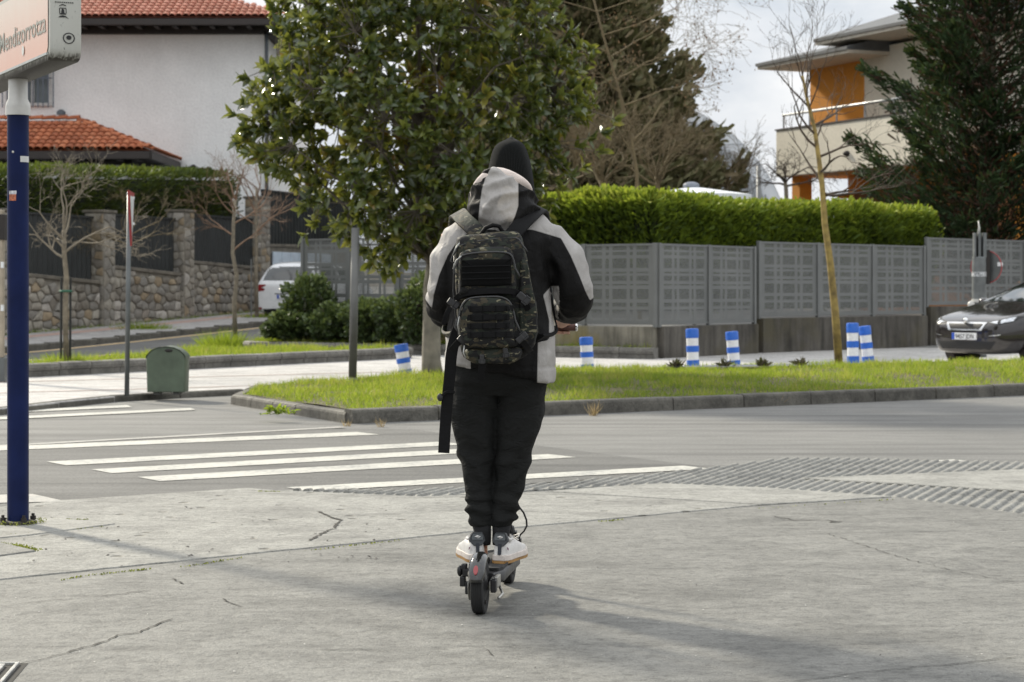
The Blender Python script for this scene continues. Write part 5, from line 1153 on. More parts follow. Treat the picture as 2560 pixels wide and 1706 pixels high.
def clump(c, r, h, n, seed, label):
    rg = np.random.default_rng(seed); pos = np.tile(np.array(c), (n, 1)) + rg.normal(0, 1, (n, 3)) * [r, r, 0]; d = (pos - np.array(c)) * [1.5 / r * .35, 1.5 / r * .35, 0] + rg.normal(0, .25, (n, 3)); d[:, 2] = 1; X, Yv, Z = axes_for(d, rg); s = h * rg.uniform(.4, 1.2, (n, 1))
    o = link('grass_clump', scatter_mesh('grass_clump', BLADE_V, BLADE_F, pos, X * s, Yv * .012 * np.ones((n, 1)), Z * s, np.clip(rg.normal(.45, .2, n), 0, .9)), None, M_GRASS); tag(o, label, 'grass clump', 'grass clumps at tree feet')
q = P(562, 872, 42.3); clump((q.x, q.y, terrain(q.x, q.y) + .05), .22, .40, 900, 101, 'tall bright grass clump at the foot of the reddish bare tree')
q = P(165, 905, 30.2); clump((q.x, q.y, .2), .22, .20, 500, 102, 'grass clump round the staked young tree')
q = wallp(2.9, 1.3); clump((q.x, q.y, terrain(q.x, q.y) + .15), .3, .18, 500, 103, 'grass clump on the street pavement behind the thin signpost')
q = wallp(9.4, 1.3); clump((q.x, q.y, terrain(q.x, q.y) + .15), .3, .14, 400, 104, 'grass clump on the pavement left of the white car')
rg = np.random.default_rng(7); pts = []
for i in range(1500):
    s_ = rg.uniform(-6, 12); q = wallp(s_, .08 + abs(rg.normal(0, .06))); pts.append((q.x, q.y, terrain(q.x, q.y) + .17))
pts = np.array(pts); n = len(pts); d = rg.normal(size=(n, 3)) * .6; d[:, 2] = 1; X, Yv, Z = axes_for(d, rg); s = rg.uniform(.03, .14, (n, 1)); o = link('wall_foot_weeds', scatter_mesh('wall_foot_weeds', BLADE_V, BLADE_F, pts, X * s, Yv * .012 * np.ones((n, 1)), Z * s, rg.uniform(.1, .6, n)), None, M_GRASS); tag(o, 'thin weeds growing along the foot of the stone wall', kind='stuff')
# ================================================================== STREET FURNITURE
from mathutils.bvhtree import BVHTree
# ---- blue pole with the bus stop sign
M_NAVY = simple('navy_enamel', (0.007, 0.014, 0.062), .45, 0, .25, 5, .05, 80, spec=.14); M_COLLAR = simple('worn_white_metal', (0.55, 0.54, 0.51), .45, .1, .15, 8)
def m_dirtywhite():
    m, nt = nodes_of('dirty_white_casing'); v = coords(nt, 'World'); z = N(nt, 'ShaderNodeSeparateXYZ', {'Vector': v}).outputs['Z']
    st = noise_(nt, coords(nt, 'World', (60, 60, 5)), 1, 5, .65); lo = ramp(nt, math_(nt, 'ADD', math_(nt, 'MULTIPLY', math_(nt, 'SUBTRACT', z, 2.43), 9.0), math_(nt, 'MULTIPLY', math_(nt, 'SUBTRACT', st, .5), .9)), [(.1, 0.0), (.35, .85), (1.0, 1.0)]).outputs['Color']
    sp = ramp(nt, noise_(nt, coords(nt, 'World', (55, 55, 22)), 1, 4, .7), [(.28, .25), (.36, 1.0)]).outputs['Color']
    c = mix(nt, lo, (.035, .03, .022), (.50, .50, .455)); c = mix(nt, 1, c, sp, 'MULTIPLY'); finish(nt, c, .55, 0, st, .1, .01); return m
M_CASE = m_dirtywhite()
def m_faded():
    m, nt = nodes_of('faded_salmon_print'); v = coords(nt, 'World'); z = N(nt, 'ShaderNodeSeparateXYZ', {'Vector': v}).outputs['Z']; n1 = noise_(nt, coords(nt, 'World', (14, 14, 2)), 1, 4)
    c = ramp(nt, math_(nt, 'ADD', math_(nt, 'MULTIPLY', math_(nt, 'SUBTRACT', z, 2.46), 2.6), math_(nt, 'MULTIPLY', math_(nt, 'SUBTRACT', n1, .5), .3)), [(.05, (.66, .37, .27)), (.5, (.69, .48, .38)), (1.0, (.70, .60, .50))]).outputs['Color']
    finish(nt, c, .35, 0, None, coat=.2); return m
M_SALM = m_faded()
dL = Vector((-.439, .898, 0)).normalized(); dW = Vector((dL.y, -dL.x, 0)); UZ = Vector((0, 0, 1)); C0 = Vector((-2.29, 10.17, 0))
PB = Vector((-2.677, 11.12, .024))
sg = empty('bus_stop_sign', PB, 'navy blue pole with a faded salmon bus stop sign box at the left edge', 'sign')
MB().lathe([(.0575, 0), (.0575, 2.24)], PB, 28).build('pole', M_NAVY, sg, auto=40)
MB().lathe([(.066, 2.235), (.067, 2.28), (.064, 2.30), (.052, 2.325), (.051, 2.46)], PB - Vector((0, 0, .024)), 28).build('collar', M_COLLAR, sg, auto=30)
mb = MB().lathe([(.105, .0), (.105, .016), (.06, .018)], PB, 8); mb.build('base_plate', simple('rusty_base', (.05, .045, .035), .8, .2, .4, 20), sg, bevel=.004)
for i in range(4):
    a = .6 + i * 1.5708; MB().lathe([(.016, 0), (.016, .02), (.009, .021), (.009, .034)], PB + Vector((.085 * math.cos(a), .085 * math.sin(a), .017)), 6).build('anchor_bolt', M_BLACKT, sg)
zb_, zt_ = 2.43, 2.86; rr_ = .04; W_ = .156; LL = 2.04
prof = []
for k in range(5): a = math.pi + k * math.pi / 8; prof.append((rr_ + rr_ * math.cos(a), zb_ + rr_ + rr_ * math.sin(a)))
for k in range(5): a = 1.5 * math.pi + k * math.pi / 8; prof.append((W_ - rr_ + rr_ * math.cos(a), zb_ + rr_ + rr_ * math.sin(a)))
for k in range(5): a = k * math.pi / 8; prof.append((W_ - rr_ + rr_ * math.cos(a), zt_ - rr_ + rr_ * math.sin(a)))
for k in range(5): a = .5 * math.pi + k * math.pi / 8; prof.append((rr_ + rr_ * math.cos(a), zt_ - rr_ + rr_ * math.sin(a)))
# casing: rounded at its lower end corners (seen on the long face)
def case_ring(t, inset): return [C0 + dL * t + dW * (w * 1.0) + UZ * (z if z > zb_ + .05 else z + inset) for w, z in [(0, zb_ + .004), (.004, zb_), (W_ - .004, zb_), (W_, zb_ + .004), (W_, zt_), (0, zt_)]]
MB().loft([case_ring(0, .055), case_ring(.010, .022), case_ring(.03, .006), case_ring(.055, 0), case_ring(LL - .055, 0), case_ring(LL - .02, .012), case_ring(LL, .05)]).build('sign_casing', M_CASE, sg, auto=50)
def facep(t, z, o=0.0): return C0 + dL * t - dW * o + UZ * z
pan = [facep(.028, zb_ + .072, .004), facep(.05, zb_ + .042, .004), facep(LL - .05, zb_ + .042, .004), facep(LL - .03, zb_ + .072, .004), facep(LL - .03, zt_ - .02, .004), facep(.028, zt_ - .02, .004)]
MB().add(pan, [(5, 4, 3, 2, 1, 0)]).build('sign_panel', M_SALM, sg)
MB().bar(facep(.03, zb_ + .034, .006), facep(LL - .05, zb_ + .034, .006), .012, .012).build('panel_trim', simple('steel_trim', (.42, .44, .42), .35, .6, .2, 20), sg)
M_LET = simple('faded_grey_print', (.30, .31, .28), .6, 0, .15, 30)
tx = text_mesh('Mendizorrotza', .146); wd = max(v.co.x for v in tx.vertices) - min(v.co.x for v in tx.vertices); x0 = min(v.co.x for v in tx.vertices); k = 1.07 / wd
for v in tx.vertices: v.co.x = (v.co.x - x0) * k
link('lettering', transform_mesh(tx, facep(1.135, 2.578, .0065), -dL, UZ, -dW), sg, M_LET)
c = facep(.565, 2.535, .0075); MB().add([c + (-dL) * (.026 * math.cos(i * .3927)) + UZ * (.026 * math.sin(i * .3927)) for i in range(16)], [tuple(range(16))]).build('white_dot', M_FRW, sg)
# emblems on the end face
M_INK = simple('black_print', (.018, .018, .018), .6)
def endp(w, z, o=.003): return C0 + dW * w - dL * o + UZ * z
def emblem(name, polys): 
    mb = MB()
    for poly in polys: mb.add([endp(w, z) for w, z in poly], [tuple(range(len(poly)))])
    mb.build(name, M_INK, sg)
def E(px, py): return ((px - 125) / 62.0 * .156 + .002, HC + (725 - py) * 10.2 / FPX)
def EP(pts): return [E(x, y) for x, y in pts]
emblem('castle_emblem', [EP([(140, 44), (145, 40), (150, 39), (156, 41), (162, 48), (156, 44)]), EP([(143, 37), (156, 37), (156, 34), (153, 34), (152, 25), (149, 22), (147, 25), (146, 34), (143, 34)]), EP([(143, 22), (156, 22), (156, 20), (143, 20)]), EP([(142, 15), (149, 10.5), (156, 14), (156, 16), (149, 13.5), (142, 16.5)]), EP([(142, 22), (143.5, 22), (144, 34), (142.5, 34)]), EP([(155, 22), (156.5, 22), (157, 34), (155.5, 34)])])
emblem('top_lettering', [EP([(134 + i * 4.2, 5.2 + (i % 2) * .5), (137 + i * 4.2, 5.2), (137 + i * 4.2, 8.2), (134 + i * 4.2, 7.6)]) for i in range(9)])
ringo = [(161.5 + 12.2 * math.cos(a), 95 + (13.5 if math.sin(a) < 0 else 15) * math.sin(a)) for a in [i * .5236 for i in range(12)]]; ringi = [(161.5 + 10 * math.cos(a), 95 + (11.2 if math.sin(a) < 0 else 12.5) * math.sin(a)) for a in [i * .5236 for i in range(12)]]
emblem('badge_emblem', [EP([ringo[i], ringo[(i + 1) % 12], ringi[(i + 1) % 12], ringi[i]]) for i in range(12)] + [EP([(161.5 + 5.5 * math.cos(i * .7854), 94 + 5.8 * math.sin(i * .7854)) for i in range(8)])])
def sticker(name, px0, px1, py0, py1, mat):
    # a patch wrapped on the pole
    n = 6; r = .0588; th = lambda px: math.asin(max(-1, min(1, ((px - 1280) * 11.06 / FPX - PB.x) / r))); pts = []
    for i in range(n + 1):
        t = th(lerp(px0, px1, i / n))
        for py in (py0, py1): pts.append((PB.x + r * math.sin(t), PB.y - r * math.cos(t), HC + (725 - py) * 11.06 / FPX))
    MB().add(pts, [(2 * i, 2 * i + 1, 2 * i + 3, 2 * i + 2) for i in range(n)]).build(name, mat, sg)
sticker('sticker', 50, 71, 390, 405, M_FRW); sticker('sticker', 21, 41, 477, 486, simple('sticker_grey', (.5, .5, .52), .6, 0, .6, 90)); sticker('sticker', 22, 40, 486, 502, simple('sticker_orange', (.45, .14, .07), .6, 0, .6, 70))
for py in (273, 380): 
    c = Vector(((32 - 1280) * 11.06 / FPX, 0, HC + (725 - py) * 11.06 / FPX)); dx = c.x - PB.x; MB().ell((c.x, PB.y - math.sqrt(.0575 ** 2 - dx * dx), c.z), (.007, .005, .007), 8, 5).build('rivet', M_COLLAR, sg, smooth=True)

# ---- bollards
M_BLUE = simple('blue_plastic', (.018, .12, .52), .38, 0, .12, 20); M_BWHITE = simple('reflective_white', (.72, .73, .74), .45, 0, .10, 25)
def bollard(px, Y, topy, lean, label, first={}):
    base = P(px, topy, Y); ztop = base.z; base.z = PAVZ if Y > 0 else 0; h = ztop - base.z
    if not first:
        e = empty('bollard', (0, 0, 0)); first['e'] = e; R0 = .097
        MB().lathe([(R0, 0), (R0, .20), (R0 - .004, .203)], (0, 0, 0), 24).build('blue_base', M_BLUE, e, auto=40)
        MB().lathe([(R0 - .006, .203), (R0 - .006, .355)], (0, 0, 0), 24).build('white_band', M_BWHITE, e, auto=40)
        MB().lathe([(R0 - .006, .355), (R0, .360), (R0 + .001, .47), (R0 - .006, .475)], (0, 0, 0), 24).build('blue_ring', M_BLUE, e, auto=40)
        MB().lathe([(R0 - .006, .475), (R0 - .006, .620)], (0, 0, 0), 24).build('white_band', M_BWHITE, e, auto=40)
        MB().lathe([(R0 - .006, .62), (R0 + .002, .625), (R0 + .002, .78), (R0 - .004, .795), (R0 - .03, .80), (R0 - .05, .785)], (0, 0, 0), 24).build('blue_cap', M_BLUE, e, auto=40)
    else: e = copy_tree(first['e'])
    off_ = Vector((math.sin(lean[0]) * h, 0, 0)); e.location = (base.x - off_.x, base.y, base.z - .01); e.scale = (1, 1, h / .80); e.rotation_euler = (lean[1], lean[0], 0)
    tag(e, label, 'bollard', 'blue and white flexible bollards'); return e
bollard(1002, 28.6, 858, (-.16, 0), 'strongly leaning blue and white bollard left of the rider beside the magnolia')
bollard(1465, 30.2, 841, (-.05, 0), 'lone blue and white bollard just right of the rider')
bollard(1730, 31.2, 820, (-.03, 0), 'upright bollard in front of the fence right of its corner')
bollard(1829, 31.5, 827, (-.08, 0), 'slightly leaning bollard by the withered dark clump')
bollard(2131, 32.6, 806, (-.02, 0), 'taller bollard with a dented cap right of the leaning tree')
bollard(2161, 32.9, 813, (-.11, 0), 'tilted bollard rightmost of the row, overlapping its neighbour')

# ---- green litter bin
M_GREEN = simple('green_enamel', (.085, .112, .075), .5, .0, .3, 4, .1, 60); bp = G(420, 986, PAVZ)
bn = empty('litter_bin', bp, 'green metal litter bin with an arched top on the far pavement', 'bin')
hw = .228; out = [(-hw * .95, .03), (hw * .95, .03), (hw, .42), (hw * 1.01, .44), (hw * .93, .47), (hw * .72, .515), (hw * .42, .548), (0, .562), (-hw * .42, .548), (-hw * .72, .515), (-hw * .93, .47), (-hw * 1.01, .44), (-hw, .42)]
MB().loft([[bp + Vector((x * s, y, z if s == 1 else lerp(.28, z, .97))) for x, z in out] for y, s in ((-.16, .965), (-.148, 1), (.148, 1), (.16, .965))]).build('bin_body', M_GREEN, bn, auto=35)
MB().loft([[bp + Vector((x * 1.012, y, z + .004)) for x, z in out if z >= .42] for y in (-.166, .166)], False, closed=False).build('lid', M_GREEN, bn, auto=35)
MB().ell(bp + Vector((.035, -.145, .515)), (.055, .03, .024), 16, 8).build('opening', M_BLACKT, bn, smooth=True)
for x in (-.12, .11): MB().box(bp + Vector((x, 0, .016)), (.07, .2, .034)).build('foot', M_IRON, bn)

# ---- thin signpost with a yield sign seen almost edge on
b = G(317, 990, PAVZ); sp_ = empty('signpost', b, 'thin grey signpost with a red edged triangular sign seen almost edge on', 'sign')
M_GPOST = simple('dark_galvanised', (.13, .14, .14), .45, .4, .15, 4)
MB().tube([b, b + Vector((.03, 0, 2.32))], .028, 12).build('post', M_GPOST, sp_, smooth=True); MB().lathe([(.03, 0), (.03, .03), (.01, .05)], b + Vector((.03, 0, 2.31)), 12).build('post_cap', M_BWHITE, sp_)
wv = Vector((-.10, .995, 0)); tn = Vector((wv.y, -wv.x, 0)); tc = b + Vector((.075, -.20, 2.34))
def tri(s, o, h0=0): return [tc + tn * o + wv * (-.36 * s) + UZ * (0 - h0), tc + tn * o + wv * (.36 * s) + UZ * (0 - h0), tc + tn * o + UZ * (-.62 * s - h0)]
MB().loft([tri(1, 0), tri(1, .02)]).build('sign_back', simple('sign_red', (.32, .035, .04), .5), sp_)
MB().add(tri(.74, .024, .055), [(0, 1, 2)]).build('sign_face', M_BWHITE, sp_)
for z in (2.28, 1.98): MB().bar(b + Vector((.03, 0, z)), b + Vector((.08, -.02, z)), .05, .03).build('clamp', M_BWHITE, sp_)
# ---- grey lamp pole rising into the magnolia
b = G(881, 962, .08); lp = empty('lamp_pole', b, 'plain grey pole standing left of the magnolia trunk', 'pole'); M_POLE = simple('grey_pole_paint', (.125, .125, .12), .45, .2, .2, 3)
MB().tube([b, b + Vector((.04, 0, 2.0))], .052, 16).build('shaft', M_POLE, lp, smooth=True); MB().lathe([(.085, 0), (.08, .05), (.056, .09)], b, 16).build('foot_collar', M_POLE, lp)
# ---- beige post cut by the left edge
b = G(-3, 955, PAVZ); pe = empty('marker_post', b, 'beige post with dark foot at the very left edge', 'post'); M_BEIGE = simple('beige_post', (.34, .29, .22), .7, 0, .2, 5)
MB().box(b + Vector((0, 0, 1.30)), (.13, .13, 1.96)).build('shaft', M_BEIGE, pe, bevel=.01); MB().box(b + Vector((.01, 0, .16)), (.17, .17, .32)).build('foot', M_GPOST, pe, bevel=.01); MB().box(b + Vector((.01, 0, 2.05)), (.17, .17, .34)).build('head', M_BLACKT, pe, bevel=.01)
for z in (1.55, .98): MB().box(b + Vector((.06, -.05, z)), (.03, .06, .08)).build('white_clip', M_BWHITE, pe)
# ---- grey signal post with a round sign behind the dark car
Yg = 37.2; a = P(2448, 850, Yg); a.z = PAVZ; sp2 = empty('signal_post', a, 'thick grey post with slotted head and a round sign behind the dark car', 'post')
zc = lambda py: P(0, py, Yg).z - a.z; M_GCYL = simple('scuffed_grey_paint', (.14, .15, .15), .5, .1, .3, 6, .2, 50)
MB().lathe([(.135, 0), (.13, zc(775)), (.128, zc(645)), (.10, zc(642))], a, 20).build('column', M_GCYL, sp2, auto=40)
for dx, w in ((-.092, .035), (-.01, .05), (.085, .06)): MB().box(a + Vector((dx, -.02, (zc(645) + zc(583)) / 2)), (w, .14, zc(583) - zc(645))).build('head_plate', M_GCYL if dx != -.01 else M_GPOST, sp2, bevel=.006)
MB().box(a + Vector((.0, .06, (zc(645) + zc(590)) / 2)), (.2, .03, zc(590) - zc(645))).build('head_back', M_BLACKT, sp2)
MB().tube([a + Vector((-.01, 0, zc(585))), a + Vector((.0, 0, zc(570))), a + Vector((-.015, 0, zc(552)))], [.03, .018, .008], 8).build('finial', M_COLLAR, sp2, smooth=True)
MB().lathe([(.138, zc(756)), (.138, zc(748))], a, 20).build('band', M_COLLAR, sp2); MB().lathe([(.133, zc(692)), (.133, zc(680))], a, 20).build('paper_band', simple('torn_paper', (.4, .41, .42), .8, 0, .7, 30), sp2)
MB().ell(a + Vector((-.16, -.08, zc(762))), (.07, .06, .07), 10, 6).build('knob', M_COLLAR, sp2, smooth=True)
ct = a + Vector((.15, .08, zc(668))); rot = Matrix.Rotation(R(90), 3, 'X') ; rotz = Matrix.Rotation(R(-35), 3, 'Z')
MB().lathe([(.29, 0), (.29, .012)], ct, 28, rot=rotz @ rot).build('sign_disc', M_GPOST, sp2, auto=40)
mb = MB(); M3 = rotz @ rot; q = [[ct + M3 @ Vector((r * math.cos(i * .2244), r * math.sin(i * .2244), z)) for i in range(28)] for r, z in ((.285, .0), (.302, .0), (.302, .018), (.285, .018))]; mb.loft(q + [q[0]], False); mb.build('sign_rim', simple('rim_red', (.32, .05, .05), .5), sp2)
MB().box(a + Vector((.15, -.01, zc(668))), (.06, .10, .62)).build('sign_bracket', M_BLACKT, sp2); MB().box(ct + Vector((.21, -.16, .05)), (.10, .008, .07), R(-35)).build('white_label', M_BWHITE, sp2)

# ================================================================== CARS
def car(name, label, loc, heading, st, paint, wheels, group, wr=.31):
    e = empty(name, loc, label, 'car', group); ang = math.atan2(heading.y, heading.x); M = Matrix.Translation(loc) @ Matrix.Rotation(ang, 4, 'Z')
    rings = []
    for x, wl, wb, zb, zm, bl, tp, wt in st:
        h = [(0, zb), (wl * .9, zb), (wl, zb + .10), (wb, zm), (wb * .99, bl), (wt + .04, lerp(bl, tp, .86)), (wt * .84, tp), (0, tp + .02)]
        rings.append([Vector((x, y, z)) for y, z in h] + [Vector((x, -y, z)) for y, z in h[-2:0:-1]])
    me = MB().loft(rings).mesh('t'); o = bpy.data.objects.new('t', me); COL.objects.link(o); s = o.modifiers.new('s', 'SUBSURF'); s.levels = 2
    dg = bpy.context.evaluated_depsgraph_get(); dg.update(); bm_ = bpy.data.meshes.new_from_object(o.evaluated_get(dg)); bpy.data.objects.remove(o, do_unlink=True)
    bm_.polygons.foreach_set('use_smooth', [True] * len(bm_.polygons)); bv = BVHTree.FromPolygons([v.co.copy() for v in bm_.vertices], [tuple(p.vertices) for p in bm_.polygons])
    bm_.transform(Matrix.Rotation(ang, 4, 'Z')); bm_.transform(Matrix.Translation(loc)); body = link('body', bm_, e, paint)
    def patch(nm, poly, mat, axis, side=1, off_=.005, parent=None, k=5):
        """poly of 2-D points on the plane seen along axis ('x': points are (y,z); 'y': (x,z)), laid onto the body"""
        dense = []
        for p, q in zip(poly, poly[1:] + poly[:1]):
            for t in range(4): dense.append((lerp(p[0], q[0], t / 4), lerp(p[1], q[1], t / 4)))
        cx = sum(p[0] for p in dense) / len(dense); cy = sum(p[1] for p in dense) / len(dense); rings = []
        d = Vector((-side, 0, 0)) if axis == 'x' else Vector((0, -side, 0))
        for i in range(k):
            sc = 1 - i / k * .999; r = []
            for p in dense:
                a, b = cx + (p[0] - cx) * sc, cy + (p[1] - cy) * sc; o_ = Vector((side * 5, a, b)) if axis == 'x' else Vector((a, side * 5, b))
                hit = bv.ray_cast(o_, d); pt = hit[0] if hit[0] is not None else Vector((a if axis == 'y' else 0, a if axis == 'x' else 0, b)); nn = hit[1] if hit[0] is not None else -d
                if hit[0] is None: pt = bv.find_nearest(Vector((side * 2.1, a, b)) if axis == 'x' else Vector((a, side * .9, b)))[0]
                if nn.dot(d) > 0: nn = -nn
                r.append(M @ (pt + nn * off_))
            rings.append(r)
        mb = MB().loft(rings, False); mb.f.append(tuple(range(len(mb.v) - len(dense), len(mb.v)))); mb.m.append(0)
        return mb.build(nm, mat, parent or e, smooth=True)
    for x, wy in wheels:
        for s_ in (-1, 1):
            c = M @ Vector((x, s_ * (wy - .10), wr)); rt = Matrix.Rotation(ang, 3, 'Z') @ Matrix.Rotation(R(-90 * s_), 3, 'X')
            w = empty('wheel', (0, 0, 0)); w.parent = e; w.location = -Vector(loc)
            MB().lathe([(wr * .66, -.10), (wr * .95, -.10), (wr, -.07), (wr, .08), (wr * .95, .11), (wr * .66, .105)], c, 28, rot=rt).build('tyre', M_TYRE, w, auto=40)
            MB().lathe([(wr * .64, -.05), (wr * .655, .09), (wr * .60, .095), (wr * .52, .06), (.05, .075), (.03, .085)], c, 20, rot=rt).build('rim', M_ALLOY, w, auto=30)
            for j in range(5):
                a_ = j * 1.2566; p0 = c + rt @ Vector((.05 * math.cos(a_), .05 * math.sin(a_), .092)); p1 = c + rt @ Vector((wr * .6 * math.cos(a_), wr * .6 * math.sin(a_), .092)); MB().bar(p0, p1, .05, .02, up=rt @ Vector((0, 0, 1))).build('spoke', M_ALLOY, w)
            ar = c + rt @ Vector((0, 0, -.02)); MB().lathe([(wr + .01, -.08), (wr + .055, -.08), (wr + .055, .103), (wr + .01, .103)], c, 24, rot=rt).build('wheel_arch', M_BLACKT, e, auto=30)
    return e, patch, M
M_TYRE = simple('tyre_rubber', (.018, .018, .018), .8, 0, .2, 30, .2, 200); M_ALLOY = simple('alloy', (.45, .45, .46), .3, .9, .1, 10)
M_CGLASS = simple('tinted_glass', (.015, .02, .02), .04, 0, .1, 2, spec=.8, coat=.6); M_CHROME = simple('chrome', (.75, .75, .75), .15, 1.0, .05, 4)
M_DKPAINT = simple('dark_brown_metallic', (.030, .026, .026), .2, .3, .08, 3, coat=1.0); M_WHPAINT = simple('white_car_paint', (.76, .77, .78), .3, 0, .04, 3, coat=.8)
M_LAMP = simple('headlamp', (.55, .57, .6), .08, .4, .5, 22, coat=1.0); M_PLATEW = simple('plate_white', (.72, .73, .75), .4); M_PLATEB = simple('plate_blue', (.02, .08, .45), .4); M_TAIL = simple('tail_lamp_red', (.22, .012, .016), .15, 0, .2, 10, coat=1.0); M_BLKPL = simple('black_plastic', (.012, .012, .013), .5, 0, .2, 12)
S1 = [(2.13, .52, .58, .24, .40, .58, .64, .48), (2.04, .72, .76, .19, .44, .68, .73, .62), (1.82, .84, .87, .18, .48, .78, .82, .72), (1.35, .885, .90, .2, .52, .88, .93, .76), (.92, .89, .90, .2, .52, .93, 1.02, .76), (.2, .89, .90, .2, .52, .95, 1.38, .60), (-.4, .89, .90, .2, .52, .96, 1.46, .58), (-1.1, .89, .90, .2, .52, .98, 1.43, .57), (-1.6, .88, .89, .22, .55, 1.0, 1.34, .56), (-1.95, .86, .87, .26, .6, 1.02, 1.12, .62), (-2.12, .78, .80, .32, .6, .92, .98, .62)]
hd = Vector((-.826, -.563, 0)); fc = P(2412, 860, 33.0); carloc = Vector((fc.x, fc.y, PAVZ)) - hd * 2.12
pc, patch, M = car('dark_car', 'dark brown hatchback parked at the right edge behind the grass', carloc, hd, S1, M_DKPAINT, [(1.30, .89), (-1.31, .89)], 'parked cars')
hl = lambda s: [(s * .42, .70), (s * .60, .735), (s * .80, .80), (s * .845, .79), (s * .80, .70), (s * .62, .655)]
for s_ in (1, -1):
    h_ = patch('headlight', hl(s_), M_BLKPL, 'x', off_=.004); patch('lens', [(s_ * (.48 + .0), .695), (s_ * .62, .725), (s_ * .64, .675)], M_LAMP, 'x', off_=.010, parent=h_); patch('lens', [(s_ * .66, .735), (s_ * .80, .785), (s_ * .80, .72), (s_ * .68, .68)], M_LAMP, 'x', off_=.010, parent=h_)
    patch('fog_strip', [(s_ * .50, .475), (s_ * .70, .50), (s_ * .70, .515), (s_ * .50, .49)], M_CHROME, 'x', off_=.008)
    patch('side_window', [(.78, .98), (.12, 1.34), (-.55, 1.38), (-.55, 1.0)], M_CGLASS, 'y', s_); patch('side_window', [(-.62, 1.0), (-.62, 1.375), (-1.25, 1.33), (-1.5, 1.06)], M_CGLASS, 'y', s_)
    mr = M @ Vector((.62, s_ * .98, 1.02)); MB().ell(mr, (.09, .11, .075), 12, 8).build('mirror', M_DKPAINT, pc, smooth=True)
patch('grille', [(-.43, .70), (.43, .70), (.35, .56), (-.35, .56)], M_CHROME, 'x', off_=.006); patch('grille_mesh', [(-.365, .672), (.365, .672), (.30, .588), (-.30, .588)], M_BLKPL, 'x', off_=.014)
patch('lower_intake', [(-.62, .40), (.62, .40), (.52, .27), (-.52, .27)], M_BLKPL, 'x', off_=.006)
patch('windscreen', [(-.70, 1.03), (.70, 1.03), (.58, 1.365), (-.58, 1.365)], M_CGLASS, 'x', off_=.006)
def plate(parent, M, x, z, sgn, text, w=.52, h=.11, tilt=0):
    c = M @ Vector((x, 0, z)); ex = (M.to_3x3() @ Vector((0, sgn, 0))).normalized(); nz = (M.to_3x3() @ Vector((sgn, 0, 0))).normalized()
    pl = MB(); pl.add([c + ex * sx * w / 2 + UZ * sz * h / 2 + nz * o for o in (-.03, .008) for sx, sz in ((-1, -1), (1, -1), (1, 1), (-1, 1))], [(4, 5, 6, 7), (0, 1, 5, 4), (1, 2, 6, 5), (2, 3, 7, 6), (3, 0, 4, 7)]); po = pl.build('licence_plate', M_PLATEW, parent)
    b = c - ex * (w / 2 - .03) + nz * .010; MB().add([b + ex * sx * .03 + UZ * sz * h * .48 for sx, sz in ((-1, -1), (1, -1), (1, 1), (-1, 1))], [(0, 1, 2, 3)]).build('plate_band', M_PLATEB, po)
    if text:
        t = text_mesh(text, .105); wdt = max(v.co.x for v in t.vertices); k = .40 / wdt
        for v in t.vertices: v.co.x *= k
        link('plate_lettering', transform_mesh(t, c - ex * .185 - UZ * .038 + nz * .011, ex, UZ, nz), po, M_INK)
    return po
plate(pc, M, 2.135, .475, 1, '9457 JDN')
mb = MB(); c = M @ Vector((2.10, 0, .725)); MB().ell(c, (.045, .045, .05), 10, 6).build('bonnet_emblem', M_CHROME, pc, smooth=True)
S2 = [(2.25, .6, .62, .25, .45, .66, .74, .5), (2.08, .8, .84, .2, .5, .84, .9, .68), (1.45, .9, .91, .2, .55, .98, 1.06, .78), (1.02, .9, .92, .2, .55, 1.02, 1.16, .78), (.2, .9, .92, .2, .55, 1.04, 1.55, .66), (-.6, .9, .92, .2, .55, 1.05, 1.65, .66), (-1.5, .9, .92, .2, .55, 1.06, 1.64, .65), (-1.9, .9, .915, .22, .58, 1.08, 1.60, .64), (-2.02, .895, .91, .24, .60, 1.08, 1.50, .66), (-2.15, .885, .90, .26, .62, 1.06, 1.22, .74), (-2.24, .86, .885, .30, .62, 1.02, 1.06, .78), (-2.28, .80, .84, .36, .62, .92, .96, .74)]
hd2 = Vector((.302, .953, 0)).normalized(); rc = P(716, 812, 54.5); rc.z = terrain(rc.x, rc.y); cl2 = rc + hd2 * 2.28
wc, patch, M = car('white_car', 'white family car parked uphill beside the stone wall', cl2, hd2, S2, M_WHPAINT, [(1.4, .90), (-1.35, .90)], 'parked cars', .33)
patch('rear_window', [(-.72, 1.13), (.72, 1.13), (.60, 1.50), (-.60, 1.50)], M_CGLASS, 'x', -1)
for s_ in (1, -1):
    t_ = patch('tail_light', [(s_ * .88, 1.03), (s_ * .60, 1.02), (s_ * .62, .985), (s_ * .76, .97), (s_ * .76, .92), (s_ * .62, .905), (s_ * .66, .86), (s_ * .88, .83)], M_TAIL, 'x', -1, off_=.008)
    patch('reflector', [(s_ * .84, .42), (s_ * .72, .42), (s_ * .72, .36), (s_ * .84, .36)], M_TAIL, 'x', -1); patch('side_window', [(.75, 1.1), (.15, 1.48), (-.6, 1.55), (-.6, 1.1)], M_CGLASS, 'y', s_); patch('side_window', [(-.68, 1.1), (-.68, 1.55), (-1.7, 1.52), (-1.95, 1.12)], M_CGLASS, 'y', s_)
    mr = M @ Vector((.8, s_ * 1.02, 1.1)); MB().ell(mr, (.10, .12, .08), 12, 8).build('mirror', M_WHPAINT, wc, smooth=True)
patch('rear_bumper', [(-.84, .38), (.84, .38), (.78, .27), (-.78, .27)], M_BLKPL, 'x', -1); patch('handle_recess', [(-.34, .79), (.34, .79), (.34, .765), (-.34, .765)], M_BLKPL, 'x', -1, off_=.008)
plate(wc, M, -2.30, .70, -1, '')
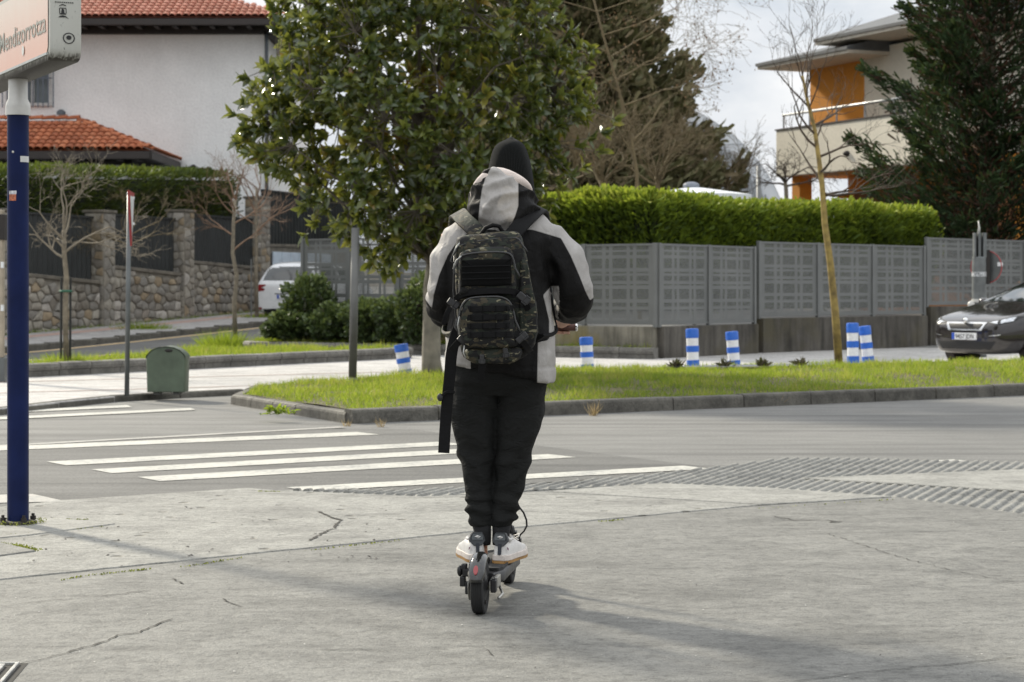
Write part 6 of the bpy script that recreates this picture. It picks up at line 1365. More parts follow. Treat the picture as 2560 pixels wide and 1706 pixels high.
M_EMB = simple('emblem_grey', (.35, .36, .38), .3, .6)
for dz in (0, .055):
    patch('chevron_emblem', [(-.07, .925 + dz), (0, .965 + dz), (.07, .925 + dz), (.07, .905 + dz), (0, .945 + dz), (-.07, .905 + dz)], M_EMB, 'x', -1, off_=.012, k=2)
# ================================================================== RIDER, SCOOTER, BACKPACK
def ering(cx, cy, cz, a, b, n=28, p=2.3, tilt=None):
    out = []
    for j in range(n):
        t = 2 * math.pi * j / n; c, s = math.cos(t), math.sin(t); x = a * math.copysign(abs(c) ** (2 / p), c); y = b * math.copysign(abs(s) ** (2 / p), s)
        out.append(Vector((cx + x, cy + y, cz + (tilt(x, y) if tilt else 0))))
    return out
def pring(py, xl, xr, Y, d, **k):
    a = P(xl, py, Y); b = P(xr, py, Y); return ering((a.x + b.x) / 2, Y, a.z, (b.x - a.x) / 2, d, **k)
hv = Vector((.127, .992, 0)).normalized(); sv = Vector((hv.y, -hv.x, 0)); RC = Vector((-.126, 8.075, .016)); FC = Vector((-.0175, 8.92, .016))
M_SKIN = simple('skin', (.50, .29, .21), .5, 0, .12, 25, .15, 200); M_SOCK = simple('black_sock', (.012, .012, .013), .9, 0, .2, 40)
def m_cloth(name, col, rough=.75, weave=900, bs=.12, sheen=.0, fold=14):
    m, nt = nodes_of(name); v = coords(nt, 'World'); a = noise_(nt, v, 5, 5); w = noise_(nt, v, weave, 2); f = noise_(nt, coords(nt, 'World', (1, 1, 2.2)), fold, 4, .55, .6)
    c = ramp(nt, a, [(.3, tuple(x * .86 for x in col)), (.7, tuple(x * 1.1 for x in col))]).outputs['Color']; c = mix(nt, 1, c, ramp(nt, w, [(.3, .82), (.7, 1.12)]).outputs['Color'], 'MULTIPLY')
    h = math_(nt, 'ADD', math_(nt, 'MULTIPLY', w, .03), f); finish(nt, c, rough, 0, h, bs, .02, .12); return m
def m_twotone(name, c_in, c_out, attr='pat', rough=.6, bs=.5, fold=15, glow=0.0):
    m, nt = nodes_of(name); v = coords(nt, 'World'); a = N(nt, 'ShaderNodeAttribute', attribute_name=attr).outputs['Fac']; s = math_(nt, 'GREATER_THAN', a, 0.0)
    n1 = noise_(nt, v, 7, 5); w = noise_(nt, v, 700, 2); f = noise_(nt, coords(nt, 'World', (1.6, 1.6, 1)), fold, 4, .5, .7)
    seam = ramp(nt, math_(nt, 'ABSOLUTE', a), [(0.0, .35), (.0025, 1.0)]).outputs['Color']
    c = mix(nt, s, c_out, c_in); c = mix(nt, 1, c, ramp(nt, n1, [(.3, .86), (.7, 1.08)]).outputs['Color'], 'MULTIPLY'); c = mix(nt, 1, c, ramp(nt, w, [(.3, .86), (.7, 1.1)]).outputs['Color'], 'MULTIPLY'); c = mix(nt, 1, c, seam, 'MULTIPLY')
    finish(nt, c, rough, 0, math_(nt, 'ADD', f, math_(nt, 'MULTIPLY', w, .02)), bs, .02, .15, trans=(.12, mix(nt, s, c_out, c_in)) if glow else None); return m
ZP = lambda py, Y=8.5: HC - (py - YH) * Y / FPX
XP = lambda px, Y=8.5: (px - 1280) * Y / FPX

# ---- body: one continuous mesh (head, neck, trunk, arms, hands, legs)
b = MB()
hc = Vector((XP(1277), 8.50, ZP(430)))
b.ell(hc + Vector((0, 0, .02)), (.072, .092, .100), 20, 14); b.ell(hc + Vector((.004, .065, -.075)), (.052, .05, .05)); b.ell(hc + Vector((.005, .105, -.02)), (.013, .022, .028)); b.ell(hc + Vector((.005, .10, -.062)), (.024, .016, .008)); b.ell(hc + Vector((.005, .098, -.072)), (.022, .014, .008))
for s_ in (-1, 1): b.ell(hc + Vector((s_ * .078, -.005, -.02)), (.012, .022, .032)); b.ell(hc + Vector((s_ * .03, .088, .018)), (.02, .012, .010)); b.ell(hc + Vector((s_ * .035, .075, -.03)), (.025, .025, .022))
b.tube([hc + Vector((0, -.01, -.06)), Vector((XP(1262), 8.47, ZP(540)))], [.058, .062], 16)
b.loft([pring(y, l, r, Y, d) for y, l, r, Y, d in ((940, 1150, 1360, 8.49, .12), (850, 1155, 1345, 8.49, .12), (700, 1140, 1350, 8.48, .125), (610, 1135, 1365, 8.48, .12), (565, 1150, 1355, 8.48, .09), (540, 1200, 1310, 8.48, .06))])
GR = Vector((.212, 8.86, 1.128)); GL = Vector((-.215, 8.91, 1.128)); gx = (GR - GL).normalized()
def arm(sh, el, wr, gp, s_):
    b.tube([sh, sh.lerp(el, .5), el, el.lerp(wr, .4), wr], [.062, .055, .047, .045, .030], 14); b.ell(el, (.047, .047, .047))
    # hand: palm behind and over the grip, fingers curled round it, thumb from the inner side of the palm
    k = gp + Vector((0, -.035, .028)); b.tube([wr, wr.lerp(k, .5), k], [.029, .033, .034], 12); b.ell(k + Vector((0, .006, 0)), (.043, .026, .026))
    for i, (o, L_) in enumerate(((-.033, .92), (-.011, 1.0), (.011, .96), (.032, .8))):
        q = gp + gx * o * (1 if s_ > 0 else 1); r = .0245 * (.96 + .04 * L_); pts = []
        for a in (150, 105, 60, 10, -45, -95, -130 + 22 * (1 - L_) * 5): aa = R(a); pts.append(q + Vector((0, -r * math.cos(math.pi - aa) * 1.0 if False else r * math.cos(aa), r * math.sin(aa))))
        b.tube(pts, [.0105, .0105, .010, .0098, .0094, .009, .0075], 8)
    base = k - gx * s_ * .035; b.tube([base, base + Vector((0, .012, -.018)) - gx * s_ * .012, gp - gx * s_ * .040 + Vector((0, .005, -.026)), gp - gx * s_ * .026 + Vector((0, .024, -.018))], [.014, .0125, .011, .008], 8)
arm(P(1372, 585, 8.48), P(1436, 745, 8.50), GR + Vector((.012, -.10, .045)), GR, 1); arm(P(1140, 590, 8.48), P(1112, 745, 8.50), GL + Vector((-.012, -.10, .045)), GL, -1)
HIP = ZP(930)
def leg(pts, rad): b.tube(pts, rad, 16)
LA = Vector((-.128, 8.505, ZP(1345, 8.5))); RA = Vector((-.046, 8.50, ZP(1347, 8.5)))
leg([P(1188, 925, 8.49), P(1186, 1040, 8.50), P(1195, 1180, 8.52), P(1197, 1250, 8.50), LA], [.085, .066, .044, .040, .028]); leg([P(1305, 925, 8.49), P(1297, 1040, 8.50), P(1281, 1180, 8.52), P(1264, 1250, 8.50), RA], [.085, .066, .044, .040, .028])
for A_, dr in ((LA, Vector((-.2, .98, 0))), (RA, Vector((.24, .97, 0)))): b.tube([A_, A_ + Vector((0, 0, -.07)), A_ + Vector((0, 0, -.085)) + dr.normalized() * .13], [.028, .028, .026], 12)
pbm = remeshed(b, .0058, 'person', 3, .4)
person = link('person', pbm, None, M_SKIN)
tag(person, 'person in black beanie and grey and black jacket riding the scooter, seen from behind', 'person')
for s_ in (-1, 1): MB().ell(hc + Vector((s_ * .031, .094, .005)), (.012, .010, .010), 10, 8).build('eye', simple('eye_white', (.75, .74, .72), .2), person, smooth=True)

# ---- jacket
jk = MB()
def hemt(x, y): return -.052 * (x + .0) / .23 * (1 if x > 0 else .55)
jk.loft([pring(y, l, r, Y, d, tilt=(hemt if y > 900 else None)) for y, l, r, Y, d in ((930, 1118, 1387, 8.475, .15), (905, 1114, 1391, 8.475, .16), (850, 1116, 1389, 8.475, .162), (780, 1122, 1378, 8.475, .165), (700, 1116, 1372, 8.48, .168), (640, 1106, 1382, 8.48, .168), (600, 1106, 1398, 8.48, .158), (572, 1122, 1390, 8.48, .14), (548, 1148, 1368, 8.475, .115), (525, 1178, 1342, 8.47, .09), (505, 1200, 1320, 8.47, .075))])
jk.tube([P(1346, 592, 8.48), P(1370, 600, 8.48), P(1410, 650, 8.475), P(1434, 725, 8.48), P(1436, 758, 8.53), P(1426, 770, 8.63), P(1410, 774, 8.73), GR + Vector((.010, -.080, .062))], [.068, .084, .083, .080, .077, .064, .053, .043], 20)
jk.tube([P(1172, 594, 8.48), P(1148, 603, 8.48), P(1125, 650, 8.475), P(1114, 725, 8.48), P(1112, 758, 8.53), P(1115, 778, 8.63), P(1130, 790, 8.73), GL + Vector((-.012, -.085, .042))], [.066, .084, .079, .078, .076, .066, .056, .046], 20)
jm = remeshed(jk, .0085, 'jacket', 6, .5)
AR = [P(1374, 592, 8.48), P(1434, 725, 8.48), P(1430, 770, 8.6)]; AL = [P(1142, 597, 8.48), P(1114, 725, 8.48), P(1114, 770, 8.6)]
def jfold(co, n):
    z = co.z; d = 0.0
    d += .006 * noise.noise(Vector((co.x * 9, co.y * 9, z * 9))) + .004 * (.5 - abs(noise.noise(Vector((co.x * 15, co.y * 15, z * 11 + 2))))) + .003 * noise.noise(Vector((co.x * 26, co.y * 26, z * 22)))
    for A_ in (AR, AL):                                    # ring creases near the elbows, long drapes on the upper sleeve
        e = (co - A_[2]).length
        if e < .22: w = 1 - e / .22; d += .013 * w * math.sin(46 * (z * 1.0 - co.y * .9) + 5 * noise.noise(co * 7))
        e2 = (co - A_[0].lerp(A_[1], .45)).length
        if e2 < .2: w = 1 - e2 / .2; d += .0095 * w * math.sin(70 * (co.x * (1 if A_ is AR else -1)) + 14 * z + 4 * noise.noise(co * 8))
    if z < ZP(880): d += .003 * math.sin(co.x * 60 + 3 * noise.noise(co * 10))
    if abs(z - ZP(915)) < .006 and abs(co.x) < .3: d -= .004   # stitched hem
    return d
displace(jm, jfold)
def pl(pts, z):                                               # x of a boundary polyline at height z; pts: (px, py)
    q = [(XP(x), ZP(y)) for x, y in pts]
    if z >= q[0][1]: return q[0][0]
    for (x1, z1), (x2, z2) in zip(q[:-1], q[1:]):
        if z >= z2: return lerp(x1, x2, (z1 - z) / (z1 - z2))
    return q[-1][0]
def jpat(co):
    x, z = co.x, co.z; k = Vector((x, 0, z))
    yoke = z - (ZP(578) - max(0, (x - XP(1330))) * .28 - max(0, XP(1190) - x) * .5) if XP(1140) < x < XP(1405) else -1
    sr = min(x - pl([(1390, 585), (1402, 600), (1424, 640), (1446, 690), (1462, 730), (1474, 752)], z), z - (ZP(752) + (x - XP(1474)) * .7)) if x > XP(1385) else -1
    sl_ = min(pl([(1172, 575), (1150, 600), (1122, 640), (1100, 690), (1086, 740), (1080, 775)], z) - x, z - (ZP(772) - (x - XP(1080)) * 1.4)) if x < XP(1175) else -1
    pr = min(x - pl([(1380, 712), (1356, 738), (1363, 765), (1371, 800), (1371, 849), (1343, 851), (1341, 960)], z), ZP(715) - z) if co.y < 8.62 and x < XP(1398) else -1
    pll = min(pl([(1150, 715), (1135, 760), (1126, 850), (1178, 852), (1180, 960)], z) - x, ZP(715) - z) if co.y < 8.62 and z < ZP(840) else -1
    return max(yoke, sr, sl_, pr, pll)
float_attr(jm, 'pat', jpat)
M_JACK = m_twotone('jacket_fabric', (.46, .44, .42), (.011, .0105, .0105), rough=.58, glow=1)
link('jacket', jm, person, M_JACK)
# hood lying on the shoulders
hb = []
ts = 40; cxh = XP(1254)
def rimz(px): 
    q = [(1176, 492), (1186, 462), (1205, 440), (1230, 421), (1250, 425), (1297, 458), (1331, 486)]
    if px <= q[0][0]: return ZP(q[0][1])
    for (x1, y1), (x2, y2) in zip(q[:-1], q[1:]):
        if px <= x2: return ZP(lerp(y1, y2, (px - x1) / (x2 - x1)))
    return ZP(q[-1][1])
lev = [(585, 1196, 1322, .11, 8.455), (562, 1178, 1342, .132, 8.44), (535, 1166, 1346, .148, 8.43), (505, 1168, 1340, .155, 8.43)]
rings = [pring(y, l, r, Y, d, n=ts, p=2.1) for y, l, r, d, Y in lev]
top = []
for p in pring(470, 1178, 1331, 8.43, .15, n=ts, p=2.1):
    px = 1280 + p.x * FPX / 8.5; back = p.y < 8.43; zz = rimz(px) if p.y < 8.45 else lerp(rimz(px), ZP(500), sstep(8.45, 8.55, p.y)); top.append(Vector((p.x * 1.0, p.y + max(0, zz - ZP(490)) * .22, zz)))
rings.append([a.lerp(c, .55) + Vector((0, -.012, 0)) for a, c in zip(rings[-1], top)]); rings.append(top)
inn = [cc.lerp(Vector((cxh, 8.45, cc.z)), .12) - Vector((0, 0, .004)) for cc in top]; inn2 = [cc.lerp(Vector((cxh, 8.45, cc.z)), .22) - Vector((0, 0, .06)) for cc in top]
me = MB().loft(rings + [inn], False).mesh('hood', True); ob = bpy.data.objects.new('t', me); COL.objects.link(ob); q = ob.modifiers.new('s', 'SUBSURF'); q.levels = 3; dg = bpy.context.evaluated_depsgraph_get(); dg.update(); hm = bpy.data.meshes.new_from_object(ob.evaluated_get(dg)); bpy.data.objects.remove(ob, do_unlink=True); hm.polygons.foreach_set('use_smooth', [True] * len(hm.polygons))
displace(hm, lambda co, n: .005 * noise.noise(Vector((co.x * 10, co.y * 10, co.z * 10))) + .017 * (.6 - abs(math.sin(36 * co.z - 17 * co.x + 4 * noise.noise(co * 7)))) * sstep(ZP(600), ZP(545), co.z) * sstep(ZP(422), ZP(450), co.z) + .012 * (.4 - abs(noise.noise(Vector((co.x * 14, co.y * 14, co.z * 22))))) + .003 * noise.noise(co * 34))
float_attr(hm, 'pat', lambda co: min(co.x - pl([(1232, 420), (1215, 450), (1206, 480), (1200, 520), (1194, 590)], co.z), pl([(1262, 425), (1296, 460), (1296, 520), (1288, 545), (1268, 590)], co.z) - co.x) if co.y < 8.45 else -.01)
link('hood', hm, person, M_JACK)
M_LIN = m_cloth('pale_lining', (.80, .70, .64), .8, 500, .3)
lc = [(1178, 512), (1181, 488), (1190, 462), (1210, 442), (1232, 428), (1256, 430), (1282, 440), (1306, 452), (1324, 466), (1331, 484)]
rgs = []
for i, (x, y) in enumerate(lc):
    t = i / (len(lc) - 1); Y = 8.315 + .13 * (abs(t - .5) * 2) ** 2; c = P(x, y, Y); d = (P(*lc[min(i + 1, len(lc) - 1)], Y) - P(*lc[max(i - 1, 0)], Y)).normalized(); u = d.cross(Vector((0, 1, 0))).normalized()
    if u.z < 0: u = -u
    k = math.sin(math.pi * min(1, max(0, .06 + t * .88))) ** .5
    rgs.append([c + u * (.026 * k * math.cos(a)) + Vector((0, .016, 0)) * math.sin(a) - u * .006 for a in [j * .5236 for j in range(12)]])
MB().loft(rgs).build('hood_lining', M_LIN, person, smooth=True, sub=1)
# beanie
bn_ = [(343, 1275, 1281), (349, 1267, 1289), (354, 1254, 1301), (364, 1238, 1312), (384, 1230, 1319), (405, 1224, 1326), (430, 1219, 1331), (460, 1217, 1335), (490, 1219, 1337), (505, 1221, 1335)]
rg_ = []
for i, (y, l, r) in enumerate(bn_): a = (XP(r) - XP(l)) / 2; rg_.append(ering((XP(l) + XP(r)) / 2, 8.505, ZP(y), a, min(.118, a * 1.18 + .004), n=40, p=2.2))
me = MB().loft(rg_).mesh('beanie', True); displace(me, lambda co, n: .0035 * noise.noise(co * 14) - .006 * math.exp(-((co.z - (ZP(368) - abs(co.x - XP(1277)) * .25)) / .008) ** 2) * (1 if co.z > ZP(385) else 0))
def m_knit():
    m, nt = nodes_of('black_knit'); v = coords(nt, 'World'); sx = N(nt, 'ShaderNodeSeparateXYZ', {'Vector': v}); ang = math_(nt, 'ARCTAN2', math_(nt, 'SUBTRACT', sx.outputs['X'], XP(1277)), math_(nt, 'SUBTRACT', sx.outputs['Y'], 8.505))
    rib = math_(nt, 'SINE', math_(nt, 'MULTIPLY', ang, 95.0)); row = math_(nt, 'SINE', math_(nt, 'MULTIPLY', sx.outputs['Z'], 1500.0)); h = math_(nt, 'ADD', rib, math_(nt, 'MULTIPLY', row, .5)); fz = noise_(nt, v, 300, 3)
    c = ramp(nt, math_(nt, 'ADD', math_(nt, 'MULTIPLY', rib, .2), fz), [(.3, (.0045, .005, .005)), (.7, (.013, .014, .0135))]).outputs['Color']; b_ = nt.nodes.new('ShaderNodeBsdfPrincipled'); o = nt.nodes.new('ShaderNodeOutputMaterial'); nt.links.new(c, b_.inputs['Base Color']); b_.inputs['Roughness'].default_value = .95; b_.inputs['Specular IOR Level'].default_value = .08; b_.inputs['Sheen Weight'].default_value = .06; b_.inputs['Sheen Roughness'].default_value = .4
    bp_ = N(nt, 'ShaderNodeBump', {'Height': h, 'Strength': .35, 'Distance': .003}); nt.links.new(bp_.outputs['Normal'], b_.inputs['Normal']); nt.links.new(b_.outputs[0], o.inputs['Surface']); return m
link('beanie', me, person, m_knit()).modifiers.new('s', 'SUBSURF').levels = 1
# trousers
tr = MB()
tr.loft([pring(y, l, r, Y, d) for y, l, r, Y, d in ((890, 1136, 1374, 8.485, .13), (920, 1132, 1378, 8.485, .14), (955, 1130, 1376, 8.485, .135), (985, 1150, 1350, 8.49, .10))])
LLg = [(935, 1190, .100), (985, 1188, .0985), (1040, 1185, .094), (1085, 1187, .0885), (1130, 1190, .074), (1180, 1193, .064), (1225, 1196, .057), (1262, 1197, .053), (1290, 1199, .051), (1302, 1200, .049), (1316, 1204, .041)]
RLg = [(935, 1310, .103), (985, 1306, .101), (1040, 1297, .097), (1085, 1293, .091), (1130, 1286, .076), (1180, 1280, .0685), (1225, 1271, .0605), (1262, 1264, .055), (1290, 1263, .053), (1302, 1259, .051), (1316, 1253, .040)]
for lg in (LLg, RLg):
    tr.loft([ering(XP(x), 8.495 + .02 * math.sin((y - 935) / 380 * 3.1), ZP(y), r, r * 1.12, n=24, p=2.1) for y, x, r in lg])
tm = remeshed(tr, .0075, 'trousers', 4, .5)
def tfold(co, n):
    z = co.z; d = .005 * noise.noise(co * 11) + .004 * (.5 - abs(noise.noise(Vector((co.x * 13, co.y * 13, co.z * 17))))) + .002 * noise.noise(co * 26); kx = co.x - XP(1239)
    w = math.exp(-((z - ZP(1150)) / .13) ** 2); d += .013 * w * (.6 - abs(math.sin(26 * z + 19 * kx * (1 if kx < 0 else -1) + 2 * noise.noise(co * 6))))
    w = math.exp(-((z - ZP(1275)) / .055) ** 2); d += .0085 * w * math.sin(95 * z + 12 * co.x + 5 * noise.noise(co * 9))
    w = math.exp(-((z - ZP(1010)) / .07) ** 2); d += .008 * w * math.sin(40 * z - 26 * abs(kx) + 3 * noise.noise(co * 6)); return d
displace(tm, tfold)
M_TROU = m_cloth('black_jersey', (.018, .0185, .018), .85, 600, .9, fold=11)
link('trousers', tm, person, M_TROU)
MB().loft([ering(XP(x), 8.50, ZP(y), r, r * 1.1, n=20) for y, x, r in ((1310, 1204, .040), (1330, 1206, .036), (1352, 1206, .036), (1362, 1206, .034))]).build('sock', M_SOCK, person, smooth=True); MB().loft([ering(XP(x), 8.50, ZP(y), r, r * 1.1, n=20) for y, x, r in ((1310, 1254, .040), (1330, 1253, .036), (1352, 1252, .036), (1362, 1252, .034))]).build('sock', M_SOCK, person, smooth=True)
# shoes
M_SHOE = simple('white_leather', (.66, .64, .615), .5, 0, .10, 30, .1, 150); M_GUM = simple('gum_sole', (.38, .21, .07), .6, 0, .2, 20); M_MID = simple('midsole_rubber', (.60, .54, .49), .6, 0, .15, 25); M_TAB = simple('dark_heel_tab', (.03, .034, .038), .5, 0, .2, 30); M_TABL = simple('grey_heel_patch', (.085, .095, .10), .5, 0, .2, 40); M_STR = simple('navy_heel_stripe', (.012, .016, .025), .5); M_PATCH = simple('small_red_navy_patch', (.10, .03, .06), .6, 0, .5, 200)
DZ = .170
SE = [(0, .020), (.012, .031), (.04, .037), (.10, .038), (.15, .041), (.20, .046), (.235, .045), (.265, .035), (.285, .020), (.29, .008)]
def shoe(heel, dr, first):
    dr = Vector(dr).normalized(); sd_ = Vector((dr.y, -dr.x, 0)); W = lambda l, w, z: Vector((heel.x, heel.y, DZ)) + dr * l + sd_ * w + UZ * z
    e = empty('shoe', (0, 0, 0)); e.parent = person
    def layer(z0, z1, k0, k1, lip=0.0):
        out = []
        for z, k in ((z0, k0), (z1, k1)):
            ring = [W(l - (.004 if l == 0 else 0) * (k > 1), w * k, z + (.012 * max(0, (l - .2) / .09) ** 2 if l > .2 else 0)) for l, w in SE] + [W(l, -w * k, z + (.012 * max(0, (l - .2) / .09) ** 2 if l > .2 else 0)) for l, w in SE[::-1]]; out.append(ring)
        return MB().loft(out)
    layer(0, .010, 1.10, 1.13).build('outsole', M_GUM, e, auto=50); layer(.0102, .034, 1.12, 1.07).build('midsole', M_MID, e, auto=50, bevel=.003)
    # upper: sections along the foot
    def sec(l, w, h, top): 
        ring = []
        for j in range(16):
            t = math.pi * j / 15; x = -math.cos(t) * w; z = .034 + (h - .034) * math.sin(t) ** .42; ring.append(W(l + (.010 * (z - .034) / .06 if l < .03 else 0), x * (1 - .30 * max(0, (z - .055) / .06)), z))
        return ring
    U = [(.004, .018, .094), (.016, .032, .098), (.045, .037, .088), (.085, .038, .086), (.12, .039, .098), (.155, .041, .088), (.195, .044, .070), (.235, .043, .060), (.265, .034, .054), (.283, .018, .046)]
    MB().loft([sec(l, w, h, 0) for l, w, h in U], True, closed=False).build('upper', M_SHOE, e, smooth=True, sub=1)
    # collar ring, heel tab with stripe, patch and laces
    col = [W(.062 + .05 * math.cos(t), .032 * math.sin(t), .094 + .012 * (math.cos(t) < -.4)) for t in [i * .3927 for i in range(16)]]; MB().tube(col + [col[0]], .007, 6, False).build('collar', M_SHOE, e, smooth=True)
    tabp = lambda pts, o: [W(-.002 - o + .010 * (z - .034) / .06 + .30 * abs(w), w, z) for w, z in pts]
    tab = [(-.030, .106), (-.021, .124), (.021, .124), (.030, .106), (.034, .090), (.016, .070), (-.016, .070), (-.034, .090)]
    MB().loft([tabp(tab, .006), tabp(tab, -.012)]).build('heel_tab', M_TAB, e, bevel=.002); MB().add(tabp([(-.019, .119), (.019, .119), (.024, .104), (.022, .094), (-.022, .094), (-.024, .104)], .0075), [(5, 4, 3, 2, 1, 0)]).build('heel_patch', M_TABL, e)
    sw_ = [(-.012, .1065), (-.006, .103), (.013, .1115), (-.005, .106)]; MB().add(tabp(sw_, .0085), [(0, 1, 2, 3)]).build('swoosh_emblem', M_TAB, e)
    MB().loft([tabp([(-.0065, .080), (.0065, .080), (.0065, .036), (-.0065, .036)], .005), tabp([(-.0065, .080), (.0065, .080), (.0065, .036), (-.0065, .036)], -.01)]).build('heel_stripe', M_STR, e)
    sp = 1 if first else -1; MB().add([W(.010, -sp * .029, .068), W(.018, -sp * .034, .062), W(.016, -sp * .036, .052), W(.008, -sp * .032, .058)], [(0, 1, 2, 3), (3, 2, 1, 0)]).build('side_patch', M_PATCH, e)
    for i in range(4): MB().tube([W(.135 + i * .022, -.02, .094 - i * .006), W(.14 + i * .022, 0, .104 - i * .008), W(.135 + i * .022, .02, .094 - i * .006)], .003, 5).build('lace', M_SHOE, e, smooth=True)
    MB().tube([W(.135, .02, .10), W(.13, .045, .108), W(.11, .05, .10), W(.125, .03, .092)], .0028, 5).build('lace_loop', M_SHOE, e, smooth=True)
    return e
shoe(Vector((-.140, 8.415, 0)), (-.20, .98, 0), True); shoe(Vector((-.052, 8.395, 0)), (.30, .955, 0), False)

# ---- electric scooter
M_SCB = simple('scooter_black', (.016, .016, .017), .4, .2, .2, 20); M_FEND = simple('glossy_fender', (.018, .018, .0175), .16, .1, .25, 10, coat=.8); M_SIL = simple('scooter_silver', (.42, .41, .38), .35, .7, .2, 20); M_DECK = simple('deck_rubber', (.03, .03, .03), .85, 0, .2, 60); M_REDL = simple('red_tail_lens', (.30, .03, .035), .25, 0, .2, 20, coat=.5); M_BROWN = simple('brown_grip', (.075, .026, .017), .55, 0, .25, 40, .2, 120)
sc = empty('electric_scooter', (RC + FC) / 2, 'black electric kick scooter under the rider', 'scooter')
rotw = Matrix((sv, hv.cross(sv) * -1, hv)).transposed()
def axrot(ax):                         # rotation taking z to ax
    return ax.to_track_quat('Z', 'Y').to_matrix()
AX = axrot(sv)
def wheel(C, name):
    w = empty(name, (0, 0, 0)); w.parent = sc; w.location = -Vector(sc.location); r = .107
    pr = [(r * .70, -.020), (r * .86, -.026), (r * .95, -.024)]
    for k in range(7):
        z = lerp(-.020, .020, k / 6); pr += [(r - .0012 - 4.5 * z * z, z - .0018), (r + .0012 - 4.5 * z * z, z), ]
    pr += [(r * .95, .024), (r * .86, .026), (r * .70, .020)]
    MB().lathe(pr, C, 40, rot=AX).build('tyre', M_TYRE, w, auto=60); MB().lathe([(.075, -.018), (.076, .018), (.05, .024), (.02, .03), (.012, .034)], C, 28, rot=AX).build('rim', M_SCB, w, auto=30); MB().lathe([(.076, -.019), (.05, -.024), (.02, -.03), (.010, -.036)][::-1], C, 28, rot=AX).build('hub', M_SIL, w, auto=30)
    for k in range(3):
        a = k * 2.094 + .4; c = C + AX @ Vector((.062 * math.cos(a), .062 * math.sin(a), .022)); MB().lathe([(.008, 0), (.008, .004)], c, 10, rot=AX).build('vent_hole', M_BLACKT, w)
RW = RC + UZ * .108; FW = FC + UZ * .108
wheel(RW, 'rear_wheel'); wheel(FW, 'front_wheel')
def fender(C, a0, a1, r, wd, name, mat, n=22):
    rings = []
    for i in range(n + 1):
        a = lerp(a0, a1, i / n); rd = (-hv * math.cos(a) + UZ * math.sin(a)); ring = []; taper = 1 - .25 * (1 - min(1, min(i, n - i) / 3.0))
        for j in range(9):
            t = lerp(-1, 1, j / 8); ring.append(C + rd * (r - .020 * abs(t) ** 2.4) + sv * (t * wd * taper))
        for j in range(8, -1, -1):
            t = lerp(-1, 1, j / 8); ring.append(C + rd * (r - .004 - .020 * abs(t) ** 2.4) + sv * (t * (wd - .003) * taper))
        rings.append(ring)
    return MB().loft(rings).build(name, mat, sc, smooth=True)
fr = fender(RW, R(14), R(140), .136, .034, 'rear_fender', M_FEND); fender(FW, R(35), R(165), .130, .034, 'front_fender', M_SCB)
rd = lambda a: (-hv * math.cos(a) + UZ * math.sin(a))
tl = [RW + rd(R(34) + .15 * math.sin(t)) * .1375 + sv * .0095 * math.cos(t) for t in [i * .3927 for i in range(16)]]; tl2 = [p + rd(R(34)) * .006 for p in tl]; MB().loft([tl, tl2]).build('tail_light', M_REDL, fr, smooth=False, bevel=.002)
fr['label'] = 'glossy dark rear fender with a red tail light'
A_ = RW + hv * .13 + UZ * .03; B_ = FW - hv * .12 + UZ * .035
def deck_ring(c, w, z0, z1): return [c + sv * x + UZ * z for x, z in ((-w, z0 + .012), (-w + .02, z0), (w - .02, z0), (w, z0 + .012), (w, z1 - .006), (w - .006, z1), (-w + .006, z1), (-w, z1 - .006))]
MB().loft([deck_ring(Vector((p.x, p.y, .016)), w, z0, .149) for p, w, z0 in ((RW + hv * .075, .045, .115), (RW + hv * .13, .062, .105), (RW + hv * .17, .074, .095), (FW - hv * .17, .074, .095), (FW - hv * .12, .05, .10))]).build('deck', M_SCB, sc, auto=50)
MB().loft([deck_ring(Vector((p.x, p.y, .016)), w, .1492, .1535) for p, w in ((RW + hv * .14, .056), (RW + hv * .19, .068), (FW - hv * .18, .068), (FW - hv * .14, .045))]).build('deck_mat', M_DECK, sc)
MB().bar(RW + hv * .085 - sv * .042 + UZ * .0, RW + hv * .15 - sv * .042 + UZ * .02, .014, .03).build('rear_fork', M_SCB, sc); MB().bar(RW - hv * .01 + sv * .044, RW + hv * .15 + sv * .044 + UZ * .02, .016, .034).build('rear_fork', M_SIL, sc, bevel=.003)
MB().box(RW + sv * .055 + UZ * .002, (.022, .04, .05), math.atan2(sv.y, sv.x)).build('axle_block', M_SCB, sc, bevel=.004); MB().lathe([(.009, 0), (.009, .012)], RW + sv * .036 + UZ * .0, 6, rot=AX).build('axle_nut', simple('yellow_mark', (.45, .42, .05), .5), sc)
MB().box(RW + sv * .060 + hv * .07 + UZ * .012, (.016, .09, .045), math.atan2(sv.y, sv.x), ).build('side_plate', M_SIL, sc, bevel=.004)
MB().tube([RW + hv * .16 + sv * .055 - UZ * .02, RW + hv * .11 + sv * .075 - UZ * .045, RW + hv * .03 + sv * .07 - UZ * .05], .006, 8).build('kickstand', M_SIL, sc, smooth=True)
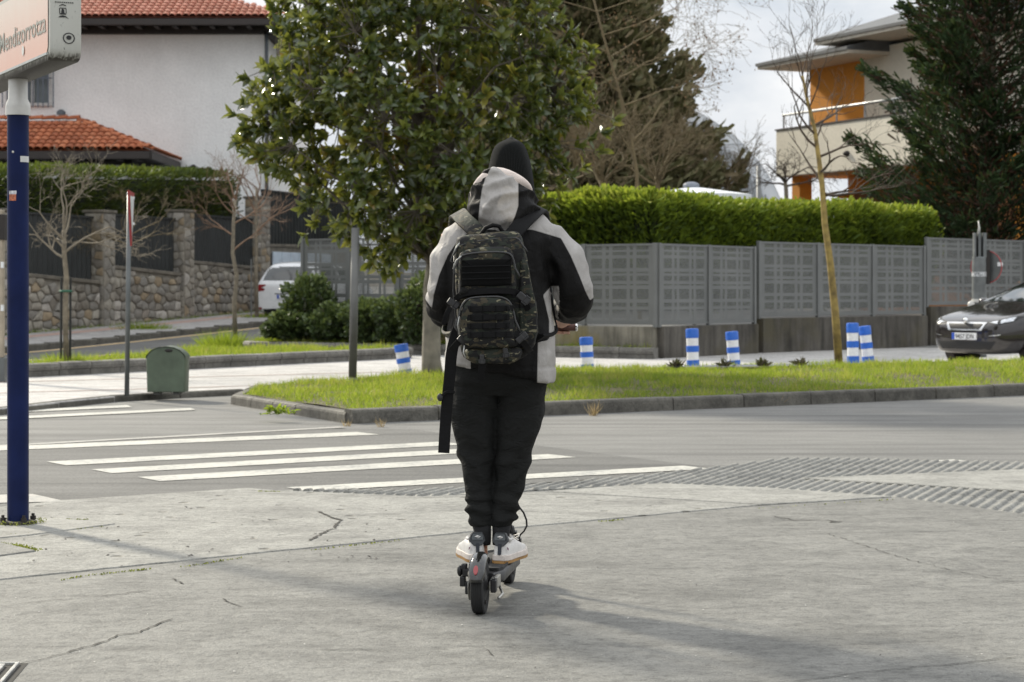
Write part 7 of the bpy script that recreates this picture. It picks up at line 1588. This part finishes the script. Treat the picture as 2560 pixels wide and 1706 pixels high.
# brake disc and caliper on the left
MB().lathe([(.055, -.001), (.055, .001)], RW - sv * .040, 28, rot=AX).build('brake_disc', M_SIL, sc, auto=30)
cal = empty('brake_caliper', (0, 0, 0)); cal.parent = sc; cal.location = -Vector(sc.location)
for o, s in (((-.052, -.01, .055), (.028, .04, .03)), ((-.060, -.015, .078), (.022, .03, .022)), ((-.066, -.012, .02), (.022, .03, .04)), ((-.050, -.012, -.005), (.012, .03, .05))):
    c = RW + sv * o[0] + hv * o[1] + UZ * o[2]; MB().box(c, s, math.atan2(sv.y, sv.x)).build('caliper_block', M_SCB, cal, bevel=.004)
MB().ell(RW - sv * .078 - hv * .01 + UZ * .06, (.012, .016, .022), 10, 8).build('adjuster', M_SCB, cal, smooth=True); MB().tube([RW - sv * .07 - hv * .012 + UZ * .06, RW - sv * .072 - hv * .012 + UZ * .02], .0025, 5).build('brake_wire', M_CHROME, cal)
# stem, fork, handlebar
ST = FW + UZ * .17 - hv * .045; HB = (GR + GL) / 2
MB().tube([FW + UZ * .10 - hv * .015, ST, HB - UZ * .03], [.024, .022, .019], 16).build('stem', M_SCB, sc, smooth=True)
for s_ in (-1, 1): MB().bar(FW + sv * s_ * .036, FW + sv * s_ * .034 + UZ * .12 - hv * .02, .014, .03, up=hv).build('front_fork', M_SCB, sc, bevel=.003)
MB().tube([FW + UZ * .10 - hv * .02, FW - hv * .16 + UZ * .03], [.026, .03], 12).build('neck', M_SCB, sc, smooth=True)
MB().tube([GL - gx * .06, GL, GR, GR + gx * .06], .011, 12).build('handlebar', M_SCB, sc, smooth=True)
for gp, s_ in ((GR, 1), (GL, -1)):
    MB().tube([gp - gx * s_ * .055, gp + gx * s_ * .064], .0155, 16).build('grip', M_BROWN, sc, smooth=True); MB().lathe([(.0165, 0), (.0165, .006), (.012, .009), (.004, .009)], gp + gx * s_ * .064, 16, rot=axrot(gx * s_)).build('grip_end', M_CHROME, sc, auto=40)
    MB().tube([gp - gx * s_ * .07 + hv * .01, gp - gx * s_ * .03 + hv * .05 - UZ * .01, gp + gx * s_ * .03 + hv * .055 - UZ * .015], [.006, .005, .004], 8).build('brake_lever', M_SCB, sc, smooth=True)
MB().box(HB + UZ * .012, (.07, .05, .03), math.atan2(sv.y, sv.x)).build('display', M_SCB, sc, bevel=.006)
Yc = 8.93; cb = [P(1284, 1262, Yc), P(1298, 1268, Yc), P(1309, 1282, Yc), P(1316, 1300, Yc), P(1317, 1315, Yc), P(1310, 1328, Yc), P(1300, 1338, Yc), P(1296, 1352, Yc)]
MB().tube(cb, .0042, 8).build('cable', M_SCB, sc, smooth=True); MB().box(P(1297, 1362, 8.94), (.022, .03, .055), math.atan2(sv.y, sv.x)).build('cable_box', M_SCB, sc, bevel=.004); MB().tube([FW + UZ * .14 - hv * .04 + sv * .02, P(1296, 1380, 8.94)], .012, 8).build('cable_sleeve', M_SCB, sc, smooth=True)

# ---- backpack
def m_camo():
    m, nt = nodes_of('dark_camouflage'); v = coords(nt, 'World', (1, 1, 1.8)); a = noise_(nt, v, 11, 3, .5, .8); b_ = noise_(nt, coords(nt, 'World', (1.2, 1.2, 2.4)), 15, 3, .5, 1.0); c_ = noise_(nt, coords(nt, 'World', (1.3, 1.3, 2.8)), 19, 3, .5, .8); w = noise_(nt, coords(nt, 'World'), 650, 2); f = noise_(nt, coords(nt, 'World'), 26, 4, .55, .6)
    c = mix(nt, ramp(nt, a, [(.0, 0.0), (.53, 1.0)], 'CONSTANT').outputs['Color'], (.009, .009, .009), (.022, .027, .019)); c = mix(nt, ramp(nt, b_, [(0, 0.0), (.57, 1.0)], 'CONSTANT').outputs['Color'], c, (.050, .042, .026)); c = mix(nt, ramp(nt, c_, [(0, 0.0), (.63, 1.0)], 'CONSTANT').outputs['Color'], c, (.17, .155, .10))
    c = mix(nt, 1, c, ramp(nt, w, [(.3, .7), (.7, 1.2)]).outputs['Color'], 'MULTIPLY'); finish(nt, c, .7, 0, math_(nt, 'ADD', f, math_(nt, 'MULTIPLY', w, .06)), .3, .015, .3); return m
M_CAMO = m_camo(); M_WEB = m_cloth('black_webbing', (.009, .009, .0095), .65, 300, .2); M_VEL = m_cloth('black_velcro', (.006, .006, .006), .95, 900, .3); M_BUCK = simple('buckle_plastic', (.018, .018, .019), .38, 0, .2, 30); M_ZIP = simple('zip_teeth', (.05, .05, .05), .4, .3, .3, 200); M_PULL = simple('zip_pull', (.4, .4, .38), .35, .7)
bk = empty('backpack', P(1230, 895, 8.2), 'dark camouflage backpack with buckles and webbing worn on the back', 'backpack')
def outl(pts, Y, k=1.0, dz=0.0):
    q = [P(x, y, 8.2) for x, y in pts]; cx = sum(p.x for p in q) / len(q); cz = sum(p.z for p in q) / len(q); return [Vector((cx + (p.x - cx) * k, Y, cz + (p.z - cz) * k + dz)) for p in q]
def dense(pts, n=3): 
    o = []
    for i in range(len(pts)):
        p0, p1, p2, p3 = pts[i - 1], pts[i], pts[(i + 1) % len(pts)], pts[(i + 2) % len(pts)]
        for t in [j / n for j in range(n)]:
            f = lambda a, b, c, d: .5 * ((2 * b) + (-a + c) * t + (2 * a - 5 * b + 4 * c - d) * t * t + (-a + 3 * b - 3 * c + d) * t ** 3); o.append((f(p0[0], p1[0], p2[0], p3[0]), f(p0[1], p1[1], p2[1], p3[1])))
    return o
def pouch(name, pts, prof, mat, amp=.006, freq=16, parent=bk):
    o = dense(pts, 4); rings = [outl(o, Y, k) for Y, k in prof]
    for k in (.75, .5, .25): rings.append(outl(o, prof[-1][0] - .002 * (1 - k), prof[-1][1] * k))
    me = MB().loft(rings).mesh(name, True); displace(me, lambda co, n: amp * noise.noise(co * freq) + amp * .6 * noise.noise(co * freq * 2.3)); return link(name, me, parent, mat)
main = pouch('main_compartment', [(1150, 592), (1205, 584), (1262, 579), (1294, 580), (1307, 605), (1319, 660), (1331, 722), (1342, 775), (1340, 845), (1322, 884), (1288, 902), (1225, 903), (1170, 897), (1156, 878), (1144, 800), (1138, 720), (1138, 645), (1142, 608)], [(8.315, .93), (8.30, .985), (8.27, 1.0), (8.19, 1.0), (8.165, .975), (8.15, .92)], M_CAMO, .007, 13)
up = pouch('upper_pocket', [(1150, 648), (1160, 630), (1200, 620), (1262, 617), (1280, 630), (1288, 670), (1290, 722), (1276, 736), (1215, 739), (1158, 738), (1148, 722)], [(8.17, 1.0), (8.13, 1.0), (8.11, .97), (8.10, .9)], M_CAMO, .005, 20)
lo = pouch('lower_pocket', [(1149, 800), (1156, 765), (1174, 746), (1220, 741), (1260, 743), (1280, 760), (1290, 805), (1293, 850), (1284, 866), (1222, 870), (1166, 868), (1153, 846)], [(8.17, 1.0), (8.11, 1.0), (8.085, .965), (8.072, .88)], M_CAMO, .005, 20)
pouch('bottom_pad', [(1164, 872), (1225, 868), (1292, 866), (1306, 880), (1286, 905), (1225, 908), (1172, 902)], [(8.18, 1.0), (8.12, .98), (8.10, .85)], M_CAMO, .006, 22)
pouch('side_pocket', [(1302, 640), (1318, 655), (1330, 720), (1342, 770), (1340, 845), (1322, 880), (1302, 880), (1296, 760)], [(8.24, 1.02), (8.17, 1.0), (8.145, .9)], M_CAMO, .006, 20)
def band(name, pts, w, t, mat, parent=bk, nrm=None, n=6):             # flat strap along a path
    pts = [Vector(p) for p in pts]; sm = []
    for i in range(len(pts) - 1):
        p0, p1, p2, p3 = pts[max(0, i - 1)], pts[i], pts[i + 1], pts[min(len(pts) - 1, i + 2)]
        for j in range(n): u = j / n; sm.append(.5 * ((2 * p1) + (-p0 + p2) * u + (2 * p0 - 5 * p1 + 4 * p2 - p3) * u * u + (-p0 + 3 * p1 - 3 * p2 + p3) * u ** 3))
    sm.append(pts[-1]); rings = []; k = len(sm)
    for i, p in enumerate(sm):
        d = (sm[min(i + 1, k - 1)] - sm[max(i - 1, 0)]).normalized(); nn = nrm(p) if callable(nrm) else (Vector(nrm) if nrm is not None else Vector((0, -1, 0))); s = d.cross(nn)
        if s.length < 1e-3: s = Vector((1, 0, 0))
        s.normalize(); nn = s.cross(d); rings.append([p + s * (w / 2) + nn * (t / 2), p - s * (w / 2) + nn * (t / 2), p - s * (w / 2) - nn * (t / 2), p + s * (w / 2) - nn * (t / 2)])
    return MB().loft(rings).build(name, mat, parent, auto=40, bevel=min(t * .4, .003))
pb = lambda x, y, Y: P(x, y, 8.2) + Vector((0, Y - 8.2, 0))
vp = pouch('velcro_panel', [(1155, 656), (1165, 652), (1268, 649), (1277, 654), (1279, 708), (1270, 714), (1162, 717), (1154, 712)], [(8.112, 1.0), (8.096, 1.0), (8.092, .97)], M_VEL, .002, 25)
for y in (668, 684, 699): band('webbing_row', [pb(1157, y, 8.086), pb(1215, y - 1.5, 8.084), pb(1276, y - 3, 8.086)], .004, .003, M_WEB)
for y in (772, 793, 814, 836): band('webbing_row', [pb(1160, y + 1, 8.078), pb(1190, y, 8.064), pb(1222, y - 1, 8.061), pb(1255, y - 1.5, 8.064), pb(1284, y - 2, 8.076)], .023, .003, M_WEB)
for x in (1178, 1208, 1240, 1266):
    for y in (772, 793, 814, 836): MB().box(pb(x, y - .5, 8.060), (.0025, .004, .022)).build('bar_tack', M_VEL, bk)
def zip_(name, pts, Y, r=.0035):
    q = dense(pts, 3)[:-3]; MB().tube([pb(x, y, Y) for x, y in q], r, 6).build(name, M_ZIP, bk, smooth=True)
zip_('zip', [(1139, 660), (1141, 628), (1152, 614), (1200, 603), (1250, 597), (1290, 596), (1304, 612), (1306, 640)], 8.155, .004); zip_('zip', [(1146, 690), (1147, 655), (1158, 640), (1200, 633), (1258, 632), (1280, 642), (1288, 672), (1289, 700)], 8.098, .004); zip_('zip', [(1149, 830), (1151, 785), (1159, 760), (1177, 746), (1220, 742), (1256, 744), (1277, 760), (1288, 800), (1291, 840)], 8.082, .0045)
for pts, Y in ((((1150, 608), (1140, 622), (1132, 640)), 8.14), (((1155, 642), (1143, 652), (1138, 662), (1134, 674)), 8.085), (((1150, 790), (1146, 812), (1150, 835)), 8.08), (((1163, 862), (1160, 880), (1166, 893)), 8.08)):
    MB().tube([pb(x, y, Y) for x, y in pts], .0028, 6).build('zip_pull', M_PULL, bk, smooth=True)
def piping(pts, Y): MB().tube([pb(x, y, Y) for x, y in pts], .003, 6).build('piping', M_BUCK, bk, smooth=True)
piping([(1137, 640), (1135, 690), (1134, 730), (1140, 790), (1149, 850)], 8.16)
def buckle(x, y, Y, rz, sc_=1.0):
    c = pb(x, y, Y); rot = Matrix.Rotation(rz, 3, 'Y'); e = empty('buckle', (0, 0, 0)); e.parent = bk; e.location = -Vector(bk.location)
    MB().box(c, (.034 * sc_, .012, .026 * sc_), rot=rot).build('buckle_socket', M_BUCK, e, bevel=.004); MB().box(c + rot @ Vector((.024 * sc_, 0, 0)), (.020 * sc_, .010, .024 * sc_), rot=rot).build('buckle_plug', M_BUCK, e, bevel=.003)
    for k in (-1, 1): MB().box(c + rot @ Vector((.020 * sc_, -.002, k * .0145 * sc_)), (.022 * sc_, .009, .005), rot=rot).build('buckle_arm', M_BUCK, e, bevel=.002)
buckle(1130, 756, 8.15, R(35)); buckle(1304, 742, 8.10, R(40), 1.1); buckle(1156, 848, 8.10, R(40)); buckle(1300, 846, 8.08, R(-42)); buckle(1264, 876, 8.09, R(80), .8)
band('compression_strap', [pb(1140, 748, 8.15), pb(1160, 735, 8.11), pb(1215, 728, 8.085), pb(1275, 728, 8.095), pb(1296, 736, 8.11), pb(1312, 755, 8.12), pb(1325, 790, 8.16)], .024, .003, M_WEB)
band('compression_strap', [pb(1128, 876, 8.14), pb(1145, 858, 8.115), pb(1166, 838, 8.095), pb(1178, 826, 8.08)], .026, .003, M_WEB); band('compression_strap', [pb(1288, 830, 8.075), pb(1300, 845, 8.08), pb(1318, 868, 8.12), pb(1326, 880, 8.17)], .026, .003, M_WEB)
band('strap_tail', [pb(1126, 770, 8.15), pb(1116, 790, 8.15), pb(1110, 812, 8.16)], .020, .003, M_WEB)
band('strap_tail', [pb(1205, 888, 8.09), pb(1206, 915, 8.10), pb(1202, 948, 8.12)], .027, .003, M_WEB); buckle(1206, 892, 8.085, R(90), .75)
ws = band('waist_strap', [pb(1152, 800, 8.28), pb(1136, 850, 8.24), pb(1128, 890, 8.22), pb(1124, 940, 8.22), pb(1118, 1000, 8.22), pb(1113, 1065, 8.225), pb(1109, 1134, 8.22)], .046, .004, M_WEB); band('strap_fold', [pb(1137, 982, 8.205), pb(1118, 980, 8.204), pb(1105, 990, 8.205)], .012, .005, M_WEB); MB().ell(pb(1100, 994, 8.205), (.012, .008, .016), 10, 8).build('strap_buckle', M_BUCK, bk, smooth=True)
band('waist_strap', [pb(1335, 840, 8.28), pb(1352, 850, 8.36), pb(1368, 852, 8.44)], .04, .004, M_WEB)
def out_n(p): v = Vector((p.x - XP(1250), p.y - 8.49, (p.z - 1.35) * 1.2)); return v.normalized()
band('shoulder_strap', [pb(1207, 600, 8.235), pb(1188, 575, 8.26), pb(1160, 548, 8.33), P(1146, 534, 8.45), P(1140, 545, 8.56), P(1138, 600, 8.655), P(1135, 700, 8.665), P(1128, 800, 8.60), P(1122, 840, 8.46), pb(1140, 845, 8.32)], .068, .014, M_CAMO, nrm=out_n); band('shoulder_strap', [pb(1272, 600, 8.235), pb(1298, 566, 8.27), pb(1326, 536, 8.34), P(1348, 521, 8.45), P(1356, 540, 8.56), P(1358, 600, 8.655), P(1362, 700, 8.665), P(1372, 800, 8.60), P(1376, 840, 8.46), pb(1344, 850, 8.32)], .066, .014, M_WEB, nrm=out_n)
hp = [(1199, 606), (1203, 585), (1214, 570), (1232, 563), (1248, 566), (1257, 580), (1260, 602)]; MB().tube([pb(x, y, 8.23 - .02 * math.sin(i / 6 * 3.14)) for i, (x, y) in enumerate(hp)], .0085, 10).build('grab_handle', M_WEB, bk, smooth=True)
print('objects', len(bpy.data.objects), 'tris', sum(len(o.data.polygons) for o in bpy.data.objects if o.type == 'MESH'))
